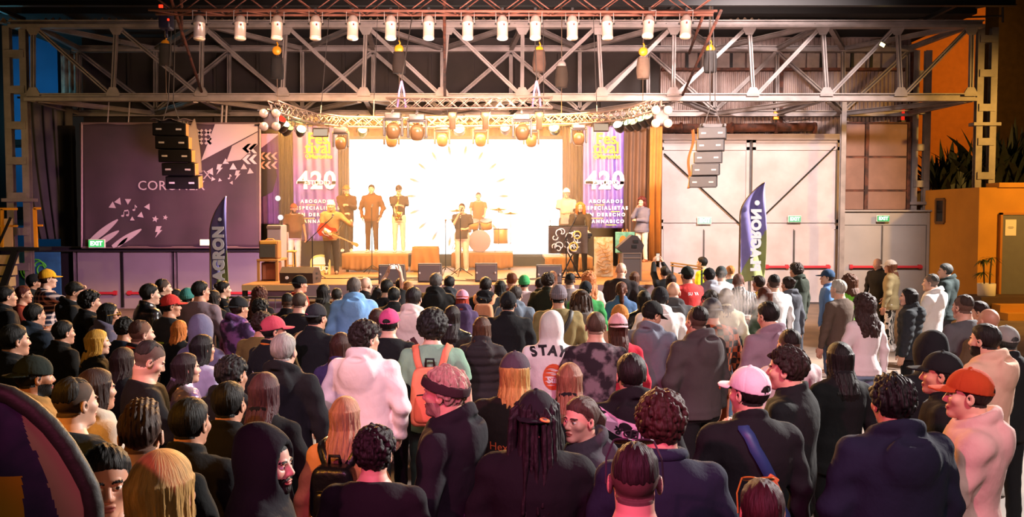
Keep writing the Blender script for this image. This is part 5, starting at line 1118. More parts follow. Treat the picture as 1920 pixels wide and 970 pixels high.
# --- skeleton ---
def skel(sex, pose):
    sw = 0.200 if sex == 'm' else 0.170
    S = {s: A3((s * sw, -0.01, 1.415 if sex == 'm' else 1.400)) for s in (-1, 1)}
    POSES = {  # right wrist, left wrist (x given for the right side), finger directions, curl
        'd': ((0.305, 0.06, 0.875), (0.305, 0.05, 0.88), (0, 0.25, -1), (0, 0.2, -1), 0.35),
        'p': ((0.235, 0.08, 0.93), (0.235, 0.08, 0.93), (-0.25, 0.35, -1), (-0.25, 0.35, -1), 0.35),
        'h': ((0.09, 0.30, 1.20), (0.305, 0.04, 0.88), (-0.5, 0.6, 0.6), (0, 0.2, -1), 0.9),
        'b': ((0.10, 0.29, 1.10), (0.10, 0.29, 1.10), (-0.5, 0.6, 0.3), (-0.5, 0.6, 0.3), 0.8),
        'c': ((-0.12, 0.21, 1.16), (-0.12, 0.235, 1.21), (-0.9, -0.2, 0.1), (-0.9, -0.2, 0.1), 0.4),
        'u': ((0.095, 0.36, 1.80), (0.095, 0.36, 1.80), (-0.25, 0.3, 0.9), (-0.25, 0.3, 0.9), 0.7),
        'v': ((0.06, 0.34, 1.66), (0.275, 0.04, 0.88), (-0.2, 0.2, 1), (0, 0.2, -1), 0.8),
        'x': ((0.14, 0.32, 1.50), (0.275, 0.04, 0.88), (0.2, 0.9, 0.2), (0, 0.2, -1), 0.8),
        'k': ((0.05, 0.21, 1.45), (-0.02, 0.23, 1.13), (-0.5, 0.2, 0.7), (-0.9, 0.1, 0.1), 0.85),
        'g': ((0.10, 0.27, 1.00), (0.50, 0.30, 1.16), (-0.7, 0.3, -0.5), (0.2, 0.5, 0.8), 0.8),
        'm': ((0.06, 0.23, 1.44), (0.13, 0.27, 1.08), (-0.6, 0.2, 0.6), (-0.6, 0.5, 0.1), 0.9),
        's': ((0.06, 0.30, 0.98), (0.05, 0.29, 1.22), (-0.7, 0.5, 0.1), (-0.7, 0.5, 0.1), 0.8),
        'y': ((0.20, 0.44, 1.05), (0.20, 0.44, 1.05), (-0.1, 0.9, -0.25), (-0.1, 0.9, -0.25), 0.5),
        'o': ((0.34, 0.12, 0.93), (0.34, 0.10, 0.93), (0.15, 0.3, -1), (0.15, 0.3, -1), 0.4),
    }
    rw, lw, rd, ld, curl = POSES[pose]; arms = {}
    for s, wv, dv in ((1, rw, rd), (-1, lw, ld)):
        wr = A3(wv) * (s, 1, 1); dr = A3(dv) * (s, 1, 1); sh = S[s]; L1, L2 = 0.285, 0.255
        d = wr - sh; D = np.linalg.norm(d)
        if D > (L1 + L2) * 0.995: wr = sh + d / D * (L1 + L2) * 0.995; d = wr - sh; D = np.linalg.norm(d)
        u = d / D; a = (L1 ** 2 - L2 ** 2 + D * D) / (2 * D); hgt = math.sqrt(max(0, L1 ** 2 - a * a))
        hint = A3((s * 0.7, -0.5, -0.9)) if pose in 'hbcukmsyvxg' else A3((s * 0.9, -1.0, 0)); hint = hint - u * (hint @ u); hint /= np.linalg.norm(hint)
        arms[s] = (sh, sh + u * a + hint * hgt, wr, dr / np.linalg.norm(dr))
    return arms, curl
_hand = {}
def hand_np(curl):
    if curl in _hand: return _hand[curl]
    f = Field(np.arange(-0.075, 0.06, 0.0045), np.arange(-0.04, 0.215, 0.0045), np.arange(-0.10, 0.04, 0.0045))
    f.cap((0, -0.04, 0), (0, 0.02, 0), 0.024, 0.026, 0.01); f.ell((0, 0.055, 0), (0.043, 0.058, 0.018), 0.012)
    for x, L in ((-0.030, 0.066), (-0.010, 0.076), (0.010, 0.072), (0.029, 0.056)):
        p = A3((x, 0.095, 0)); ang = -curl * 0.5
        for seg, rr in ((0.44, 0.0098), (0.31, 0.009), (0.25, 0.008)):
            q = p + A3((x * 0.12, math.cos(ang), math.sin(ang))) * L * seg * 1.05; f.cap(p, q, rr, rr * 0.92, 0.004); p = q; ang -= curl * 1.1
    p = A3((-0.030, 0.025, -0.006)); q = p + A3((-0.030, 0.030, -0.016)); f.cap(p, q, 0.016, 0.0115, 0.012); f.cap(q, q + A3((-0.004 + 0.02 * curl, 0.036, -0.014 * curl)), 0.011, 0.009, 0.004)
    _hand[curl] = f.nets(); return _hand[curl]
TORSO_Z = [0.74, 0.84, 0.95, 1.08, 1.20, 1.31, 1.39, 1.44, 1.475, 1.51, 1.54]
TORSO = {'m': ([.172, .176, .168, .158, .170, .186, .192, .178, .128, .082, .062], [.118, .126, .120, .112, .122, .130, .122, .106, .090, .074, .060]),
         'f': ([.178, .184, .168, .142, .150, .162, .164, .148, .106, .066, .054], [.120, .130, .116, .100, .118, .128, .112, .094, .078, .064, .054])}
def torso_fn(sex, fat, off, zlo, belly=0.0, ztop=1.494):
    a_, b_ = [np.array(t) for t in TORSO[sex]]
    def fn(x, y, z):
        fz = 1 + (fat - 1) * np.clip((1.52 - z) / 0.10, 0, 1); a = np.interp(z, TORSO_Z, a_) * fz + off; b = np.interp(z, TORSO_Z, b_) * fz + off
        bel = belly * np.exp(-((z - 1.05) / 0.16) ** 2); yo = -0.005 - 0.012 * np.clip((z - 1.15) / 0.3, 0, 1) + bel * 0.5
        b = b + bel * 0.5
        d = (np.sqrt((x / a) ** 2 + ((y - yo) / b) ** 2) - 1) * np.minimum(a, b)
        if off > 0: d = np.maximum(d, (z - ztop - 0.35 * np.minimum(-y - 0.02, 0.05)) * 0.9)
        return np.maximum(d, zlo - z)
    return fn
_body = {}
def body_mesh(sex, pose, hy, hp, beard, hi):
    key = (sex, pose, hy, hp, beard, hi)
    if key in _body: return _body[key]
    fs = 0.0036 if hi else 0.0062; g = 0.016
    arms, curl = skel(sex, pose); ex = max(abs(a[2][0]) for a in arms.values()) + 0.07; ey = max(a[2][1] for a in arms.values()) + 0.07; ez = max(1.80, max(a[2][2] for a in arms.values()) + 0.05)
    c = HEAD0; m = 0.125
    X = axis([(-ex, -m, g), (-m, m, fs), (m, ex, g)]); Y = axis([(-0.17, c[1] - 0.145, g), (c[1] - 0.145, c[1] + 0.15, fs), (c[1] + 0.15, max(ey, c[1] + 0.17), g)])
    Z = axis([(0.02, 1.46, 0.02), (1.46, 1.79, fs), (1.79, max(ez, 1.81), g)])
    f = Field(X, Y, Z); H = head_rot(hy, hp); ht = H  # columns: head axes in body space
    def hp_(v): return c + H @ A3(v)
    fr = H
    E = lambda p, r, k=0.012, sub=False: f.ell(hp_(p), r, k, sub, fr)
    wsc = 1.0 if sex == 'm' else 0.94
    f.put(torso_fn(sex, 0.86, -0.012, 0.80), (-0.2, -0.17, 0.8), (0.2, 0.17, 1.53), 0.02)
    for s in (-1, 1):
        sh, el, wr, dr = arms[s]; f.cap(sh, el, 0.048, 0.037, 0.03); f.cap(el, wr, 0.037, 0.025, 0.012); f.cap(wr, wr + dr * 0.02, 0.025, 0.024, 0.01)
        hx = s * 0.09; f.cap((hx, 0, 0.90), (s * 0.10, 0.015, 0.50), 0.078, 0.052, 0.03); f.cap((s * 0.10, 0.015, 0.50), (s * 0.11, -0.02, 0.09), 0.05, 0.036, 0.015); f.cap((s * 0.11, -0.03, 0.06), (s * 0.125, 0.12, 0.045), 0.036, 0.03, 0.02)
    f.cap((0, -0.022, 1.43), hp_((0, -0.022, -0.06)), 0.064 * wsc, 0.054 * wsc, 0.035)
    E((0, -0.012, 0.035), (0.076, 0.097, 0.088), 0.02); E((0, 0.028, -0.028), (0.064 * wsc, 0.066, 0.086), 0.025)
    f.cap(hp_((0, 0.005, -0.055)), hp_((0, 0.062, -0.092)), 0.050 * wsc, 0.030, 0.025); E((0, 0.078, -0.100), (0.022, 0.016, 0.016), 0.016)
    for s in (-1, 1):
        E((s * 0.044, 0.055, -0.022), (0.024, 0.026, 0.022), 0.02); E((s * 0.029, 0.088, 0.002), (0.017, 0.016, 0.011), 0.012, True); E((s * 0.030, 0.076, 0.001), (0.0125, 0.0125, 0.0115), 0.003)
        E((s * 0.028, 0.083, 0.021), (0.022, 0.010, 0.007), 0.010); E((s * 0.079, -0.008, -0.008), (0.011, 0.021, 0.032), 0.006); E((s * 0.088, -0.002, -0.004), (0.007, 0.010, 0.018), 0.005, True)
        E((s * 0.011, 0.094, -0.033), (0.009, 0.011, 0.008), 0.006)
    f.cap(hp_((0, 0.086, 0.010)), hp_((0, 0.105, -0.027)), 0.008, 0.0125, 0.010)
    E((0, 0.092, -0.060), (0.024, 0.010, 0.0065), 0.005); E((0, 0.091, -0.072), (0.020, 0.010, 0.0075), 0.005); E((0, 0.102, -0.0655), (0.022, 0.006, 0.0016), 0.002, True)
    v, q = f.nets()
    mi = np.zeros(len(q), int); ctr = v[q].mean(1); L = (ctr - c) @ H; x, y, z = L[:, 0], L[:, 1], L[:, 2]; ax = np.abs(x)
    face = (np.abs(z) < 0.14) & (ax < 0.10) & (y > 0.05)
    zl = np.interp(y, [-.12, -.06, -.02, .005, .045, .07, .11], [-.052, -.052, -.045, .0, .05, .062, .085])
    mi[(np.linalg.norm(L, axis=1) < 0.16) & (z > zl) & (ax < 0.083)] = 2
    mi[face & (ax > 0.011) & (ax < 0.048) & (np.abs(z - (0.024 - 0.004 * ((ax - 0.03) / 0.018) ** 2)) < 0.0042)] = 2
    mi[face & (((ax - 0.030) / 0.0145) ** 2 + ((z - 0.001) / 0.0062) ** 2 < 1)] = 3
    mi[face & (((ax - 0.030) / 0.0055) ** 2 + ((z - 0.001) / 0.0062) ** 2 < 1)] = 4
    if beard: mi[(y > -0.005) & (z < -0.035 - 0.25 * np.clip(ax - 0.055, -1, 0) * 0 - np.clip((0.075 - ax) * 0.25, 0, 0.012)) & (z > -0.14) & (ax < 0.085) & ~((ax < 0.012) & (z > -0.05))] = 2
    mi[face & (y > 0.075) & ((ax / 0.024) ** 2 + ((z + 0.066) / 0.012) ** 2 < 1)] = 1
    hv, hq = hand_np(curl); V, Q, MI = [v], [q], [mi]; nb = len(v)
    for s in (-1, 1):
        sh, el, wr, dr = arms[s]; Yd = Vector(dr); inw = Vector((-s, 0.15, 0.1)) if dr[2] < -0.5 else (Vector((0, -0.6, -0.8)) if dr[2] < 0.5 else Vector((-s * 0.8, 0.1, -0.1)))
        Zd = (-inw - Yd * (-inw).dot(Yd)).normalized(); Xd = Yd.cross(Zd)
        B = np.array([Xd, Yd, Zd]).T; hh = hv.copy()
        # thumb must point to the front / up
        flip = (B @ A3((-1, 0, 0)))[1] < 0 if dr[2] < -0.5 else (B @ A3((-1, 0, 0)))[2] < 0
        hh2 = hh * ((-1, 1, 1) if flip else (1, 1, 1)); pts = hh2 @ B.T + wr + dr * 0.015
        V.append(pts); Q.append((hq[:, ::-1] if flip else hq) + nb); MI.append(np.zeros(len(hq), int)); nb += len(hv)
    me = mesh_np('body', np.concatenate(V), np.concatenate(Q), 5, np.concatenate(MI)); _body[key] = me; return me
# --- clothing ---
_top = {}
def top_mesh(kind, sex, fat, pose, hy=0, hp=0, belly=0.0):
    key = (kind, sex, fat, pose, belly) + ((hy, hp) if kind == 'hoodup' else ())
    if key in _top: return _top[key]
    arms, _ = skel(sex, pose); seed = (sum(map(ord, kind + sex)) * 7 + int(fat * 100)) % 999
    ex = max(max(abs(a[2][0]), abs(a[1][0])) for a in arms.values()) + 0.10; ey = max(0.24 * fat, max(max(a[2][1], a[1][1]) for a in arms.values()) + 0.09) + belly; ez = max(1.60, max(max(a[2][2], a[1][2]) for a in arms.values()) + 0.09)
    if kind == 'hoodup': ez = max(ez, 1.86); ey = max(ey, 0.2)
    g = 0.0115; hem = {'tee': 0.83, 'sweat': 0.84, 'hoodie': 0.83, 'hoodup': 0.83, 'jacket': 0.80, 'puffer': 0.80, 'coat': 0.66}[kind]
    f = Field(np.arange(-ex, ex + g, g), np.arange(-0.26 * max(1, fat), ey, g), np.arange(hem - 0.03, ez, g))
    off = {'tee': 0.012, 'sweat': 0.020, 'hoodie': 0.026, 'hoodup': 0.026, 'jacket': 0.026, 'puffer': 0.034, 'coat': 0.028}[kind]
    f.put(torso_fn(sex, fat, off, hem, belly), (-0.3, -0.26, hem), (0.3, 0.3, 1.53), 0.02)
    thick = {'tee': 0.0, 'sweat': 0.006, 'hoodie': 0.010, 'hoodup': 0.010, 'jacket': 0.009, 'puffer': 0.018, 'coat': 0.010}[kind] + 0.012 * (fat - 1) / 0.15 * 0.5
    for s in (-1, 1):
        sh, el, wr, dr = arms[s]
        f.cap(sh - A3((s * 0.01, 0, 0.012)), el if kind != 'tee' else sh + (el - sh) * 0.72, 0.066 + thick, 0.054 + thick if kind != 'tee' else 0.066, 0.034)
        if kind != 'tee':
            f.cap(el, wr - (wr - el) * 0.02, 0.054 + thick, 0.040 + thick * 0.8, 0.02)
    if kind in ('tee',):
        for s in (-1, 1):
            sh, el, wr, dr = arms[s]; d = (el - sh) / np.linalg.norm(el - sh); cut = sh + (el - sh) * 0.74
            f.mod(lambda F, x, y, z: np.where((s * x > 0.17), np.maximum(F, (x - cut[0]) * d[0] + (y - cut[1]) * d[1] + (z - cut[2]) * d[2]), F))
    if kind in ('hoodie', 'jacket', 'coat', 'puffer'):
        rx, ry, cz, tl, rt = (0.098, 0.094, 1.497, 0.6, 0.033) if kind == 'hoodie' else (0.074, 0.074, 1.508, 0.5, 0.017 if kind != 'puffer' else 0.028)
        def ringf(x, y, z):
            rr = np.sqrt((x / rx) ** 2 + ((y + 0.015) / ry) ** 2) - 1
            return np.sqrt((rr * min(rx, ry)) ** 2 + ((z - cz + tl * (y + 0.015) * 0.75) * (0.75 if kind == 'hoodie' else 0.6)) ** 2) - rt
        f.put(ringf, (-0.16, -0.16, 1.42), (0.16, 0.16, 1.56), 0.018)
    if kind == 'hoodie' or kind == 'puffer':
        f.ell((0, -0.128 * fat - off * 0.6, 1.415), (0.125, 0.052, 0.115), 0.045); f.ell((0, -0.150 * fat - off * 0.6, 1.505), (0.075, 0.040, 0.026), 0.02, True)
    if kind == 'hoodup':
        H = head_rot(hy, hp); c = HEAD0
        f.cap((0, -0.02, 1.44), c + H @ A3((0, -0.02, -0.05)), 0.115, 0.105, 0.04); f.ell(c + H @ A3((0, -0.022, 0.025)), (0.112, 0.132, 0.140), 0.04, False, H); f.ell(c + H @ A3((0, -0.06, 0.11)), (0.06, 0.07, 0.055), 0.05, False, H)
        f.ell(c + H @ A3((0, 0.13, -0.005)), (0.078, 0.105, 0.108), 0.012, True, H)
    amp = {'tee': 0.006, 'sweat': 0.0075, 'hoodie': 0.008, 'hoodup': 0.007, 'jacket': 0.009, 'puffer': 0.003, 'coat': 0.006}[kind]
    def wr_(F, x, y, z):
        fold = np.sin(15 * z + 9 * x * np.sin(7 * z + 1) + 7 * y + seed) * np.exp(-((z - 0.95) / 0.25) ** 2) + 0.8 * wob(x, y * 0.6, z * 0.7, 17, seed) + 0.6 * np.sin(46 * z + 22 * np.abs(x) + seed) * np.clip((np.abs(x) - 0.17) / 0.06, 0, 1)
        F = F - amp * fold
        if kind == 'puffer': F = F - 0.012 * np.abs(np.sin(math.pi * (z + 0.25 * np.clip(np.abs(x) - 0.2, 0, 1)) / 0.085)) * (z < 1.47)
        if kind in ('sweat', 'hoodie', 'hoodup', 'jacket'): F = F + 0.010 * np.clip((z - hem - 0.055) * 40, -1, 0) * -0.0 - 0.006 * np.exp(-((z - hem - 0.07) / 0.02) ** 2) * (np.abs(x) < 0.22)
        return F
    f.mod(wr_)
    v, q = f.nets(); me = mesh_np('top', v, q); _top[key] = me; return me
_tr = {}
def trousers_mesh(sex, fat):
    key = (sex, fat)
    if key in _tr: return _tr[key]
    g = 0.015; f = Field(np.arange(-0.27, 0.28, g), np.arange(-0.22, 0.23, g), np.arange(0.03, 1.06, g))
    tf = torso_fn(sex, fat, 0.006, 0.80); f.put(lambda x, y, z: np.maximum(tf(x, y, z), z - 1.0), (-0.25, -0.2, 0.78), (0.25, 0.2, 1.0), 0.03)
    for s in (-1, 1):
        f.cap((s * 0.088, 0, 0.90), (s * 0.10, 0.015, 0.50), 0.098 * fat, 0.070 * fat, 0.03); f.cap((s * 0.10, 0.015, 0.50), (s * 0.11, -0.015, 0.07), 0.068 * fat, 0.056 * fat, 0.02)
    f.mod(lambda F, x, y, z: np.maximum(F, 0.055 - z) - 0.004 * wob(x, y, z * 0.8, 24, 5) - 0.004 * np.sin(60 * z + 12 * x) * np.exp(-((z - 0.14) / 0.09) ** 2) - 0.003 * np.sin(50 * z) * np.exp(-((z - 0.5) / 0.06) ** 2))
    v, q = f.nets(); me = mesh_np('trousers', v, q); _tr[key] = me; return me
_sh = {}
def shoe_mesh(s):
    if s in _sh: return _sh[s]
    g = 0.009; f = Field(np.arange(-0.08, 0.09, g), np.arange(-0.13, 0.21, g), np.arange(-0.02, 0.14, g))
    f.cap((0, -0.055, 0.045), (s * 0.012, 0.12, 0.03), 0.046, 0.042, 0.02); f.cap((0, -0.03, 0.05), (0, -0.03, 0.11), 0.044, 0.046, 0.02)
    f.mod(lambda F, x, y, z: np.maximum(F - 0.004 * (z < 0.022), 0.001 - z))
    v, q = f.nets(); _sh[s] = mesh_np('shoe', v, q); return _sh[s]
# --- hair and hats, in head space ---
def cran(x, y, z, o):
    r = (0.076 + o, 0.097 + o, 0.088 + o); X, Y, Z = x, y + 0.012, z - 0.035
    k0 = np.sqrt((X / r[0]) ** 2 + (Y / r[1]) ** 2 + (Z / r[2]) ** 2); return (k0 - 1) * min(r)
HZ = ([-.13, -.07, -.035, -.012, .02, .05, .075, .11], [-.078, -.072, -.05, .012, .035, .05, .064, .095])
_hair = {}
def hair_mesh(style, hi=False):
    key = (style, hi)
    if key in _hair: return _hair[key]
    g = 0.0042 if hi else 0.0062; L = {'long': 0.36, 'vlong': 0.48, 'bob': 0.165, 'longcurly': 0.34, 'bobcurly': 0.20}.get(style, 0.0); rs = np.random.RandomState(len(style) * 7 + ord(style[0]))
    big = 0.07 if style in ('afro', 'curly', 'longcurly', 'bobcurly') else 0.035
    zb = -max(L + 0.05, 0.10); yb = -0.16 - (0.07 if L > 0.2 else 0)
    if style in ('pony', 'highpony'): zb, yb = -0.36, -0.23
    if style in ('dread', 'dreadlong', 'thickdread'): zb, yb, big = (-0.62 if style == 'dreadlong' else -0.28), -0.24, 0.09
    f = Field(np.arange(-0.105 - big, 0.106 + big, g), np.arange(yb - big * 0.6, 0.13 + big * 0.5, g), np.arange(zb, 0.145 + big, g))
    th = {'buzz': 0.003, 'fade': 0.004, 'short': 0.011, 'messy': 0.016, 'quiff': 0.013, 'curly': 0.012, 'afro': 0.022, 'thin': 0.006, 'undercut': 0.010}.get(style, 0.011)
    def shell(x, y, z):
        zl = np.interp(y, *HZ)
        if style in ('fade', 'undercut', 'quiff'): zl = zl + (0.095 if style != 'quiff' else 0.05) * np.clip((0.085 - y) / 0.10, 0, 1) ** 0.7
        o = th
        if style == 'quiff': o = th + 0.022 * np.exp(-((y - 0.07) / 0.05) ** 2)
        if style in ('fade', 'undercut'): o = th + 0.007 * np.clip((z - 0.05) / 0.06, 0, 1)
        d = cran(x, y, z, 0.0) - o * np.clip((z - zl) / (0.06 if style in ('fade', 'undercut', 'quiff') else 0.035) + 0.1, 0, 1)
        return np.maximum(d, (zl - z) * 0.75)
    f.put(shell, (-0.2, -0.2, -0.12), (0.2, 0.2, 0.2), 0.004)
    if style in ('curly', 'afro', 'longcurly', 'messy', 'bobcurly'):
        n, ro, rr = {'curly': (420, 0.022, 0.0125), 'afro': (420, 0.034, 0.020), 'longcurly': (420, 0.03, 0.021), 'messy': (170, 0.014, 0.014), 'bobcurly': (320, 0.03, 0.020)}[style]
        k = 0
        while k < n:
            dv = rs.normal(size=3); dv /= np.linalg.norm(dv); o = ro * rs.uniform(0.7, 1.1); p = A3((0, -0.012, 0.035)) + dv * (A3((0.076, 0.097, 0.088)) + o)
            zl = np.interp(p[1], *HZ)
            if style in ('afro',): zl -= 0.02
            if p[2] < zl: continue
            r_ = rr * rs.uniform(0.7, 1.15); f.ell(p, (r_, r_, r_), 0.006); k += 1
    if L:
        def drape(x, y, z):
            t = np.clip((0.03 - z) / (L + 0.03), 0, 1); yc = -0.018 - 0.10 * np.clip((-0.06 - z) / 0.16, 0, 1); a = np.interp(t, [0, 0.3, 0.6, 1], [0.088, 0.093, 0.104, 0.070]) if L > 0.2 else np.interp(t, [0, 0.5, 0.8, 1], [0.088, 0.096, 0.094, 0.080]); b = np.interp(t, [0, 0.35, 0.6, 1], [0.106, 0.095, 0.055, 0.026]) if L > 0.2 else np.interp(t, [0, 0.5, 1], [0.107, 0.105, 0.085])
            if style in ('longcurly', 'bobcurly'): a = a + 0.035 * np.sin(np.pi * np.clip(t, 0, 1)); b = b + 0.02
            th_ = np.arctan2(x, -(y - yc)); st = 0.0022 * np.sin(th_ * 15 + 1.6 * np.sin(z * 17)) + 0.0018 * np.sin(th_ * 33 + 3 * np.sin(z * 11 + 1)) + 0.002 * np.sin(th_ * 57)
            d = (np.sqrt((x / a) ** 2 + ((y - yc) / b) ** 2) - 1) * np.minimum(a, b) - st
            yf = np.interp(z, [-0.3, -0.1, 0.0, 0.06, 0.1], [-0.03, 0.02, 0.035, 0.055, 0.09])
            return np.maximum(np.maximum(d, (-L + 0.04 * np.abs(np.sin(th_ * 0.8)) + 0.012 * np.sin(th_ * 9) + 0.008 * np.sin(th_ * 27) - z) * 0.8), np.maximum(y - yf, z - 0.05))
        f.put(drape, (-0.2, -0.3, -L - 0.05), (0.2, 0.15, 0.1), 0.022)
        if style in ('longcurly', 'bobcurly'):
            for _ in range(300 if style == 'longcurly' else 160):
                t = rs.rand(); z = 0.02 - t * L; a = rs.uniform(-2.4, 2.4); yc = -0.018 - 0.10 * np.clip((-0.06 - z) / 0.16, 0, 1); A_ = np.interp(t, [0, 0.3, 0.6, 1], [0.10, 0.12, 0.13, 0.10])
                p = A3((A_ * math.sin(a), yc - (0.08 - 0.02 * t) * math.cos(a), z)); r_ = rs.uniform(0.013, 0.022)
                if p[1] < 0.03: f.ell(p, (r_, r_, r_ * 1.4), 0.006)
    if style in ('pony', 'highpony'):
        kz = 0.03 if style == 'pony' else 0.07; f.ell((0, -0.118, kz), (0.03, 0.03, 0.026), 0.015); P = [A3((0, -0.13, kz)), A3((0.005, -0.165, kz - 0.05)), A3((0.01, -0.165, kz - 0.17)), A3((0.02, -0.15, kz - 0.30))]
        for p, q, a, b in zip(P[:-1], P[1:], (0.022, 0.034, 0.032), (0.034, 0.032, 0.012)): f.cap(p, q, a, b, 0.012)
    if style == 'bun': f.ell((0, -0.115, 0.06), (0.042, 0.040, 0.040), 0.012)
    if style == 'braids' or style in ('dread', 'dreadlong', 'thickdread'):
        n, lo, hi_, r_ = {'dread': (60, 0.10, 0.22, 0.0095), 'dreadlong': (54, 0.30, 0.52, 0.011), 'thickdread': (44, 0.08, 0.22, 0.013), 'braids': (40, 0.04, 0.09, 0.009)}[style]
        for _ in range(n):
            a = rs.uniform(-2.5, 2.5); e = rs.uniform(0.05, 1.25); dv = A3((math.sin(a) * math.cos(e), -math.cos(a) * math.cos(e), math.sin(e))); p = A3((0, -0.012, 0.035)) + dv * A3((0.08, 0.10, 0.092))
            if p[1] > 0.06: continue
            out = A3((dv[0], dv[1], 0)); out /= max(np.linalg.norm(out), 1e-3); q = p + out * rs.uniform(0.02, 0.045) + A3((0, 0, -0.03)); e1 = q + out * 0.015 + A3((0, -0.012, -rs.uniform(lo, hi_) * 0.5)); e2 = e1 + A3((rs.uniform(-.02, .02), -0.02, -rs.uniform(lo, hi_) * 0.5))
            f.cap(p, q, r_ * 1.1, r_ * 1.15, 0.004); f.cap(q, e1, r_ * 1.15, r_, 0.003); f.cap(e1, e2, r_, r_ * 0.75, 0.003)
        if style == 'thickdread': f.ell((0, -0.10, 0.10), (0.055, 0.045, 0.035), 0.02)
    if not L and style not in ('buzz', 'thin'):
        am = 0.0020 if style not in ('messy', 'quiff') else 0.005
        f.mod(lambda F, x, y, z: F - am * wob(x, y * 0.6, z * 0.6, 170, 3) - am * wob(x, y * 0.7, z * 0.7, 60, 8))
    v, q = f.nets(); me = mesh_np('hair', v, q); _hair[key] = me; return me
_hat = {}
def hat_mesh(kind, hi=False):
    key = (kind, hi)
    if key in _hat: return _hat[key]
    g = 0.0042 if hi else 0.0062; f = Field(np.arange(-0.135, 0.136, g), np.arange(-0.21 if kind != 'straw' else -0.19, 0.24, g), np.arange(-0.06, 0.18, g))
    if kind in ('cap', 'backcap'):
        sg = 1 if kind == 'cap' else -1
        def crown(x, y, z):
            Y = y * sg; o = 0.017; r = (0.076 + o, 0.097 + o, 0.090 + o); X, YY, Z = x, y + 0.012, z - 0.038
            th = np.arctan2(x, Y); d = (np.sqrt((X / r[0]) ** 2 + (YY / r[1]) ** 2 + (Z / r[2]) ** 2) - 1) * min(r) + 0.0016 * (np.abs(np.sin(th * 3)) < 0.08)
            return np.maximum(d, 0.028 + 0.16 * Y - z)
        f.put(crown, (-0.1, -0.13, 0), (0.1, 0.13, 0.15), 0.004)
        def brim(x, y, z):
            Y = y * sg; pl = np.abs(z - (0.044 - 2.6 * x ** 2 - 0.12 * (Y - 0.09))) - 0.0042; e = (np.sqrt((x / 0.088) ** 2 + ((Y - 0.055) / 0.132) ** 2) - 1) * 0.08
            return np.maximum(np.maximum(pl, e), 0.06 - Y)
        f.put(brim, (-0.1, 0.05 if sg > 0 else -0.2, 0), (0.1, 0.2 if sg > 0 else -0.05, 0.07), 0.004); f.ell((0, -0.012, 0.146), (0.010, 0.010, 0.006), 0.003)
        yb = -0.118 * sg
        f.put(lambda x, y, z: np.maximum(np.sqrt((x / 0.036) ** 2 + ((y - yb) / 0.05) ** 2 + ((z - 0.028) / 0.030) ** 2) * 0.03 - 0.03, 0.026 - z), (-0.04, yb - 0.05, 0.02), (0.04, yb + 0.05, 0.06), 0.002, True)
    elif kind == 'beanie':
        def bn(x, y, z):
            X, YY, Z = x, y + 0.014, z - 0.042; r = (0.092, 0.112, 0.105); th = np.arctan2(x, y)
            d = (np.sqrt((X / r[0]) ** 2 + (YY / r[1]) ** 2 + (Z / r[2]) ** 2) - 1) * min(r) - 0.0018 * np.sin(th * 34) - 0.005 * (z < 0.048)
            return np.maximum(d, 0.004 + 0.18 * y - z)
        f.put(bn, (-0.11, -0.14, -0.04), (0.11, 0.12, 0.17), 0.004)
    elif kind == 'straw':
        f.put(lambda x, y, z: np.maximum((np.sqrt((x / 0.094) ** 2 + ((y + 0.01) / 0.114) ** 2 + ((z - 0.04) / 0.10) ** 2) - 1) * 0.09, 0.035 - z), (-0.1, -0.13, 0.03), (0.1, 0.12, 0.15), 0.004)
        f.put(lambda x, y, z: np.maximum(np.abs(z - 0.042 + 0.3 * np.clip(np.sqrt(x * x + y * y) - 0.1, 0, 1) - 0.8 * x * x) - 0.005, np.sqrt((x / 1.0) ** 2 + ((y - 0.02) / 1.25) ** 2) - 0.130), (-0.13, -0.17, 0), (0.13, 0.2, 0.06), 0.004)
    elif kind == 'headband':
        f.put(lambda x, y, z: np.maximum(cran(x, y, z, 0.033), np.abs(z - 0.045 - 0.25 * y) - 0.024), (-0.1, -0.13, -0.02), (0.1, 0.13, 0.1), 0.004)
    v, q = f.nets(); me = mesh_np('hat', v, q); _hat[key] = me; return me
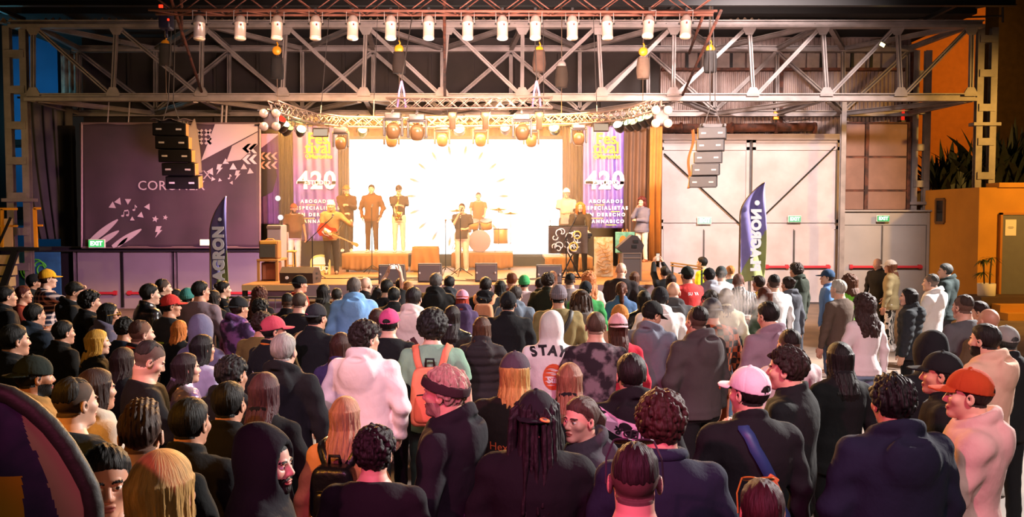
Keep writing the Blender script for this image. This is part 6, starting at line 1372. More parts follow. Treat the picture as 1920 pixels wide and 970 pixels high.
# --- materials for people ---
def hair_mat(hexc):
    key = ('hair', hexc)
    if key in _M: return _M[key]
    m = bpy.data.materials.new('hair'); m.use_nodes = True; nt = m.node_tree; b = nt.nodes['Principled BSDF']; b.inputs['Roughness'].default_value = 0.62; b.inputs['Specular IOR Level'].default_value = 0.28
    N, Lk = nt.nodes.new, nt.links.new; tc = N('ShaderNodeTexCoord'); sp = N('ShaderNodeSeparateXYZ'); Lk(tc.outputs['Object'], sp.inputs[0])
    ng = N('ShaderNodeMath'); ng.operation = 'MULTIPLY_ADD'; ng.inputs[1].default_value = -1; ng.inputs[2].default_value = -0.015; Lk(sp.outputs[1], ng.inputs[0])
    at = N('ShaderNodeMath'); at.operation = 'ARCTAN2'; Lk(sp.outputs[0], at.inputs[0]); Lk(ng.outputs[0], at.inputs[1])
    zz = N('ShaderNodeMath'); zz.operation = 'MULTIPLY'; zz.inputs[1].default_value = 1.6; Lk(sp.outputs[2], zz.inputs[0]); cb = N('ShaderNodeCombineXYZ'); Lk(at.outputs[0], cb.inputs[0]); Lk(zz.outputs[0], cb.inputs[1])
    n1 = N('ShaderNodeTexNoise'); n1.inputs['Scale'].default_value = 5; n1.inputs['Detail'].default_value = 5; n1.inputs['Roughness'].default_value = 0.65; Lk(cb.outputs[0], n1.inputs['Vector'])
    rp = N('ShaderNodeValToRGB'); c1 = lin(hexc); rp.color_ramp.elements[0].position = 0.36; rp.color_ramp.elements[1].position = 0.66; rp.color_ramp.elements[0].color = tuple(x * 0.55 for x in c1[:3]) + (1,); rp.color_ramp.elements[1].color = tuple(min(1, x * 1.15) for x in c1[:3]) + (1,); Lk(n1.outputs['Fac'], rp.inputs[0]); Lk(rp.outputs[0], b.inputs['Base Color'])
    n2 = N('ShaderNodeTexNoise'); n2.inputs['Scale'].default_value = 16; n2.inputs['Detail'].default_value = 3; Lk(cb.outputs[0], n2.inputs['Vector']); bp = N('ShaderNodeBump'); bp.inputs['Strength'].default_value = 0.55; bp.inputs['Distance'].default_value = 0.012; Lk(n2.outputs['Fac'], bp.inputs['Height']); Lk(bp.outputs[0], b.inputs['Normal'])
    _M[key] = m; return m
def cloth_mat(spec):
    """'#hex' plain, or '#hex:pattern:#hex2'"""
    key = ('cloth', spec)
    if key in _M: return _M[key]
    p = spec.split(':')
    if len(p) == 1: m = mat('cloth', p[0], 0.9, bump=0.4, bs=17, var=0.12, vs=6, spec=0.25, stretch=(1.0, 1.0, 0.7))
    elif p[1] == 'leather': m = mat('leather', p[0], 0.32, bump=0.25, bs=25, spec=0.5)
    elif p[1] == 'shiny': m = mat('shell_fabric', p[0], 0.4, bump=0.3, bs=14, spec=0.5)
    else:
        m = bpy.data.materials.new('patterned_cloth'); m.use_nodes = True; nt = m.node_tree; b = nt.nodes['Principled BSDF']; b.inputs['Roughness'].default_value = 0.9; b.inputs['Specular IOR Level'].default_value = 0.25
        tc = nt.nodes.new('ShaderNodeTexCoord'); rp = nt.nodes.new('ShaderNodeValToRGB'); c1, c2 = lin(p[0]), lin(p[2]); e = rp.color_ramp.elements
        if p[1] in ('tiedye', 'camo', 'zebra'):
            n = nt.nodes.new('ShaderNodeTexNoise' if p[1] != 'zebra' else 'ShaderNodeTexWave'); n.inputs['Scale'].default_value = {'tiedye': 9, 'camo': 14, 'zebra': 7}[p[1]]; n.inputs['Detail'].default_value = 4
            if p[1] == 'zebra': n.inputs['Distortion'].default_value = 9
            nt.links.new(tc.outputs['Object'], n.inputs['Vector']); nt.links.new(n.outputs['Fac'], rp.inputs[0]); e[0].position, e[1].position = (0.44, 0.58) if p[1] != 'zebra' else (0.42, 0.5); e[0].color, e[1].color = c1, c2
            nt.links.new(rp.outputs[0], b.inputs['Base Color'])
        elif p[1] == 'irid':
            lw = nt.nodes.new('ShaderNodeTexNoise'); lw.inputs['Scale'].default_value = 5; nt.links.new(tc.outputs['Object'], lw.inputs['Vector']); nt.links.new(lw.outputs['Fac'], rp.inputs[0]); e[0].position, e[1].position = 0.4, 0.62; e[0].color, e[1].color = c1, c2
            nt.links.new(rp.outputs[0], b.inputs['Base Color']); b.inputs['Metallic'].default_value = 0.75; b.inputs['Roughness'].default_value = 0.3
            n2 = nt.nodes.new('ShaderNodeTexNoise'); n2.inputs['Scale'].default_value = 11; bp = nt.nodes.new('ShaderNodeBump'); bp.inputs['Strength'].default_value = 0.7; bp.inputs['Distance'].default_value = 0.03
            nt.links.new(tc.outputs['Object'], n2.inputs['Vector']); nt.links.new(n2.outputs['Fac'], bp.inputs['Height']); nt.links.new(bp.outputs[0], b.inputs['Normal'])
        elif p[1] == 'check':
            ck = nt.nodes.new('ShaderNodeTexChecker'); ck.inputs['Scale'].default_value = 17; ck.inputs['Color1'].default_value = c1; ck.inputs['Color2'].default_value = c2; nt.links.new(tc.outputs['Object'], ck.inputs['Vector']); nt.links.new(ck.outputs[0], b.inputs['Base Color'])
        elif p[1] == 'plaid':
            sp = nt.nodes.new('ShaderNodeSeparateXYZ'); nt.links.new(tc.outputs['Object'], sp.inputs[0])
            def band(o_, fq, th):
                a = nt.nodes.new('ShaderNodeMath'); a.operation = 'MULTIPLY'; a.inputs[1].default_value = fq; nt.links.new(o_, a.inputs[0]); s_ = nt.nodes.new('ShaderNodeMath'); s_.operation = 'SINE'; nt.links.new(a.outputs[0], s_.inputs[0]); g_ = nt.nodes.new('ShaderNodeMath'); g_.operation = 'GREATER_THAN'; g_.inputs[1].default_value = th; nt.links.new(s_.outputs[0], g_.inputs[0]); return g_.outputs[0]
            ad = nt.nodes.new('ShaderNodeMath'); ad.operation = 'ADD'; nt.links.new(band(sp.outputs[0], 95, 0.35), ad.inputs[0]); nt.links.new(band(sp.outputs[2], 95, 0.35), ad.inputs[1]); dv = nt.nodes.new('ShaderNodeMath'); dv.operation = 'MULTIPLY'; dv.inputs[1].default_value = 0.5; nt.links.new(ad.outputs[0], dv.inputs[0]); nt.links.new(dv.outputs[0], rp.inputs[0]); e[0].position, e[1].position = 0.0, 0.9; e[0].color, e[1].color = c1, c2; nt.links.new(rp.outputs[0], b.inputs['Base Color'])
    _M[key] = m; return m
SKIN = {'l': '#c98f74', 'p': '#d8a58c', 'm': '#ab7152', 'd': '#6e4431'}
def skin_mat(c): return mat('skin_' + c, SKIN[c], 0.5, var=0.10, vs=14, spec=0.4)
def stubble_mat(s, h):
    mx = ''.join('%02x' % round(int(SKIN[s][i:i+2], 16) * 0.30 + int(h[i:i+2], 16) * 0.70) for i in (1, 3, 5)); return mat('stubble', '#' + mx, 0.75, var=0.15, vs=60, spec=0.25)
lip_m = mat('lips', '#9c5348', 0.45); eye_m = mat('eye_white', '#d8d2ca', 0.3); iris_m = mat('iris', '#2c1c14', 0.2)
def inst(name, me, parent, mats, mtx=None):
    o = bpy.data.objects.new(name, me); C.objects.link(o); o.parent = parent
    if mtx is not None: o.matrix_local = mtx
    for i, m in enumerate(mats): o.material_slots[i].link = 'OBJECT'; o.material_slots[i].material = m
    return o
PEOPLE = {}
def person(key, px, py, h, yaw, pose, hair, hat, top, pants, label, skin='l', hy=0, hp=0, sex='m', beard=0, fat=1.0, hi=0, Y=None, z=0.0, group='audience in front of the stage', belly=0.0, shoe='#d8d4cc', lean=0.0, tuck=None):
    k = h / 1.75; hz = z + HEAD0[2] * k
    Yh = Y if Y else GY(py, hz); hx = WX(px, Yh) if Y else W(px, py, Yh).x
    r = thing('person', label, 'person', (0, 0, 0), group=group); rz = R(-yaw)
    fw = Vector((0, HEAD0[1] * k, 0)); fw.rotate(Matrix.Rotation(rz, 3, 'Z'))
    r.location = (hx - fw.x, Yh - fw.y, z); r.rotation_euler = (R(lean), 0, rz); r.scale = (k, k, k)
    hs, hc = (hair.split('~') + ['#1b1512'])[:2] if '~' in hair else (hair, '#1b1512')
    inst('body', body_mesh(sex, pose, hy, hp, beard, hi), r, [skin_mat(skin), lip_m, (stubble_mat(skin, hc) if hs in ('fade', 'buzz', 'undercut', 'quiff') and not beard else hair_mat(hc)) if hs != 'bald' else skin_mat(skin), eye_m, iris_m])
    tk, tcl = top.split('~'); sleeve = inst({'tee': 't_shirt', 'sweat': 'sweatshirt', 'hoodie': 'hoodie', 'hoodup': 'hoodie', 'jacket': 'jacket', 'puffer': 'puffer_jacket', 'coat': 'coat'}[tk], top_mesh(tk, sex, fat, pose, hy, hp, belly), r, [cloth_mat(tcl)])
    inst('trousers', trousers_mesh(sex, min(fat, 1.12)), r, [cloth_mat(pants)])
    for s in (-1, 1): inst('shoe', shoe_mesh(s), r, [mat('shoe', shoe, 0.6)], Matrix.Translation((s * 0.11, -0.015, 0.0)))
    M_ = Matrix.Translation(Vector(HEAD0)) @ Matrix([list(x) for x in head_rot(hy, hp)]).to_4x4()
    if hs not in ('bald', 'none'):
        hstyle = hs if not (hat and not hat.startswith('headband') and hs in ('curly', 'messy', 'afro', 'quiff')) else 'short'
        inst('hair', hair_mesh(hstyle, hi), r, [hair_mat(hc)], M_)
    if hat:
        hk, hcl = hat.split('~'); inst({'cap': 'cap', 'backcap': 'cap', 'beanie': 'beanie', 'straw': 'hat', 'headband': 'headband'}[hk], hat_mesh(hk, hi), r, [cloth_mat(hcl)], M_)
    PEOPLE[key] = (r, sleeve, M_, k)
    return r
# ================= THE CROWD =================
BK, DK, NV = '#101012', '#17171a', '#141a2a'
J = '#1b1b1f'
# key, px, py, height, yaw (0 = towards the stage, 90 = towards the right), pose, hair, hat, top, trousers, label, extras
CROWD = [
 # --- left side, dark ---
 ('a1', 13, 557, 1.78, 45, 'd', 'short~#16110e', None, 'jacket~#131315', DK, 'dark-haired person in a black jacket at the far left edge of the crowd', {}),
 ('a2', 90, 524, 1.86, 55, 'x', 'short~#3a2416', 'cap~#e0a020', 'sweat~#1c2338:plaid:#d8bcb4', '#20242e', 'person in a yellow cap and plaid shirt pointing with an outstretched arm', {'skin': 'p'}),
 ('a3', 65, 531, 1.74, 60, 'd', 'short~#16110e', 'cap~#1a1618', 'jacket~#23201f', DK, 'person in a dark cap partly hidden behind the plaid shirt', {}),
 ('a4', 45, 553, 1.66, 70, 'b', 'short~#5a1f16', None, 'tee~#7a2a1c', '#b08a50', 'person in a rust-red top and tan trousers by the pale staircase', {}),
 ('a5', 140, 549, 1.80, 62, 'd', 'short~#17120f', None, 'hoodie~#141416', DK, 'bowed dark-haired person in black with a pale collar beside the plaid shirt', {'hp': -20}),
 ('a6', 66, 592, 1.70, 30, 'd', 'short~#16110e', None, 'puffer~#1b2430', DK, 'person in a navy quilted puffer jacket in front of the plaid shirt', {}),
 ('a7', 170, 568, 1.72, 45, 'd', 'curly~#120f0e', None, 'jacket~#121214', DK, 'black-clad curly head in front of the left grey door', {}),
 ('a8', 205, 590, 1.66, 60, 'd', 'bob~#110e0d', None, 'hoodie~#5a5264', DK, 'person with black bobbed hair, glasses and a grey-lilac hood', {'sex': 'f'}),
 ('a9', 184, 643, 1.68, 55, 'd', 'long~#d8a040', None, 'jacket~#15171a', DK, 'person with long bright blond hair and a black jacket in the dark left crowd', {'sex': 'f', 'skin': 'p'}),
 ('a10', 236, 618, 1.74, 35, 'd', 'messy~#17130f', None, 'sweat~#1a2434', DK, 'dark-haired person in a dark blue top right of the blond hair', {}),
 ('a11', 266, 628, 1.78, 45, 'd', 'fade~#4a2f20', None, 'jacket~#17171a', DK, 'person with cropped brown hair and a bright orange jacket collar', {'skin': 'p'}),
 ('a12', 282, 553, 1.80, 50, 'd', 'short~#15110e', None, 'jacket~#151417:leather', DK, 'person with slick black hair in a black leather jacket near the left doors', {'skin': 'p'}),
 ('a13', 307, 541, 1.80, 60, 'd', 'fade~#1b1512', None, 'jacket~#151518', DK, 'person with shaved sides seen behind the leather jacket', {'skin': 'p'}),
 ('a14', 331, 557, 1.64, 60, 'd', 'bob~#1b1310', None, 'sweat~#22242a', DK, 'dark-bobbed person in profile behind the red trucker cap', {'sex': 'f'}),
 ('a15', 321, 575, 1.72, 30, 'd', 'short~#1b1512', 'cap~#d23a36', 'tee~#2a2a2c', DK, 'person in a bright red cap and charcoal tee with yellow back print', {'hy': 30}),
 ('a16', 353, 559, 1.72, 20, 'd', 'short~#1a1410', 'beanie~#3a7a72', 'hoodie~#1d3a2c', DK, 'person in a teal beanie and dark green hoodie beside the mauve sweatshirt', {}),
 ('a17', 377, 547, 1.84, 12, 'd', 'short~#14100e', None, 'sweat~#7d6a72', '#23242c', 'tall dark-haired person in a mauve-grey sweatshirt left of the feather flag', {'hy': 30, 'fat': 1.08}),
 ('a18', 420, 543, 1.74, 60, 'd', 'bun~#1f1714', None, 'sweat~#131315', DK, 'pale person in profile with hair tied back, beside the left feather flag', {'sex': 'f', 'skin': 'p'}),
 ('a19', 402, 560, 1.62, 20, 'd', 'long~#241812', None, 'jacket~#1c1a1a', DK, 'small long-haired person right behind the mauve-grey sweatshirt', {'sex': 'f'}),
 ('a20', 449, 579, 1.76, 40, 'd', 'short~#3a2418', 'backcap~#222226', 'hoodie~#3b2a48:tiedye:#8f5aa0', DK, 'person in a dark cap and purple tie-dye hoodie', {}),
 ('a21', 337, 620, 1.66, 15, 'd', 'bob~#c8702c', None, 'jacket~#121214', DK, 'person with ginger-blond bobbed hair and a black top', {'sex': 'f'}),
 ('a22', 379, 621, 1.70, 10, 'd', 'none', None, 'hoodup~#6a6880', DK, 'person in a raised grey-lilac hood in front of the mauve sweatshirt', {'sex': 'f'}),
 ('a23', 487, 556, 1.64, 5, 'd', 'longcurly~#4a1f14', None, 'sweat~#1c1818', DK, 'person with wavy dark red hair before the purple stage skirt', {'sex': 'f'}),
 ('a24', 488, 580, 1.64, 0, 'd', 'curly~#130f0d', None, 'jacket~#121213', DK, 'black curly-haired person in front of the dark red hair', {'sex': 'f'}),
 ('a25', 492, 610, 1.70, 10, 'd', 'curly~#2b1810', None, 'sweat~#6a5a30', DK, 'brown curly-haired person behind the rose cap', {}),
 ('a26', 514, 622, 1.78, 32, 'd', 'short~#1b1512', 'cap~#c24a58', 'jacket~#141416', DK, 'person in a rose-red cap and black printed jacket', {'hy': 30}),
 ('a27', 563, 534, 1.76, 55, 'd', 'short~#14100e', 'backcap~#1a1a1c', 'sweat~#a81f1a', DK, 'person in a dark cap and red top in front of the big dark floor monitor', {}),
 ('a28', 541, 568, 1.70, 10, 'd', 'fade~#17120f', None, 'jacket~#151416', DK, 'short-haired person in black left of the shaved head below the red top', {}),
 ('a29', 563, 568, 1.74, 20, 'd', 'buzz~#4a3a30', None, 'sweat~#141416', DK, 'person with a shaved greying head and black top below the red top', {'skin': 'p'}),
 ('a30', 608, 550, 1.66, 20, 'd', 'long~#1c1310', None, 'jacket~#5a5a50', DK, 'person with long dark hair and a white hair clip left of the blue hoodie', {'sex': 'f'}),
 ('a31', 632, 555, 1.60, 0, 'd', 'short~#2a2420', None, 'sweat~#1a1a1c', DK, 'short dark head peeking out left of the pale blue hoodie', {}),
 ('a32', 594, 597, 1.80, 28, 'd', 'short~#1b1512', 'backcap~#2a2a2e', 'jacket~#17181a', '#b8a898', 'person in a black cap with pink mark and a beige sling bag', {'hy': 0}),
 ('a33', 664, 540, 1.84, -6, 'd', 'short~#6a5e58', None, 'hoodie~#7aa8dc', '#22242a', 'broad person with grey cropped hair in a pale blue hoodie', {'fat': 1.22}),
 ('a34', 686, 536, 1.78, 25, 'd', 'bald', None, 'jacket~#1c1a1a', DK, 'bald person in a dark vest right behind the pale blue hoodie', {'skin': 'p'}),
 ('a35', 640, 652, 1.66, 8, 'd', 'long~#3a1c12', None, 'jacket~#3a2f58', DK, 'person with long reddish-brown hair left of the pink-white hoodie', {'sex': 'f'}),
 ('a36', 533, 660, 1.78, 10, 'd', 'short~#9a948e', None, 'hoodie~#131418', DK, 'person with silver cropped hair in a black hooded jacket', {'skin': 'p'}),
 ('a37', 430, 760, 1.78, 10, 'd', 'short~#110e0d', None, 'jacket~#0f0f11', BK, 'tall figure all in black in the darkest gap right of the iridescent jacket', {}),
 ('a38', 381, 655, 1.68, 35, 'd', 'long~#1a1310', None, 'sweat~#a8a4b8', DK, 'dark-haired person with one white sleeve above the black figure', {'sex': 'f'}),
 ('a40', 350, 692, 1.70, 50, 'p', 'vlong~#2b1a16', None, 'jacket~#c8b0c0:irid:#8a5ac8', BK, 'person with long dark hair in a shiny iridescent jacket', {'sex': 'f', 'skin': 'p'}),
 ('a41', 280, 677, 1.76, 60, 'h', 'fade~#2a2320', None, 'sweat~#0f0f11', DK, 'person with a shaved neck looking down at a cigarette, in black', {'hp': -25, 'skin': 'p'}),
 ('a42', 232, 680, 1.68, 20, 'd', 'bob~#2e1c14', None, 'jacket~#111112', DK, 'brown-bobbed person between the blond hair and the cigarette smoker', {'sex': 'f'}),
 ('a43', 66, 709, 1.74, 45, 'd', 'short~#14100e', 'backcap~#1d2622', 'hoodie~#8a6638', DK, 'bearded person in a dark cap and tan hoodie at the left', {'beard': 1, 'skin': 'm'}),
 ('a44', 28, 640, 1.74, 40, 'd', 'short~#100e0d', None, 'jacket~#0e0e10', BK, 'dim black-clad person in the dark at the left edge', {}),
 ('a45', 142, 757, 1.84, 30, 'd', 'fade~#1a1411', None, 'sweat~#131c26', BK, 'person with faded haircut and lit ear in a dark navy jacket at the left', {'skin': 'p', 'hi': 1}),
 ('a46', 182, 733, 1.66, 35, 'd', 'bob~#33201a', None, 'hoodie~#cbb9a8', DK, 'brown-haired person in a cream jacket behind the faded haircut', {'sex': 'f'}),
 ('a47', 265, 818, 1.80, -12, 'd', 'quiff~#3a241c', None, 'tee~#0f0f10', BK, 'person with a spiky brown quiff and bare neck, black tee', {'skin': 'p', 'hi': 1}),
 ('a48', 198, 906, 1.64, 150, 'd', 'pony~#17110e', None, 'sweat~#121314', BK, 'dark-haired person turned to face the camera at the bottom left', {'sex': 'f', 'skin': 'l', 'hi': 1, 'hy': 0}),
 ('a49', 306, 928, 1.66, 5, 'd', 'long~#c89858', None, 'jacket~#b08a90', BK, 'person with long straight blond hair and a pinkish collar at the bottom left', {'sex': 'f', 'hi': 1}),
 ('a50', 503, 872, 1.74, 72, 'd', 'none', None, 'hoodup~#16171c', BK, 'bearded person in profile inside a raised black hood', {'beard': 1, 'hi': 1, 'skin': 'p', 'hy': 30}),
 ('a51', 497, 738, 1.68, 5, 'd', 'vlong~#4a2a2e', None, 'jacket~#121214', BK, 'person with long dark hair fading to pink below the silver-haired person', {'sex': 'f'}),
 ('a52', 436, 706, 1.72, 25, 'd', 'messy~#110e0d', None, 'hoodie~#101013', BK, 'black-hooded back just right of the iridescent jacket', {}),
 ('a54', 120, 625, 1.74, 35, 'd', 'short~#110e0c', None, 'jacket~#14120f', BK, 'shadowy person in black left of the long blond hair', {}),
 ('a55', 358, 796, 1.72, 15, 'd', 'short~#100d0c', None, 'jacket~#0e0e10', BK, 'dark figure below the iridescent jacket', {}),
 # --- centre ---
 ('b53', 648, 783, 1.68, 6, 'd', 'vlong~#b88468', None, 'sweat~#d89a60', BK, 'person with long pink-blond hair in an apricot sweatshirt with small black backpack', {'sex': 'f', 'skin': 'p', 'hi': 1}),
 ('b54', 703, 852, 1.76, 5, 'd', 'curly~#1c1312', None, 'sweat~#18151a', BK, 'person with black curly hair in front of the apricot sweatshirt', {'skin': 'p', 'hi': 1}),
 ('b55', 686, 637, 1.84, 12, 'p', 'curly~#241510', None, 'hoodie~#e4d4d0', '#1b2420', 'curly-haired person in a big pink-white hoodie', {'fat': 1.15, 'skin': 'p', 'hy': 30}),
 ('b56', 730, 608, 1.76, 6, 'd', 'short~#15110e', 'cap~#c84a78', 'tee~#141416', DK, 'person in a pink cap worn forwards and black tee', {'skin': 'p'}),
 ('b57', 708, 600, 1.64, 12, 'd', 'bob~#3a2014', None, 'jacket~#34363a', DK, 'brown-bobbed person behind the pink cap', {'sex': 'f'}),
 ('b59', 776, 561, 1.84, 10, 'd', 'short~#1c1411', None, 'hoodie~#e6d2c4', DK, 'person in a cream hoodie with a dark triangular logo on the back', {'fat': 1.08, 'skin': 'p'}),
 ('b60', 811, 617, 1.82, 0, 'd', 'afro~#18120f', None, 'tee~#7a9c84', '#1c2a22', 'afro-haired person in a green tee wearing a coral backpack', {'fat': 1.12, 'skin': 'p'}),
 ('b61', 848, 595, 1.68, 5, 'd', 'vlong~#20130e', None, 'jacket~#131314:leather', DK, 'person with very long dark brown hair right of the afro', {'sex': 'f'}),
 ('b62', 867, 562, 1.64, 0, 'd', 'bob~#a83a26', 'backcap~#d890a8', 'hoodie~#4a3a5a', DK, 'red-haired person in a pale pink cap and purple hoodie', {'sex': 'f'}),
 ('b63', 818, 530, 1.84, 12, 'd', 'short~#5a5654', None, 'hoodie~#1a1a1a', DK, 'grey-haired broad person in a black hooded jacket below a floor monitor', {'fat': 1.1, 'skin': 'p'}),
 ('b64', 843, 532, 1.72, 10, 'd', 'short~#17120f', None, 'hoodie~#33353a', DK, 'dark-haired person in charcoal right of the broad grey-haired one', {}),
 ('b65', 765, 542, 1.66, 5, 'd', 'bob~#8a5a36', None, 'sweat~#8a4a38', DK, 'person with honey-blond bobbed hair beside the raised phone', {'sex': 'f'}),
 ('b66', 739, 556, 1.66, 0, 'd', 'short~#120f0d', None, 'jacket~#141414', DK, 'dark head in black left of the cream logo hoodie', {}),
 ('b67', 726, 541, 1.76, 8, 'u', 'short~#1a1410', None, 'tee~#1d1c1e', DK, 'person holding a phone overhead in both hands to film the stage', {'skin': 'p'}),
 ('b68', 751, 536, 1.64, 0, 'd', 'short~#1e1410', None, 'sweat~#1d1c1e', DK, 'small dark head between the raised phone and the honey-blond hair', {}),
 ('b69', 712, 552, 1.62, 0, 'd', 'messy~#15110e', None, 'jacket~#161616', DK, 'dark tousled head left of the phone filmer', {}),
 ('b70', 911, 537, 1.78, 6, 'd', 'short~#1e1613', None, 'hoodie~#1c1c1f', DK, 'person in a black hoodie wearing a tan backpack', {'skin': 'p', 'fat': 1.05}),
 ('b71', 938, 540, 1.64, 0, 'd', 'bob~#16120f', None, 'sweat~#1a1a1c', DK, 'person with black bobbed hair right of the tan backpack', {'sex': 'f'}),
 ('b72', 953, 571, 1.78, 4, 'd', 'short~#15110e', 'cap~#1f1f22', 'jacket~#151517', DK, 'broad person in a black leather cap and black jacket', {'fat': 1.12}),
 ('b73', 959, 526, 1.72, -25, 'd', 'short~#6a3a22', None, 'sweat~#7a3a30', DK, 'reddish-lit face turned left beside the green beanie', {}),
 ('b74', 983, 532, 1.70, 4, 'd', 'none', 'beanie~#3f9a5a', 'sweat~#d8b8b8', DK, 'person in a bright green beanie near the stage', {}),
 ('b75', 967, 554, 1.74, 15, 'd', 'short~#3a2f2b', None, 'hoodie~#66707e', DK, 'person in a blue-grey hoodie behind the black leather cap', {'skin': 'p'}),
 ('b76', 904, 618, 1.66, 8, 'd', 'bob~#4a2a18', None, 'puffer~#2a2426', DK, 'person with layered brown highlighted hair and a black quilted jacket', {'sex': 'f', 'fat': 1.05}),
 ('b77', 1047, 558, 1.84, 3, 'd', 'none', 'beanie~#7a7078', 'sweat~#8a7a52', '#2a2a2a', 'person in a grey beanie and olive sweatshirt with a black strap', {'fat': 1.12}),
 ('b78', 1028, 529, 1.80, 15, 'd', 'messy~#2a1a12', None, 'jacket~#232418', DK, 'messy-haired person in a dark olive jacket left of the grey beanie', {'fat': 1.05}),
 ('b79', 1036, 521, 1.64, 0, 'd', 'bob~#6a3a20', None, 'sweat~#3a2a24', DK, 'brown-bobbed person just behind the messy-haired olive jacket', {'sex': 'f'}),
 ('b80', 1012, 534, 1.64, 0, 'd', 'short~#1c1410', None, 'jacket~#2b2a1a', DK, 'small dark head left of the messy-haired olive jacket', {}),
 ('b81', 1068, 527, 1.76, -10, 'd', 'fade~#1c1512', None, 'sweat~#8a7a78', DK, 'person with a faded haircut right of the grey beanie', {'skin': 'p'}),
 ('b82', 1104, 527, 1.72, 0, 'd', 'longcurly~#c07040', None, 'sweat~#d8b0a0', DK, 'person with big ginger curls and a blush top', {'sex': 'f', 'skin': 'p'}),
 ('b83', 1098, 545, 1.70, 5, 'd', 'short~#15110e', 'cap~#20242a', 'jacket~#3a8a4a', DK, 'person in a dark cap and green jacket behind the dreadlocks', {}),
 ('b84', 1089, 563, 1.74, 0, 'd', 'thickdread~#3a2418', None, 'hoodie~#6a6462', DK, 'person with thick brown dreadlocks gathered up, grey hood', {'skin': 'm'}),
 ('b85', 1034, 617, 1.76, 3, 'd', 'none', None, 'hoodup~#e4d8d8', '#6a6a5a', 'person in a raised white hood with letters printed across the shoulders', {'fat': 1.02}),
 ('b86', 1117, 613, 1.80, 4, 'd', 'buzz~#5a4438', None, 'tee~#2a2228:tiedye:#7a6a70', DK, 'shaven-headed person in a black and mauve tie-dye tee', {'fat': 1.0, 'skin': 'p'}),
 ('b87', 1165, 508, 1.86, 20, 'd', 'bald', None, 'sweat~#2a2222', DK, 'tall bald person directly below the grey flight case', {'skin': 'p'}),
 ('b88', 1190, 523, 1.70, 20, 'd', 'vlong~#5a3420', None, 'jacket~#1a1817', DK, 'person with long wavy brown hair right of the tall bald one', {'sex': 'f'}),
 ('b89', 1165, 545, 1.70, 8, 'd', 'pony~#5a2a16', None, 'jacket~#4a6488', '#2a3444', 'person with a long auburn ponytail and denim jacket', {'sex': 'f'}),
 ('b90', 1158, 616, 1.68, -4, 'd', 'long~#4a1f18', 'backcap~#e0a4ac', 'sweat~#c82a40', DK, 'person in a pale pink cap and crimson top', {'sex': 'f', 'skin': 'p'}),
 ('b91', 1162, 596, 1.72, 0, 'd', 'none', 'beanie~#b8783a', 'sweat~#c8a080', DK, 'person in an orange-tan beanie right behind the pale pink cap', {}),
 ('b92', 1207, 563, 1.70, -10, 'd', 'long~#14100e', None, 'jacket~#131314:leather', DK, 'person with long black hair in a glossy leather jacket', {'sex': 'f'}),
 ('b93', 1237, 562, 1.82, 3, 'd', 'short~#17120f', 'beanie~#222024', 'hoodie~#ece4e0', DK, 'person in a black beanie and bright white hooded jacket', {'fat': 1.08}),
 ('b94', 1222, 592, 1.78, 30, 'h', 'short~#15110e', 'cap~#1a1a1a', 'hoodie~#6a6e7c', DK, 'person in a black cap looking down, grey hoodie with lilac hood', {'hp': -25, 'hy': 30}),
 ('b95', 1262, 549, 1.82, 8, 'd', 'bald', None, 'hoodie~#4a484a', DK, 'bald person in a dark grey jacket right of the white hooded jacket', {'skin': 'p', 'fat': 1.05}),
 ('b96', 1246, 512, 1.70, -12, 'u', 'short~#241712', None, 'sweat~#15171a', DK, 'person filming with a phone held upright near the gate', {'sex': 'f'}),
 ('b97', 1258, 527, 1.66, 5, 'd', 'bob~#2a1510', None, 'jacket~#16161a', DK, 'dark brown-bobbed person below the upright phone', {'sex': 'f'}),
 ('b98', 1288, 517, 1.82, -22, 'd', 'short~#1a1410', 'cap~#2a2c26', 'tee~#d03a38', DK, 'person in a dark cap and red tee with small white print', {'fat': 1.08}),
 ('b99', 1316, 494, 1.80, -55, 'd', 'short~#1c1411', None, 'sweat~#c8d02a', '#1a2a20', 'steward with short black hair in a yellow high-visibility vest', {'skin': 'p'}),
 ('b100', 1329, 519, 1.80, -20, 'd', 'curly~#1a1411', 'cap~#1c1c1e', 'hoodie~#8a8c96', DK, 'person in a black cap and grey and black hoodie below the steward', {'fat': 1.05}),
 ('b101', 1352, 515, 1.78, 5, 'd', 'short~#2a2a2a', 'beanie~#3c4244', 'tee~#e8e0e0', DK, 'person in a charcoal beanie and white tee right of the steward', {}),
 ('b102', 1368, 511, 1.72, -30, 'd', 'fade~#b87838', None, 'sweat~#2a3a3a', DK, 'fair-haired person with an amber-lit face by the right flag', {'skin': 'p'}),
 ('b103', 1384, 529, 1.78, 5, 'd', 'buzz~#6a3a2a', None, 'jacket~#2a2a2c:zebra:#b0a8a8', DK, 'person with shaved reddish hair and a black and white jacket', {'skin': 'm'}),
 ('b104', 1422, 532, 1.72, -30, 'd', 'short~#2a1a14', None, 'sweat~#c89838', DK, 'person with sunglasses pushed up, beside the right flag', {'sex': 'f', 'skin': 'm'}),
 ('b105', 1432, 556, 1.68, -35, 'h', 'bob~#5a2a18', None, 'jacket~#3a4a38', DK, 'amber-lit brown-haired person left of the white shirt', {'sex': 'f'}),
 ('b106', 1450, 532, 1.78, -15, 'd', 'fade~#1c1512', None, 'sweat~#e4dedc', '#3a3c44', 'person with short dark hair in a white shirt near the gate', {'skin': 'p'}),
 ('b107', 1477, 535, 1.74, -25, 'd', 'bun~#2a1812', None, 'hoodie~#54565e', '#3a3c44', 'person with tied brown hair and a long slate-grey jacket', {'sex': 'f'}),
 ('b108', 1492, 509, 1.82, -35, 'd', 'curly~#3a2c26', None, 'hoodie~#343a32', '#3a3c44', 'curly-haired person in a dark green hooded jacket before the white gate', {}),
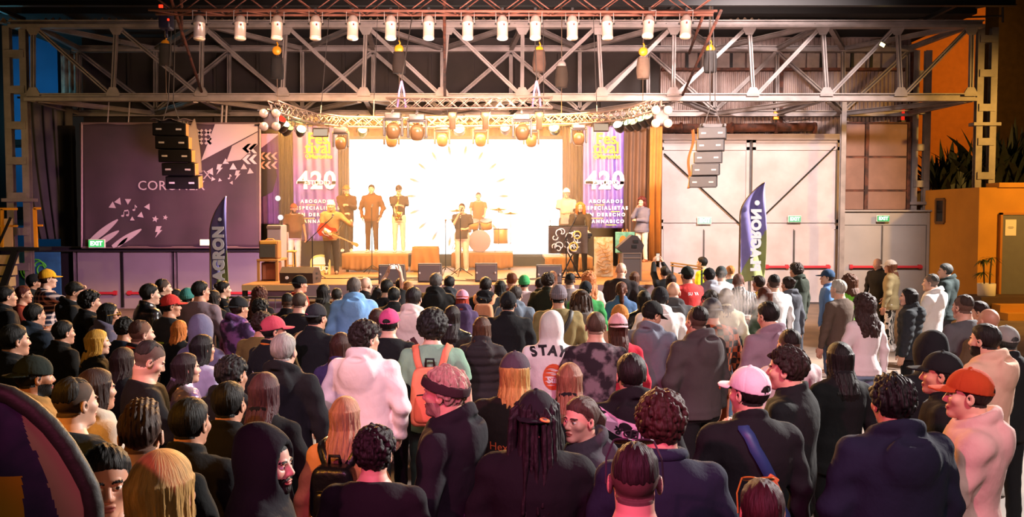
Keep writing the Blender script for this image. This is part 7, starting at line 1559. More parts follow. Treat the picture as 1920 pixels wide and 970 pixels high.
 ('b109', 1361, 560, 1.70, 5, 'd', 'long~#4a3024', None, 'jacket~#c8c0a0', '#7c9ec4', 'person with long brown hair, cream jacket and pale jeans', {'sex': 'f'}),
 ('b110', 1333, 561, 1.68, -10, 'd', 'braids~#2a1c14', None, 'sweat~#6a3a34', DK, 'person with short dark braids in front of the grey and black hoodie', {}),
 ('b111', 1334, 585, 1.80, -8, 'd', 'short~#3a3432', 'backcap~#3a3a40', 'sweat~#2a1c1a:check:#9a4a2a', '#8a3c1c', 'person in a black and rust checked shirt amid drifting smoke', {'fat': 1.05}),
 ('b112', 1306, 604, 1.82, -28, 'd', 'undercut~#1c1411', None, 'hoodie~#4a4344', DK, 'person with dark undercut hair and an oversized grey-brown hooded top', {'fat': 1.15, 'skin': 'p'}),
 ('b113', 1440, 594, 1.84, -28, 'd', 'short~#17120f', None, 'hoodie~#8a7682', DK, 'broad dark-haired person looking down in a lilac-grey hoodie', {'fat': 1.2, 'hp': -15, 'skin': 'p'}),
 ('b114', 1479, 648, 1.76, -15, 'd', 'fade~#1c1512', None, 'sweat~#d8c4c4', DK, 'short-haired person in a pale sweatshirt before the lilac-grey hoodie', {'skin': 'p'}),
 ('b115', 1474, 694, 1.82, -58, 'h', 'messy~#241812', None, 'jacket~#151718', BK, 'tousled dark-haired person with an amber-lit face smoking, black jacket', {'skin': 'p', 'hi': 1}),
 ('b116', 1403, 738, 1.80, -4, 'd', 'short~#1a1411', 'cap~#e6d4d8', 'jacket~#141517', BK, 'person in a white-pink cap with a blue sling strap over a black jacket', {'hy': -30, 'skin': 'p', 'hi': 1, 'fat': 1.08}),
 ('b138', 1240, 797, 1.80, 4, 'd', 'curly~#3a201a', None, 'sweat~#1c2234', BK, 'person with brown curly hair in a navy fleece with raised collar', {'skin': 'p', 'hi': 1, 'fat': 1.12}),
 ('b139', 1183, 705, 1.80, -6, 'd', 'short~#1b1412', None, 'hoodie~#141316', BK, 'person with glossy black hair whose jacket has an upside-down lettered pink band', {'skin': 'p'}),
 ('b140', 1068, 715, 1.68, 4, 'd', 'vlong~#8a5c44', None, 'jacket~#171618', BK, 'person with very long chestnut-blond hair right of the dark dreadlocks cap', {'sex': 'f'}),
 ('b141', 1088, 788, 1.70, -100, 'd', 'pony~#4a342a', None, 'hoodie~#3c3a40', BK, 'person with a ponytail turned to the left with a pink-lit face', {'sex': 'f', 'skin': 'p', 'hi': 1, 'hy': -30}),
 ('b142', 1005, 788, 1.76, 4, 'd', 'dreadlong~#1e1518', 'backcap~#1f1d22', 'jacket~#131316', BK, 'person in a black cap with orange patch over very long dreadlocks', {'hi': 1, 'fat': 1.08}),
 ('b143', 966, 703, 1.74, 10, 'd', 'long~#b8904a', 'cap~#4a4048', 'sweat~#1a1612', BK, 'person in a grey-mauve cap with long blond strands and lettered black top', {}),
 ('b144', 832, 738, 1.84, -72, 'd', 'messy~#b8a08a', 'headband~#3a2a2c', 'hoodie~#1b1a20', BK, 'grey-bearded person in profile with a dark headband and black hoodie', {'beard': 1, 'skin': 'p', 'hi': 1}),
 ('b136', 1190, 903, 1.82, 5, 'd', 'fade~#2a1c1c', None, 'sweat~#16151a', BK, 'person with cropped hair and sunglasses on the head, nearest the camera', {'skin': 'p', 'hi': 1}),
 ('b137', 1428, 960, 1.66, 5, 'd', 'short~#3a1a1c', None, 'jacket~#18161a', BK, 'reddish head with sunglasses on top at the bottom edge', {'hi': 1}),
 # --- right side ---
 ('c117', 1551, 521, 1.78, -70, 'd', 'short~#3a2a22', 'cap~#2c4462', 'jacket~#5a80b8', '#4a5a74', 'person in a navy cap and denim jacket facing left', {'skin': 'p'}),
 ('c118', 1571, 543, 1.78, -35, 'd', 'short~#b8b0a4', None, 'sweat~#5a4a40', '#3a4048', 'silver-haired person in a brown sweater', {'skin': 'p'}),
 ('c119', 1592, 532, 1.68, -25, 'd', 'bobcurly~#5a3420', None, 'sweat~#7ac83a', DK, 'person with curly brown hair and a bright green top', {'sex': 'f'}),
 ('c120', 1645, 496, 1.74, 240, 'p', 'bald', None, 'jacket~#2a2622', '#2a2826', 'bald bearded person in a dark jacket facing the white-capped one', {'beard': 0, 'skin': 'p', 'hp': -15}),
 ('c121', 1669, 501, 1.78, -55, 'd', 'long~#7a4428', 'cap~#e4d2c4', 'jacket~#a8946c', '#26221f:zebra:#dcd0c4', 'person in a white cap, tan jacket and zebra-patterned trousers', {'sex': 'f', 'shoe': '#f0e8e0'}),
 ('c122', 1620, 576, 1.72, -12, 'd', 'longcurly~#3a2622', None, 'sweat~#e8dcdc', '#7890a8', 'person with long dark curls, white sweatshirt and jeans', {'sex': 'f', 'skin': 'p'}),
 ('c123', 1703, 558, 1.68, -60, 'd', 'bob~#1d1412', None, 'puffer~#2c3034', BK, 'person with black bobbed hair in a black quilted jacket', {'sex': 'f', 'skin': 'p'}),
 ('c124', 1745, 531, 1.80, -50, 'b', 'fade~#4a4642', None, 'hoodie~#ece4e0', '#2a2c34', 'person with cropped grey hair in a white hoodie', {'skin': 'p'}),
 ('c125', 1772, 509, 1.82, -60, 'd', 'short~#4a4a48', None, 'hoodie~#2c3636', '#2c2c34', 'grey-haired person in a dark green jacket near the orange wall', {'skin': 'p'}),
 ('c126', 1805, 577, 1.82, -22, 'd', 'fade~#3a2a22', None, 'tee~#5c5c5e', DK, 'person with cropped hair and thick neck in a grey tee', {'skin': 'p', 'fat': 1.12}),
 ('c127', 1833, 586, 1.68, -60, 'c', 'short~#2a1410', None, 'sweat~#e09a2a', DK, 'small person with an amber sleeve half hidden by the grey tee', {}),
 ('c128', 1853, 604, 1.76, -10, 'd', 'bald', None, 'sweat~#5a4a34', DK, 'bald person near the right edge with a brown top', {'skin': 'l'}),
 ('c129', 1845, 640, 1.80, -35, 'd', 'short~#1d1613', None, 'hoodie~#d8b096', '#8a1c1c', 'bearded dark-haired person in a peach hoodie at the right', {'beard': 1, 'skin': 'p', 'fat': 1.12}),
 ('c130', 1884, 642, 1.72, -10, 'd', 'short~#3a3a3a', 'cap~#8a8884', 'jacket~#1a1a1c', DK, 'person in a grey cap and black jacket at the right edge', {}),
 ('c131', 1742, 663, 1.74, -15, 'd', 'none', None, 'hoodup~#16181a', BK, 'person in a raised black hood at the right', {'fat': 1.05}),
 ('c132', 1763, 703, 1.78, -62, 'd', 'short~#100e0d', 'cap~#141416', 'jacket~#101012', BK, 'person in a black cap hidden behind the rust-orange cap', {}),
 ('c133', 1814, 742, 1.82, -66, 'b', 'short~#2a1a14', 'cap~#b0401c', 'hoodie~#d0a8a0', '#3a2f34', 'person in a rust-orange cap and rose hoodie turned to the left', {'skin': 'p', 'hi': 1, 'fat': 1.05}),
 ('c134', 1672, 757, 1.80, -4, 'd', 'messy~#0f0d0c', None, 'hoodie~#14192c', BK, 'black-haired person in a black and navy sports jacket', {'hi': 1, 'fat': 1.2}),
 ('c135', 1573, 675, 1.70, -8, 'd', 'vlong~#15100f', None, 'jacket~#121214', BK, 'person with very long straight black hair in black', {'sex': 'f'}),
]
def separate():
    """heights nudge so that neighbours in the crowd do not stand inside one another"""
    P = [[GY(p[2], HEAD0[2] * p[3] / 1.75), p[1], p[2], p[3], p[11].get('fat', 1.0), R(p[4])] for p in CROWD]
    def ext(q): return (0.29 * abs(math.cos(q[5])) + 0.20 * abs(math.sin(q[5]))) * q[4], (0.29 * abs(math.sin(q[5])) + 0.22 * abs(math.cos(q[5]))) * q[4]
    EX = [ext(q) for q in P]
    pos = [[WX(q[1], q[0]), q[0]] for q in P]; tgt = [list(q) for q in pos]
    for it in range(220):
        for i in range(len(pos)):
            for j in range(i):
                dx, dy = pos[i][0] - pos[j][0], pos[i][1] - pos[j][1]
                q = 1 - (dx / (EX[i][0] + EX[j][0])) ** 2
                if q > 0:
                    need = (EX[i][1] + EX[j][1]) * math.sqrt(q); g_ = need - abs(dy)
                    if g_ > 0:
                        s = g_ * 0.25 * (1 if dy >= 0 else -1); pos[i][1] += s; pos[j][1] -= s
        for i in range(len(pos)):
            lim = 0.19 * tgt[i][1]; pos[i][1] = max(tgt[i][1] - lim, min(tgt[i][1] + lim, pos[i][1])); pos[i][0] = WX(P[i][1], pos[i][1])
    for i, p in enumerate(CROWD):
        Y = pos[i][1]; z = W(p[1], p[2], Y).z; yield p, z / HEAD0[2] * 1.75
for p, h in separate():
    h = max(1.50, min(1.98, h)); person(p[0], p[1], p[2], h, *p[4:11], **p[11])
# ================= THE BAND =================
BAND = 'band and helpers on the stage'
def player(key, px, py, Y, h, yaw, pose, hair, hat, top, pants, label, z=ZS, **k):
    return person(key, px, py, h, yaw, pose, hair, hat, top, pants, label, Y=Y, z=z, group=BAND, **k)
player('p1', 551, 392, 22.7, 1.74, 150, 'd', 'short~#2a1812', 'cap~#7a3a20', 'tee~#4a2f1a', '#b0a498', 'heavy bearded person in a brown tee and cap standing left of the guitarist', fat=1.18, belly=0.16, beard=1, skin='m')
player('p2', 621, 384, 20.6, 1.78, 175, 'g', 'long~#c8a878', 'beanie~#e8dcc8', 'jacket~#8a6a44', '#2c2628', 'guitarist with long fair hair, tan jacket and dark jeans at the left of the stage', shoe='#6a4a2a')
player('p3', 650, 362, 22.6, 1.76, 168, 's', 'short~#2a1a12', 'straw~#8a5a2a', 'jacket~#4a2c16', '#3a2a1e', 'person in a brimmed hat playing a trumpet at the left edge of the screen', z=1.72)
player('p4', 697, 361, 22.2, 1.76, 180, 'p', 'short~#2a1a12', None, 'jacket~#5a3a1e', '#4a3220', 'person in a brown jacket, hands in pockets, in front of the screen', z=1.72)
player('p5', 748, 364, 22.2, 1.74, 172, 's', 'short~#2a1a12', 'cap~#3a2a20', 'tee~#3a2a22', '#c8b8a4', 'saxophone player in a dark tee and pale trousers in front of the screen', z=1.72)
player('p6', 866, 391, 21.9, 1.74, 184, 'm', 'short~#3a2a22', None, 'tee~#3f3432', '#d0b0a0', 'singer in a dark printed tee and pale trousers at the centre of the stage', fat=1.15)
player('p7', 897, 372, 23.5, 1.62, 180, 'y', 'short~#3a2416', None, 'tee~#8a5a2a', '#3a2a22', 'drummer in a tan tee behind the drum kit', z=1.70)
player('p8', 1062, 366, 22.2, 1.76, 176, 'b', 'short~#2a1a12', 'cap~#ece4dc', 'tee~#a8988c', '#5a4a40', 'person in a white cap and grey tee behind the dreadlocked player', z=1.62, fat=1.08)
player('p9', 1088, 386, 20.3, 1.74, 188, 'y', 'dreadlong~#b8641e', None, 'jacket~#2e2620', '#211c1c', 'keyboard player with long orange-lit dreadlocks and a black jacket')
player('p10', 1203, 381, 22.3, 1.68, 215, 'k', 'bobcurly~#4a1812', None, 'jacket~#5a5660', '#b8a898', 'person with dark red curls, hand at the mouth, at the right stage edge', z=1.47, sex='f', shoe='#8a4a24')
m = MB(); m.bb((WX(1180, 22.3), 21.9, ZS), (WX(1226, 22.3), 22.9, 1.47)); struct(m.build('step_platform', deck_m))
def pm(key): r = PEOPLE[key][0]; return Matrix.Translation(r.location) @ r.rotation_euler.to_matrix().to_4x4() @ Matrix.Diagonal((*r.scale, 1))
SEX = {p[0]: p[11].get('sex', 'm') for p in CROWD}; POSE = {p[0]: p[5] for p in CROWD}
SEX.update({'p10': 'f'}); POSE.update(p10='k', p1='d', p2='g', p3='s', p5='s', p6='m')
def hand(key, side):
    arms, _ = skel(SEX.get(key, 'm'), POSE[key]); sh, el, wr, dr = arms[side]; return pm(key) @ Vector(wr + dr * 0.075)
def world_thing(name, label, cat, key, group=None):
    o = thing(name, label, cat, group=group); o.matrix_world = pm(key); return o
# guitar
def guitar(key, hexc, label):
    o = world_thing('electric_guitar', label, 'guitar', key); o.matrix_world = pm(key) @ Matrix.Translation((0.06, 0.245, 1.02)) @ Matrix.Rotation(R(-25), 4, 'Y')
    out = [(0.24, 0.02), (0.22, 0.13), (0.10, 0.16), (-0.02, 0.115), (-0.14, 0.155), (-0.21, 0.10), (-0.10, 0.05), (-0.10, -0.05), (-0.20, -0.09), (-0.12, -0.145), (0.0, -0.115), (0.12, -0.165), (0.23, -0.10)]
    m = MB(); m.prism(out, -0.02, 0.02, lambda u, v, w_: Vector((u, w_, v))); m.build('body', mat('guitar_red', hexc, 0.25), o)
    m = MB(); m.prism([(0.1, 0.06), (-0.08, 0.05), (-0.08, -0.09), (0.02, -0.1), (0.12, -0.06)], 0.02, 0.025, lambda u, v, w_: Vector((u, w_, v))); m.build('pickguard', white_p, o)
    m = MB(); m.bar((-0.05, 0.02, 0), (-0.62, 0.02, 0), 0.05, 0.022); m.build('neck', mat('guitar_neck', '#a87a44', 0.4), o)
    m = MB(); m.prism([(-0.62, 0.03), (-0.62, -0.03), (-0.78, -0.05), (-0.80, 0.02), (-0.74, 0.05)], 0.01, 0.028, lambda u, v, w_: Vector((u, w_, v))); m.build('headstock', mat('guitar_neck', '#a87a44', 0.4), o)
    m = MB(); m.bar((0.02, 0.028, 0), (0.02, 0.028, 0.001), 0.03, 0.07); m.box((0.1, 0.03, 0), (0.03, 0.02, 0.08)); m.build('bridge', alu, o)
    m = MB(); m.tube([(0.22, -0.03, 0.03), (0.0, -0.30, 0.42), (-0.22, -0.22, 0.36), (-0.20, -0.02, 0.06)], 0.014, 6); m.build('strap', black, o)
guitar('p2', '#8a2a1a', 'red electric guitar held by the fair-haired guitarist')
o = world_thing('saxophone', 'pale brass saxophone held by the person in dark tee and pale trousers', 'saxophone', 'p5'); m = MB(); pts = [(0.0, 0.14, 1.50), (0.0, 0.24, 1.47), (0.02, 0.30, 1.36), (0.06, 0.30, 1.10), (0.08, 0.31, 0.92), (0.06, 0.38, 0.86), (0.02, 0.43, 0.92), (0.0, 0.46, 1.06)]
rr_ = [0.010, 0.013, 0.018, 0.028, 0.038, 0.045, 0.055, 0.085]
for a, b, r1, r2 in zip(pts[:-1], pts[1:], rr_[:-1], rr_[1:]): m.tube([a, b], r1, 12, True, r2)
m.build('body', brass, o, True); m = MB()
for k in range(6): m.lathe([(0, 0), (0.014, 0), (0.014, 0.012), (0, 0.014)], 10, Matrix.Rotation(R(-90), 4, 'X'), (0.03 + 0.008 * k, 0.33, 1.30 - 0.07 * k))
m.build('keys', brass, o, True)
o = world_thing('trumpet', 'brass trumpet held by the person in the brimmed hat', 'trumpet', 'p3'); m = MB(); m.tube([(0, 0.13, 1.52), (0.0, 0.50, 1.47)], 0.012, 8); m.tube([(0, 0.50, 1.47), (0, 0.62, 1.455)], 0.016, 12, True, 0.06); m.tube([(0.02, 0.2, 1.47), (0.02, 0.45, 1.43), (0.02, 0.45, 1.39), (0.02, 0.2, 1.42)], 0.012, 8); m.build('body', brass, o, True)
m = MB()
for k in range(3): m.tube([(0.01, 0.28 + 0.04 * k, 1.36), (0.01, 0.28 + 0.04 * k, 1.53)], 0.013, 8)
m.build('valves', brass, o, True)
o = world_thing('microphone', 'microphone held at the mouth by the singer', 'microphone', 'p6'); h_ = pm('p6').inverted() @ hand('p6', 1); m = MB(); m.tube([h_ + Vector((0.02, 0.02, -0.06)), h_ + Vector((-0.03, -0.02, 0.10))], 0.014, 10, True, 0.018); m.build('handle', black, o, True)
m = MB(); m.lathe([(0, -0.03), (0.025, -0.02), (0.03, 0.0), (0.022, 0.022), (0, 0.03)], 12, None, h_ + Vector((-0.04, -0.025, 0.13))); m.build('grille_ball', mat('mic_metal', '#55504c', 0.4, 0.6), o, True)
# ================= THINGS PEOPLE WEAR AND CARRY =================
def bvh_of(key):
    me = PEOPLE[key][1].data; return BVHTree.FromPolygons([v.co for v in me.vertices], [tuple(p.vertices) for p in me.polygons])
_bv = {}
def bv(key):
    me = PEOPLE[key][1].data.name
    if me not in _bv: _bv[me] = bvh_of(key)
    return _bv[me]
def decal(key, me, u0, v0, m_, name='print', lift=0.004, front=False, roll=0.0):
    """flat drawing (x right, y up, metres) laid on the back of a garment, centred u0, v0"""
    bm = bmesh.new(); bm.from_mesh(me)
    bmesh.ops.triangulate(bm, faces=bm.faces[:])
    for _ in range(2): bmesh.ops.subdivide_edges(bm, edges=[e for e in bm.edges if e.calc_length() > 0.03], cuts=1)
    ca, sa = math.cos(roll), math.sin(roll); t = bv(key)
    for v in bm.verts:
        u, w_ = v.co.x * ca - v.co.y * sa + u0, v.co.x * sa + v.co.y * ca + v0
        hit = t.ray_cast(Vector((u, 1.0 if front else -1.0, w_)), Vector((0, -1 if front else 1, 0)))
        v.co = Vector((u, (hit[0].y + (lift if front else -lift)) if hit[0] else -0.1, w_))
    bm.to_mesh(me); bm.free(); me.materials.clear(); me.materials.append(m_)
    o = bpy.data.objects.new(name, me); C.objects.link(o); o.parent = PEOPLE[key][0]; return o
def poly_mesh(polys):
    me = bpy.data.meshes.new('print'); v = []; f = []
    for p in polys: f.append(tuple(range(len(v), len(v) + len(p)))); v += [(x, y, 0) for x, y in p]
    me.from_pydata(v, [], f); return me
dark_p = mat('dark_print', '#231b22', 0.8)
def snap(key, pts, lift=0.008, n=4):
    t = bv(key); out = []; P = [Vector(p) for p in pts]; Q = []
    for a, b in zip(P[:-1], P[1:]): Q += [a.lerp(b, i / n) for i in range(n)]
    for p in Q + [P[-1]]:
        loc, nor, _, _ = t.find_nearest(p); out.append((loc + nor * lift, nor))
    return out
def strap(key, pts, width, m_, name='strap', parent=None, thick=0.008, lift=0.006):
    S_ = snap(key, pts, lift); m = MB(); rows = []
    for i, (p, n) in enumerate(S_):
        d = (S_[min(i + 1, len(S_) - 1)][0] - S_[max(i - 1, 0)][0]).normalized(); s = d.cross(n).normalized() * width / 2
        rows += [p - s - n * thick * 0.4, p + s - n * thick * 0.4, p + s * 0.95 + n * thick, p - s * 0.95 + n * thick]
    f = [(4 * i + k, 4 * i + (k + 1) % 4, 4 * i + 4 + (k + 1) % 4, 4 * i + 4 + k) for i in range(len(S_) - 1) for k in range(4)]
    m.add(rows, f); return m.build(name, m_, parent if parent is not None else PEOPLE[key][0], True)
def backpack(key, label, hexc, z0, w_, h_, d_, hex2=None):
    o = world_thing('backpack', label, 'backpack', key); t = bv(key); hit = t.ray_cast(Vector((0, -1, z0)), Vector((0, 1, 0)))[0]; yb = hit.y - d_ / 2 - 0.004
    mm = cloth_mat(hexc); m2 = cloth_mat(hex2 or hexc)
    def shell(cx, cy, cz, a, b, c, nm, m_, par=o):
        g = 0.011; f = Field(np.arange(cx - a / 2 - 0.03, cx + a / 2 + 0.03, g), np.arange(cy - b / 2 - 0.03, cy + b / 2 + 0.03, g), np.arange(cz - c / 2 - 0.03, cz + c / 2 + 0.03, g))
        def fn(x, y, z):
            k = 1 - 0.22 * np.clip((z - cz) / (c / 2), 0, 1) ** 2; q = [np.abs(x - cx) - (a / 2 * k - 0.045), np.abs(y - cy) - (b / 2 - 0.04), np.abs(z - cz) - (c / 2 - 0.06)]
            return np.sqrt(np.maximum(q[0], 0) ** 2 + np.maximum(q[1], 0) ** 2 + np.maximum(q[2], 0) ** 2) + np.minimum(np.maximum(q[0], np.maximum(q[1], q[2])), 0) - 0.045 - 0.003 * wob(x, y, z, 30, 4)
        f.put(fn, (cx - a / 2, cy - b / 2, cz - c / 2), (cx + a / 2, cy + b / 2, cz + c / 2), 0.01); v, q = f.nets(); return inst(nm, mesh_np(nm, v, q), par, [m_])
    shell(0, yb, z0, w_, d_, h_, 'main_pocket', mm); shell(0, yb - d_ * 0.42, z0 - h_ * 0.16, w_ * 0.82, d_ * 0.5, h_ * 0.55, 'front_pocket', m2)
    m = MB(); yy = yb - d_ * 0.5 - 0.012
    m.tube([Vector((x * w_ * 0.40, yy - 0.012 + 0.05 * abs(x) ** 3, z0 + h_ * 0.075 - 0.02 * x * x)) for x in np.linspace(-1, 1, 12)], 0.006, 6); m.tube([Vector((x * w_ * 0.42, yb - d_ * 0.44 + 0.05 * abs(x) ** 3, z0 + h_ * 0.22 - 0.05 * x * x)) for x in np.linspace(-1, 1, 12)], 0.006, 6); m.build('zip', black, o)
    m = MB(); m.tube([Vector((-0.035, yb + d_ * 0.2, z0 + h_ * 0.46)), Vector((-0.03, yb + d_ * 0.1, z0 + h_ * 0.60)), Vector((0.03, yb + d_ * 0.1, z0 + h_ * 0.60)), Vector((0.035, yb + d_ * 0.2, z0 + h_ * 0.46))], 0.010, 8); m.build('handle', black, o, True)
    for s in (-1, 1): strap(key, [(s * w_ * 0.28, yb + d_ * 0.3, z0 + h_ * 0.40), (s * 0.11, -0.10, 1.45), (s * 0.13, 0.02, 1.49), (s * 0.14, 0.13, 1.36), (s * 0.16, 0.13, 1.15)], 0.055, mm, 'shoulder_strap', o, 0.012)
backpack('b60', 'coral-pink backpack with black zips on the green tee', '#e0765a', 1.13, 0.29, 0.48, 0.15, '#d8604a')
backpack('b70', 'tan backpack on the black hoodie near the stage', '#c88a66', 1.22, 0.27, 0.40, 0.13)
backpack('b53', 'small shiny black backpack on the apricot sweatshirt', '#121316:leather', 1.24, 0.27, 0.34, 0.14)
# belt bag on the black jacket with pink-marked cap
o = world_thing('sling_bag', 'beige sling bag worn across the black jacket of the pink-marked cap', 'bag', 'a32'); bm_ = cloth_mat('#c8a878')
strap('a32', [(-0.12, -0.02, 1.47), (-0.14, -0.12, 1.36), (-0.12, -0.16, 1.22), (-0.04, -0.16, 1.12), (0.08, -0.16, 1.06)], 0.05, bm_, 'strap', o); h_ = bv('a32').ray_cast(Vector((0.06, -1, 1.06)), Vector((0, 1, 0)))[0]
m = MB(); m.rbox((0.04, h_.y - 0.05, 1.06), (0.27, 0.09, 0.13), 0.04, Matrix.Rotation(0.30, 3, 'Y')); m.build('pouch', bm_, o, True)
o = world_thing('crossbody_strap', 'blue nylon strap across the back of the white-pink cap wearer', 'strap', 'b116'); strap('b116', [(-0.06, -0.05, 1.46), (-0.03, -0.15, 1.38), (0.05, -0.18, 1.24), (0.14, -0.16, 1.08), (0.19, -0.08, 0.98)], 0.06, mat('blue_strap', '#263a66', 0.5), 'strap', o)
m = MB(); q = snap('b116', [(0.06, -0.2, 1.22), (0.062, -0.2, 1.219)], 0.02)[0][0]; m.rbox(q, (0.06, 0.02, 0.05), 0.008, Matrix.Rotation(0.6, 3, 'Y')); m.build('buckle', mat('orange_buckle', '#c86a3a', 0.4), o)
o = world_thing('crossbody_strap', 'black strap across the olive sweatshirt under the grey beanie', 'strap', 'b77'); strap('b77', [(0.13, -0.05, 1.46), (0.10, -0.16, 1.36), (0.02, -0.17, 1.22), (-0.10, -0.16, 1.06)], 0.05, mat('dark_strap', '#3a3634', 0.6), 'strap', o)
# printed lettering and marks on clothes
for i, ch in enumerate('STAY'):
    a = (i - 1.5) * 0.30; decal('b85', text_mesh(ch, 0.115, 0, bold=0.006), 0.29 * math.sin(a) - 0.03, 1.29 + 0.16 * math.cos(a), dark_p, 'lettering', roll=-a * 0.9)
decal('b85', poly_mesh([[(0.095 * math.cos(a), 0.12 * math.sin(a)) for a in np.linspace(0, 6.28, 20)[:-1]]]), 0.02, 1.22, mat('orange_print', '#d2552e', 0.8), 'print')
decal('b85', text_mesh('Sun', 0.075, 0, bold=0.003), 0.02, 1.19, white_p, 'lettering', 0.008)
decal('b59', poly_mesh([[(-0.15, 0), (-0.09, 0.06), (-0.045, 0.0)], [(-0.075, 0.072), (-0.025, 0.11), (0.035, 0.0), (-0.03, 0.0)], [(-0.01, 0.12), (0.035, 0.145), (0.12, 0.0), (0.05, 0.0)]]), 0.02, 1.10, mat('maroon_print', '#4a2024', 0.8), 'print')
decal('b59', poly_mesh([[(-0.10, -0.01), (-0.03, -0.01), (-0.03, -0.12), (-0.10, -0.12)], [(0.02, -0.01), (0.06, -0.01), (0.06, -0.12), (0.02, -0.12)]]), 0.02, 1.09, mat('coral_print', '#c87a60', 0.8), 'print')
decal('a15', poly_mesh([[(-0.09, 0.03), (0.09, 0.03), (0.09, 0.012), (-0.09, 0.012)], [(-0.09, 0.0), (0.04, 0.0), (0.04, -0.018), (-0.09, -0.018)], [(-0.09, -0.03), (0.09, -0.03), (0.09, -0.045), (-0.09, -0.045)]]), -0.02, 1.20, mat('lime_print', '#b8c83a', 0.8), 'print')
decal('b139', poly_mesh([[(-0.24, 0.02), (-0.12, -0.05), (0.0, -0.09), (0.12, -0.07), (0.22, -0.0), (0.22, 0.09), (0.12, 0.04), (0.0, 0.015), (-0.12, 0.05), (-0.24, 0.12)]]), 0, 1.37, mat('pink_band', '#d0a8c0', 0.8), 'band')
for i, ch in enumerate('SHED&'):
    x = 0.07 - i * 0.046; decal('b139', text_mesh(ch, 0.066, 0, bold=0.0015), x, 1.335 + 1.3 * x * x, dark_p, 'lettering', 0.008, roll=math.pi + 1.8 * x)
decal('b143', text_mesh('Hex ma', 0.07, 0), -0.02, 1.22, mat('red_print', '#b8562a', 0.8), 'lettering')
decal('b98', text_mesh('SU  YA', 0.06, 0, bold=0.002), 0.0, 1.36, white_p, 'lettering')
decal('b61', poly_mesh([[(0.05 * math.cos(a), 0.05 * math.sin(a)) for a in np.linspace(0, 6.28, 16)[:-1]]]), 0.05, 1.12, mat('red_spot', '#a82a14', 0.8), 'print', 0.02)
decal('b70', text_mesh('HEX', 0.06, 0, bold=0.002), -0.15, 1.24, white_p, 'lettering', roll=0.3)
decal('b144', poly_mesh([[(-0.035 + 0.035 * math.cos(a) + 0.03, 0.05 * math.sin(a)) for a in np.linspace(0, 6.28, 14)[:-1]], [(-0.07, -0.07), (0.07, -0.05), (0.07, -0.038), (-0.07, -0.055)]]), -0.06, 1.02, mat('violet_print', '#b060c8', 0.8), 'print')
decal('a26', poly_mesh([[(x, y + 0.012 * math.sin(x * 60)) for x, y in ((-0.09, 0.04), (0, 0.0), (0.09, 0.05), (0.09, 0.065), (0, 0.018), (-0.09, 0.055))]]), 0, 1.22, white_p, 'print')
decal('b112', poly_mesh([[(0, 0.05), (0.02, 0.015), (0.015, -0.02), (0, -0.035), (-0.018, -0.015), (-0.008, 0.015)]]), 0.12, 1.10, mat('flame_print', '#c8402a', 0.8), 'print')
def patch(key, hexc, r_, z_=0.06, th=0.0, hexc2=None):
    """round patch on the back or side of a cap"""
    rt, sl, Mh, k = PEOPLE[key]; hat = [c for c in rt.children if c.name.split('.')[0] in ('cap', 'beanie')][0]
    t = BVHTree.FromPolygons([v.co for v in hat.data.vertices], [tuple(p.vertices) for p in hat.data.polygons]); o_ = Vector((math.sin(th), -math.cos(th), 0)); hit, nor = t.ray_cast(Vector((0, 0, z_)) + o_ * 0.4, -o_)[:2]
    m = MB(); m.lathe([(0, 0), (r_, 0), (r_ * 0.95, 0.004), (0, 0.005)], 18, nor.to_track_quat('Z', 'Y').to_matrix().to_4x4(), hit + nor * 0.001); q = m.build('patch', mat('patch_' + hexc, hexc, 0.7), hat)
    if hexc2: m = MB(); m.lathe([(0, 0.005), (r_ * 0.45, 0.005), (0, 0.007)], 12, nor.to_track_quat('Z', 'Y').to_matrix().to_4x4(), hit + nor * 0.001); m.build('emblem', mat('patch_' + hexc2, hexc2, 0.7), q)
patch('b142', '#c87a3a', 0.024, 0.035, 0.28, '#5a4a50'); patch('a32', '#d84a78', 0.016, 0.05, -0.1)
def collar(key, hexc, rt_=0.014, z_=1.512):
    m = MB(); m.tube([Vector((0.080 * math.cos(a), -0.018 + 0.078 * math.sin(a), z_ - 0.012 * math.sin(a))) for a in np.linspace(0, 2 * math.pi, 28)], rt_, 8, False); m.build('collar', cloth_mat(hexc), PEOPLE[key][0], True)
collar('a11', '#d8501e', 0.018); collar('a5', '#c8bcb8', 0.022); collar('a26', '#c86a24', 0.016); collar('b138', '#20263a', 0.026, 1.515); collar('b114', '#c02a30', 0.010, 1.505)
def glasses(key, up, hexc='#3a2e38'):
    rt, sl, Mh, k = PEOPLE[key]; m = MB(); y, z = (0.075, 0.098) if up else (0.100, 0.002)
    T = Matrix.Translation((0, y, z)) @ Matrix.Rotation(R(55) if up else 0, 4, 'X')
    for s in (-1, 1):
        m.tube([T @ Vector((s * 0.036 + 0.030 * math.cos(a), 0.012, 0.021 * math.sin(a))) for a in np.linspace(0, 6.283, 14)], 0.0035, 6); m.tube([T @ Vector((s * 0.066, 0.01, 0.008)), T @ Vector((s * 0.090, -0.05, 0.004)), T @ Vector((s * 0.092, -0.13, -0.004))], 0.0035, 6)
    m.tube([T @ Vector((-0.008, 0.013, 0.004)), T @ Vector((0.008, 0.013, 0.004))], 0.003, 6); g_ = m.build('sunglasses' if up else 'glasses', mat('frame_' + hexc, hexc, 0.3), rt); g_.matrix_local = Mh
    m = MB()
    for s in (-1, 1): m.lathe([(0, 0), (0.029, 0), (0.029, 0.002), (0, 0.002)], 14, T.to_3x3().to_4x4() @ Matrix.Rotation(R(-90), 4, 'X') @ Matrix.Diagonal((1, 0.7, 1, 1)), T @ Vector((s * 0.036, 0.011, 0)))
    m.build('lens', mat('tinted_lens', '#5a4a2a' if up else '#8a7a5a', 0.12), g_)
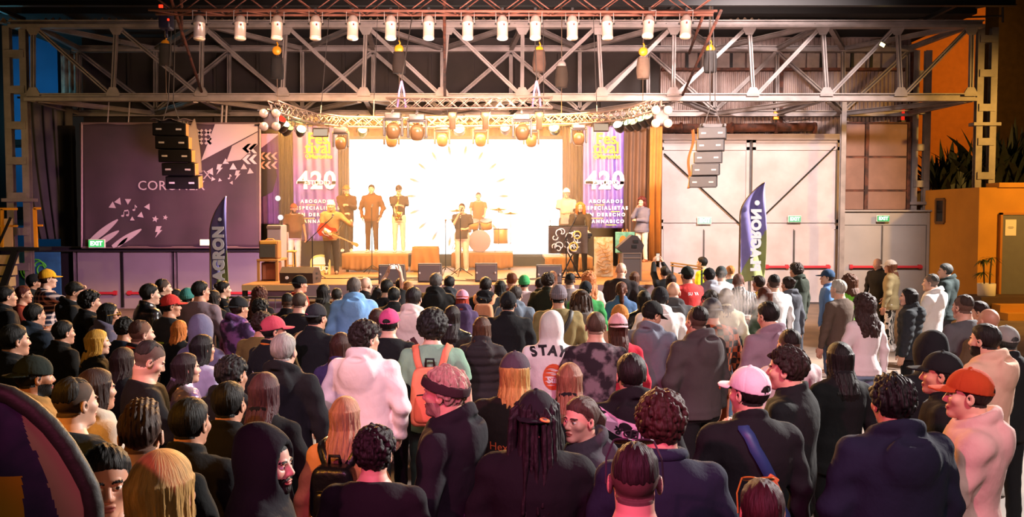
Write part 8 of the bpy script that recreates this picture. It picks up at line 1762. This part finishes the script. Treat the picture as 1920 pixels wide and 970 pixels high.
glasses('b136', True); glasses('b137', True, '#a87a2a'); glasses('b104', True); glasses('a8', False, '#c8983a')
# phones, cup, cigarettes
def phone(key, label, p, rx, rz, lit=1.4, land=False):
    o = thing('phone', label, 'phone', p, rz); o.rotation_euler = (rx, R(90) if land else 0, rz)
    m = MB(); m.rbox((0, 0, 0), (0.075, 0.010, 0.155), 0.005); m.build('body', black, o); m = MB(); m.box((0, -0.0056, 0), (0.068, 0.001, 0.142)); m.build('screen', emis('phone_screen', '#ffe8d0', lit), o)
phone('b67', 'phone held sideways in both raised hands, filming the stage', (hand('b67', 1) + hand('b67', -1)) / 2 + Vector((0, 0.0, 0.035)), 0.1, 0.0, 1.6, True)
phone('b96', 'phone held upright in both raised hands near the gate', (hand('b96', 1) + hand('b96', -1)) / 2 + Vector((0, 0.0, 0.05)), 0.1, R(12), 1.0)
phone('c133', 'phone in the hands of the rust-orange cap wearer', (hand('c133', 1) + hand('c133', -1)) / 2 + Vector((0, 0, 0.03)), R(-50), R(66), 0.5)
o = thing('paper_cup', 'white paper cup with an orange base held by the amber-lit brown-haired person', 'cup', hand('b105', 1) + Vector((0, 0, -0.05))); m = MB(); m.lathe([(0, 0), (0.034, 0), (0.046, 0.12), (0.048, 0.125), (0.044, 0.12), (0.0, 0.10)], 20); m.build('cup', mat('cup_white', '#e8e0dc', 0.6), o, True); m = MB(); m.lathe([(0.0349, 0.002), (0.0385, 0.04), (0.0389, 0.04), (0.0353, 0.002)], 20); m.build('band', mat('cup_band', '#b8683a', 0.6), o, True)
for key, lb in (('a41', 'lit cigarette in the hand of the person with the shaved neck'), ('b115', 'cigarette in the hand of the tousled amber-lit person')):
    o = thing('cigarette', lb, 'cigarette', hand(key, 1) + Vector((0, 0, 0.03)), R(20)); m = MB(); m.tube([(0, 0, 0), (0.08, 0, 0.01)], 0.004, 8); m.build('paper', mat('cigarette_paper', '#e0d4c4', 0.8), o, True); m = MB(); m.tube([(0.08, 0, 0.01), (0.086, 0, 0.011)], 0.0041, 8); m.build('ember', emis('ember', '#ff5a1e', 2.0), o)

# thin haze volume added to stand in for bloom round the screen
hz = bpy.data.materials.new('haze'); hz.use_nodes = True; nt = hz.node_tree; nt.nodes.remove(nt.nodes['Principled BSDF'])
sc_ = nt.nodes.new('ShaderNodeVolumeScatter'); sc_.inputs['Color'].default_value = (1, 0.80, 0.55, 1); sc_.inputs['Density'].default_value = 0.05; sc_.inputs['Anisotropy'].default_value = 0.35
nt.links.new(sc_.outputs[0], nt.nodes['Material Output'].inputs['Volume'])
m = MB(); m.bb((-5.6, 19.2, 1.27), (2.3, 23.95, 4.95)); o = tag(m.build('haze', hz), 'thin warm haze added over the stage for bloom round the screen', 'haze', kind='stuff')

sm_ = bpy.data.materials.new('smoke'); sm_.use_nodes = True; nt = sm_.node_tree; nt.nodes.remove(nt.nodes['Principled BSDF'])
sv = nt.nodes.new('ShaderNodeVolumeScatter'); sv.inputs['Color'].default_value = (0.95, 0.93, 0.92, 1); tc = nt.nodes.new('ShaderNodeTexCoord'); nz = nt.nodes.new('ShaderNodeTexNoise'); nz.inputs['Scale'].default_value = 6; nz.inputs['Detail'].default_value = 3
nt.links.new(tc.outputs['Object'], nz.inputs['Vector']); ln = nt.nodes.new('ShaderNodeVectorMath'); ln.operation = 'LENGTH'; mp = nt.nodes.new('ShaderNodeMapping'); mp.inputs['Scale'].default_value = (2.9, 3.4, 2.3); nt.links.new(tc.outputs['Object'], mp.inputs[0]); nt.links.new(mp.outputs[0], ln.inputs[0])
def mt(op, a, b):
    n = nt.nodes.new('ShaderNodeMath'); n.operation = op
    for i, x in enumerate((a, b)):
        if isinstance(x, (int, float)): n.inputs[i].default_value = x
        else: nt.links.new(x, n.inputs[i])
    return n.outputs[0]
den = mt('MULTIPLY', mt('MAXIMUM', mt('SUBTRACT', mt('SUBTRACT', 1.0, ln.outputs['Value']), mt('MULTIPLY', mt('SUBTRACT', 0.62, nz.outputs['Fac']), 3.0)), 0.0), 5.0)
nt.links.new(den, sv.inputs['Density']); nt.links.new(sv.outputs[0], nt.nodes['Material Output'].inputs['Volume'])
m = MB(); m.lathe([(0, -0.43), (0.2, -0.36), (0.32, -0.15), (0.34, 0.1), (0.24, 0.33), (0, 0.43)], 20); o = tag(m.build('smoke', sm_), 'pale puff of smoke drifting over the checked shirt', 'smoke', kind='stuff'); o.location = W(1375, 580, 8.0)
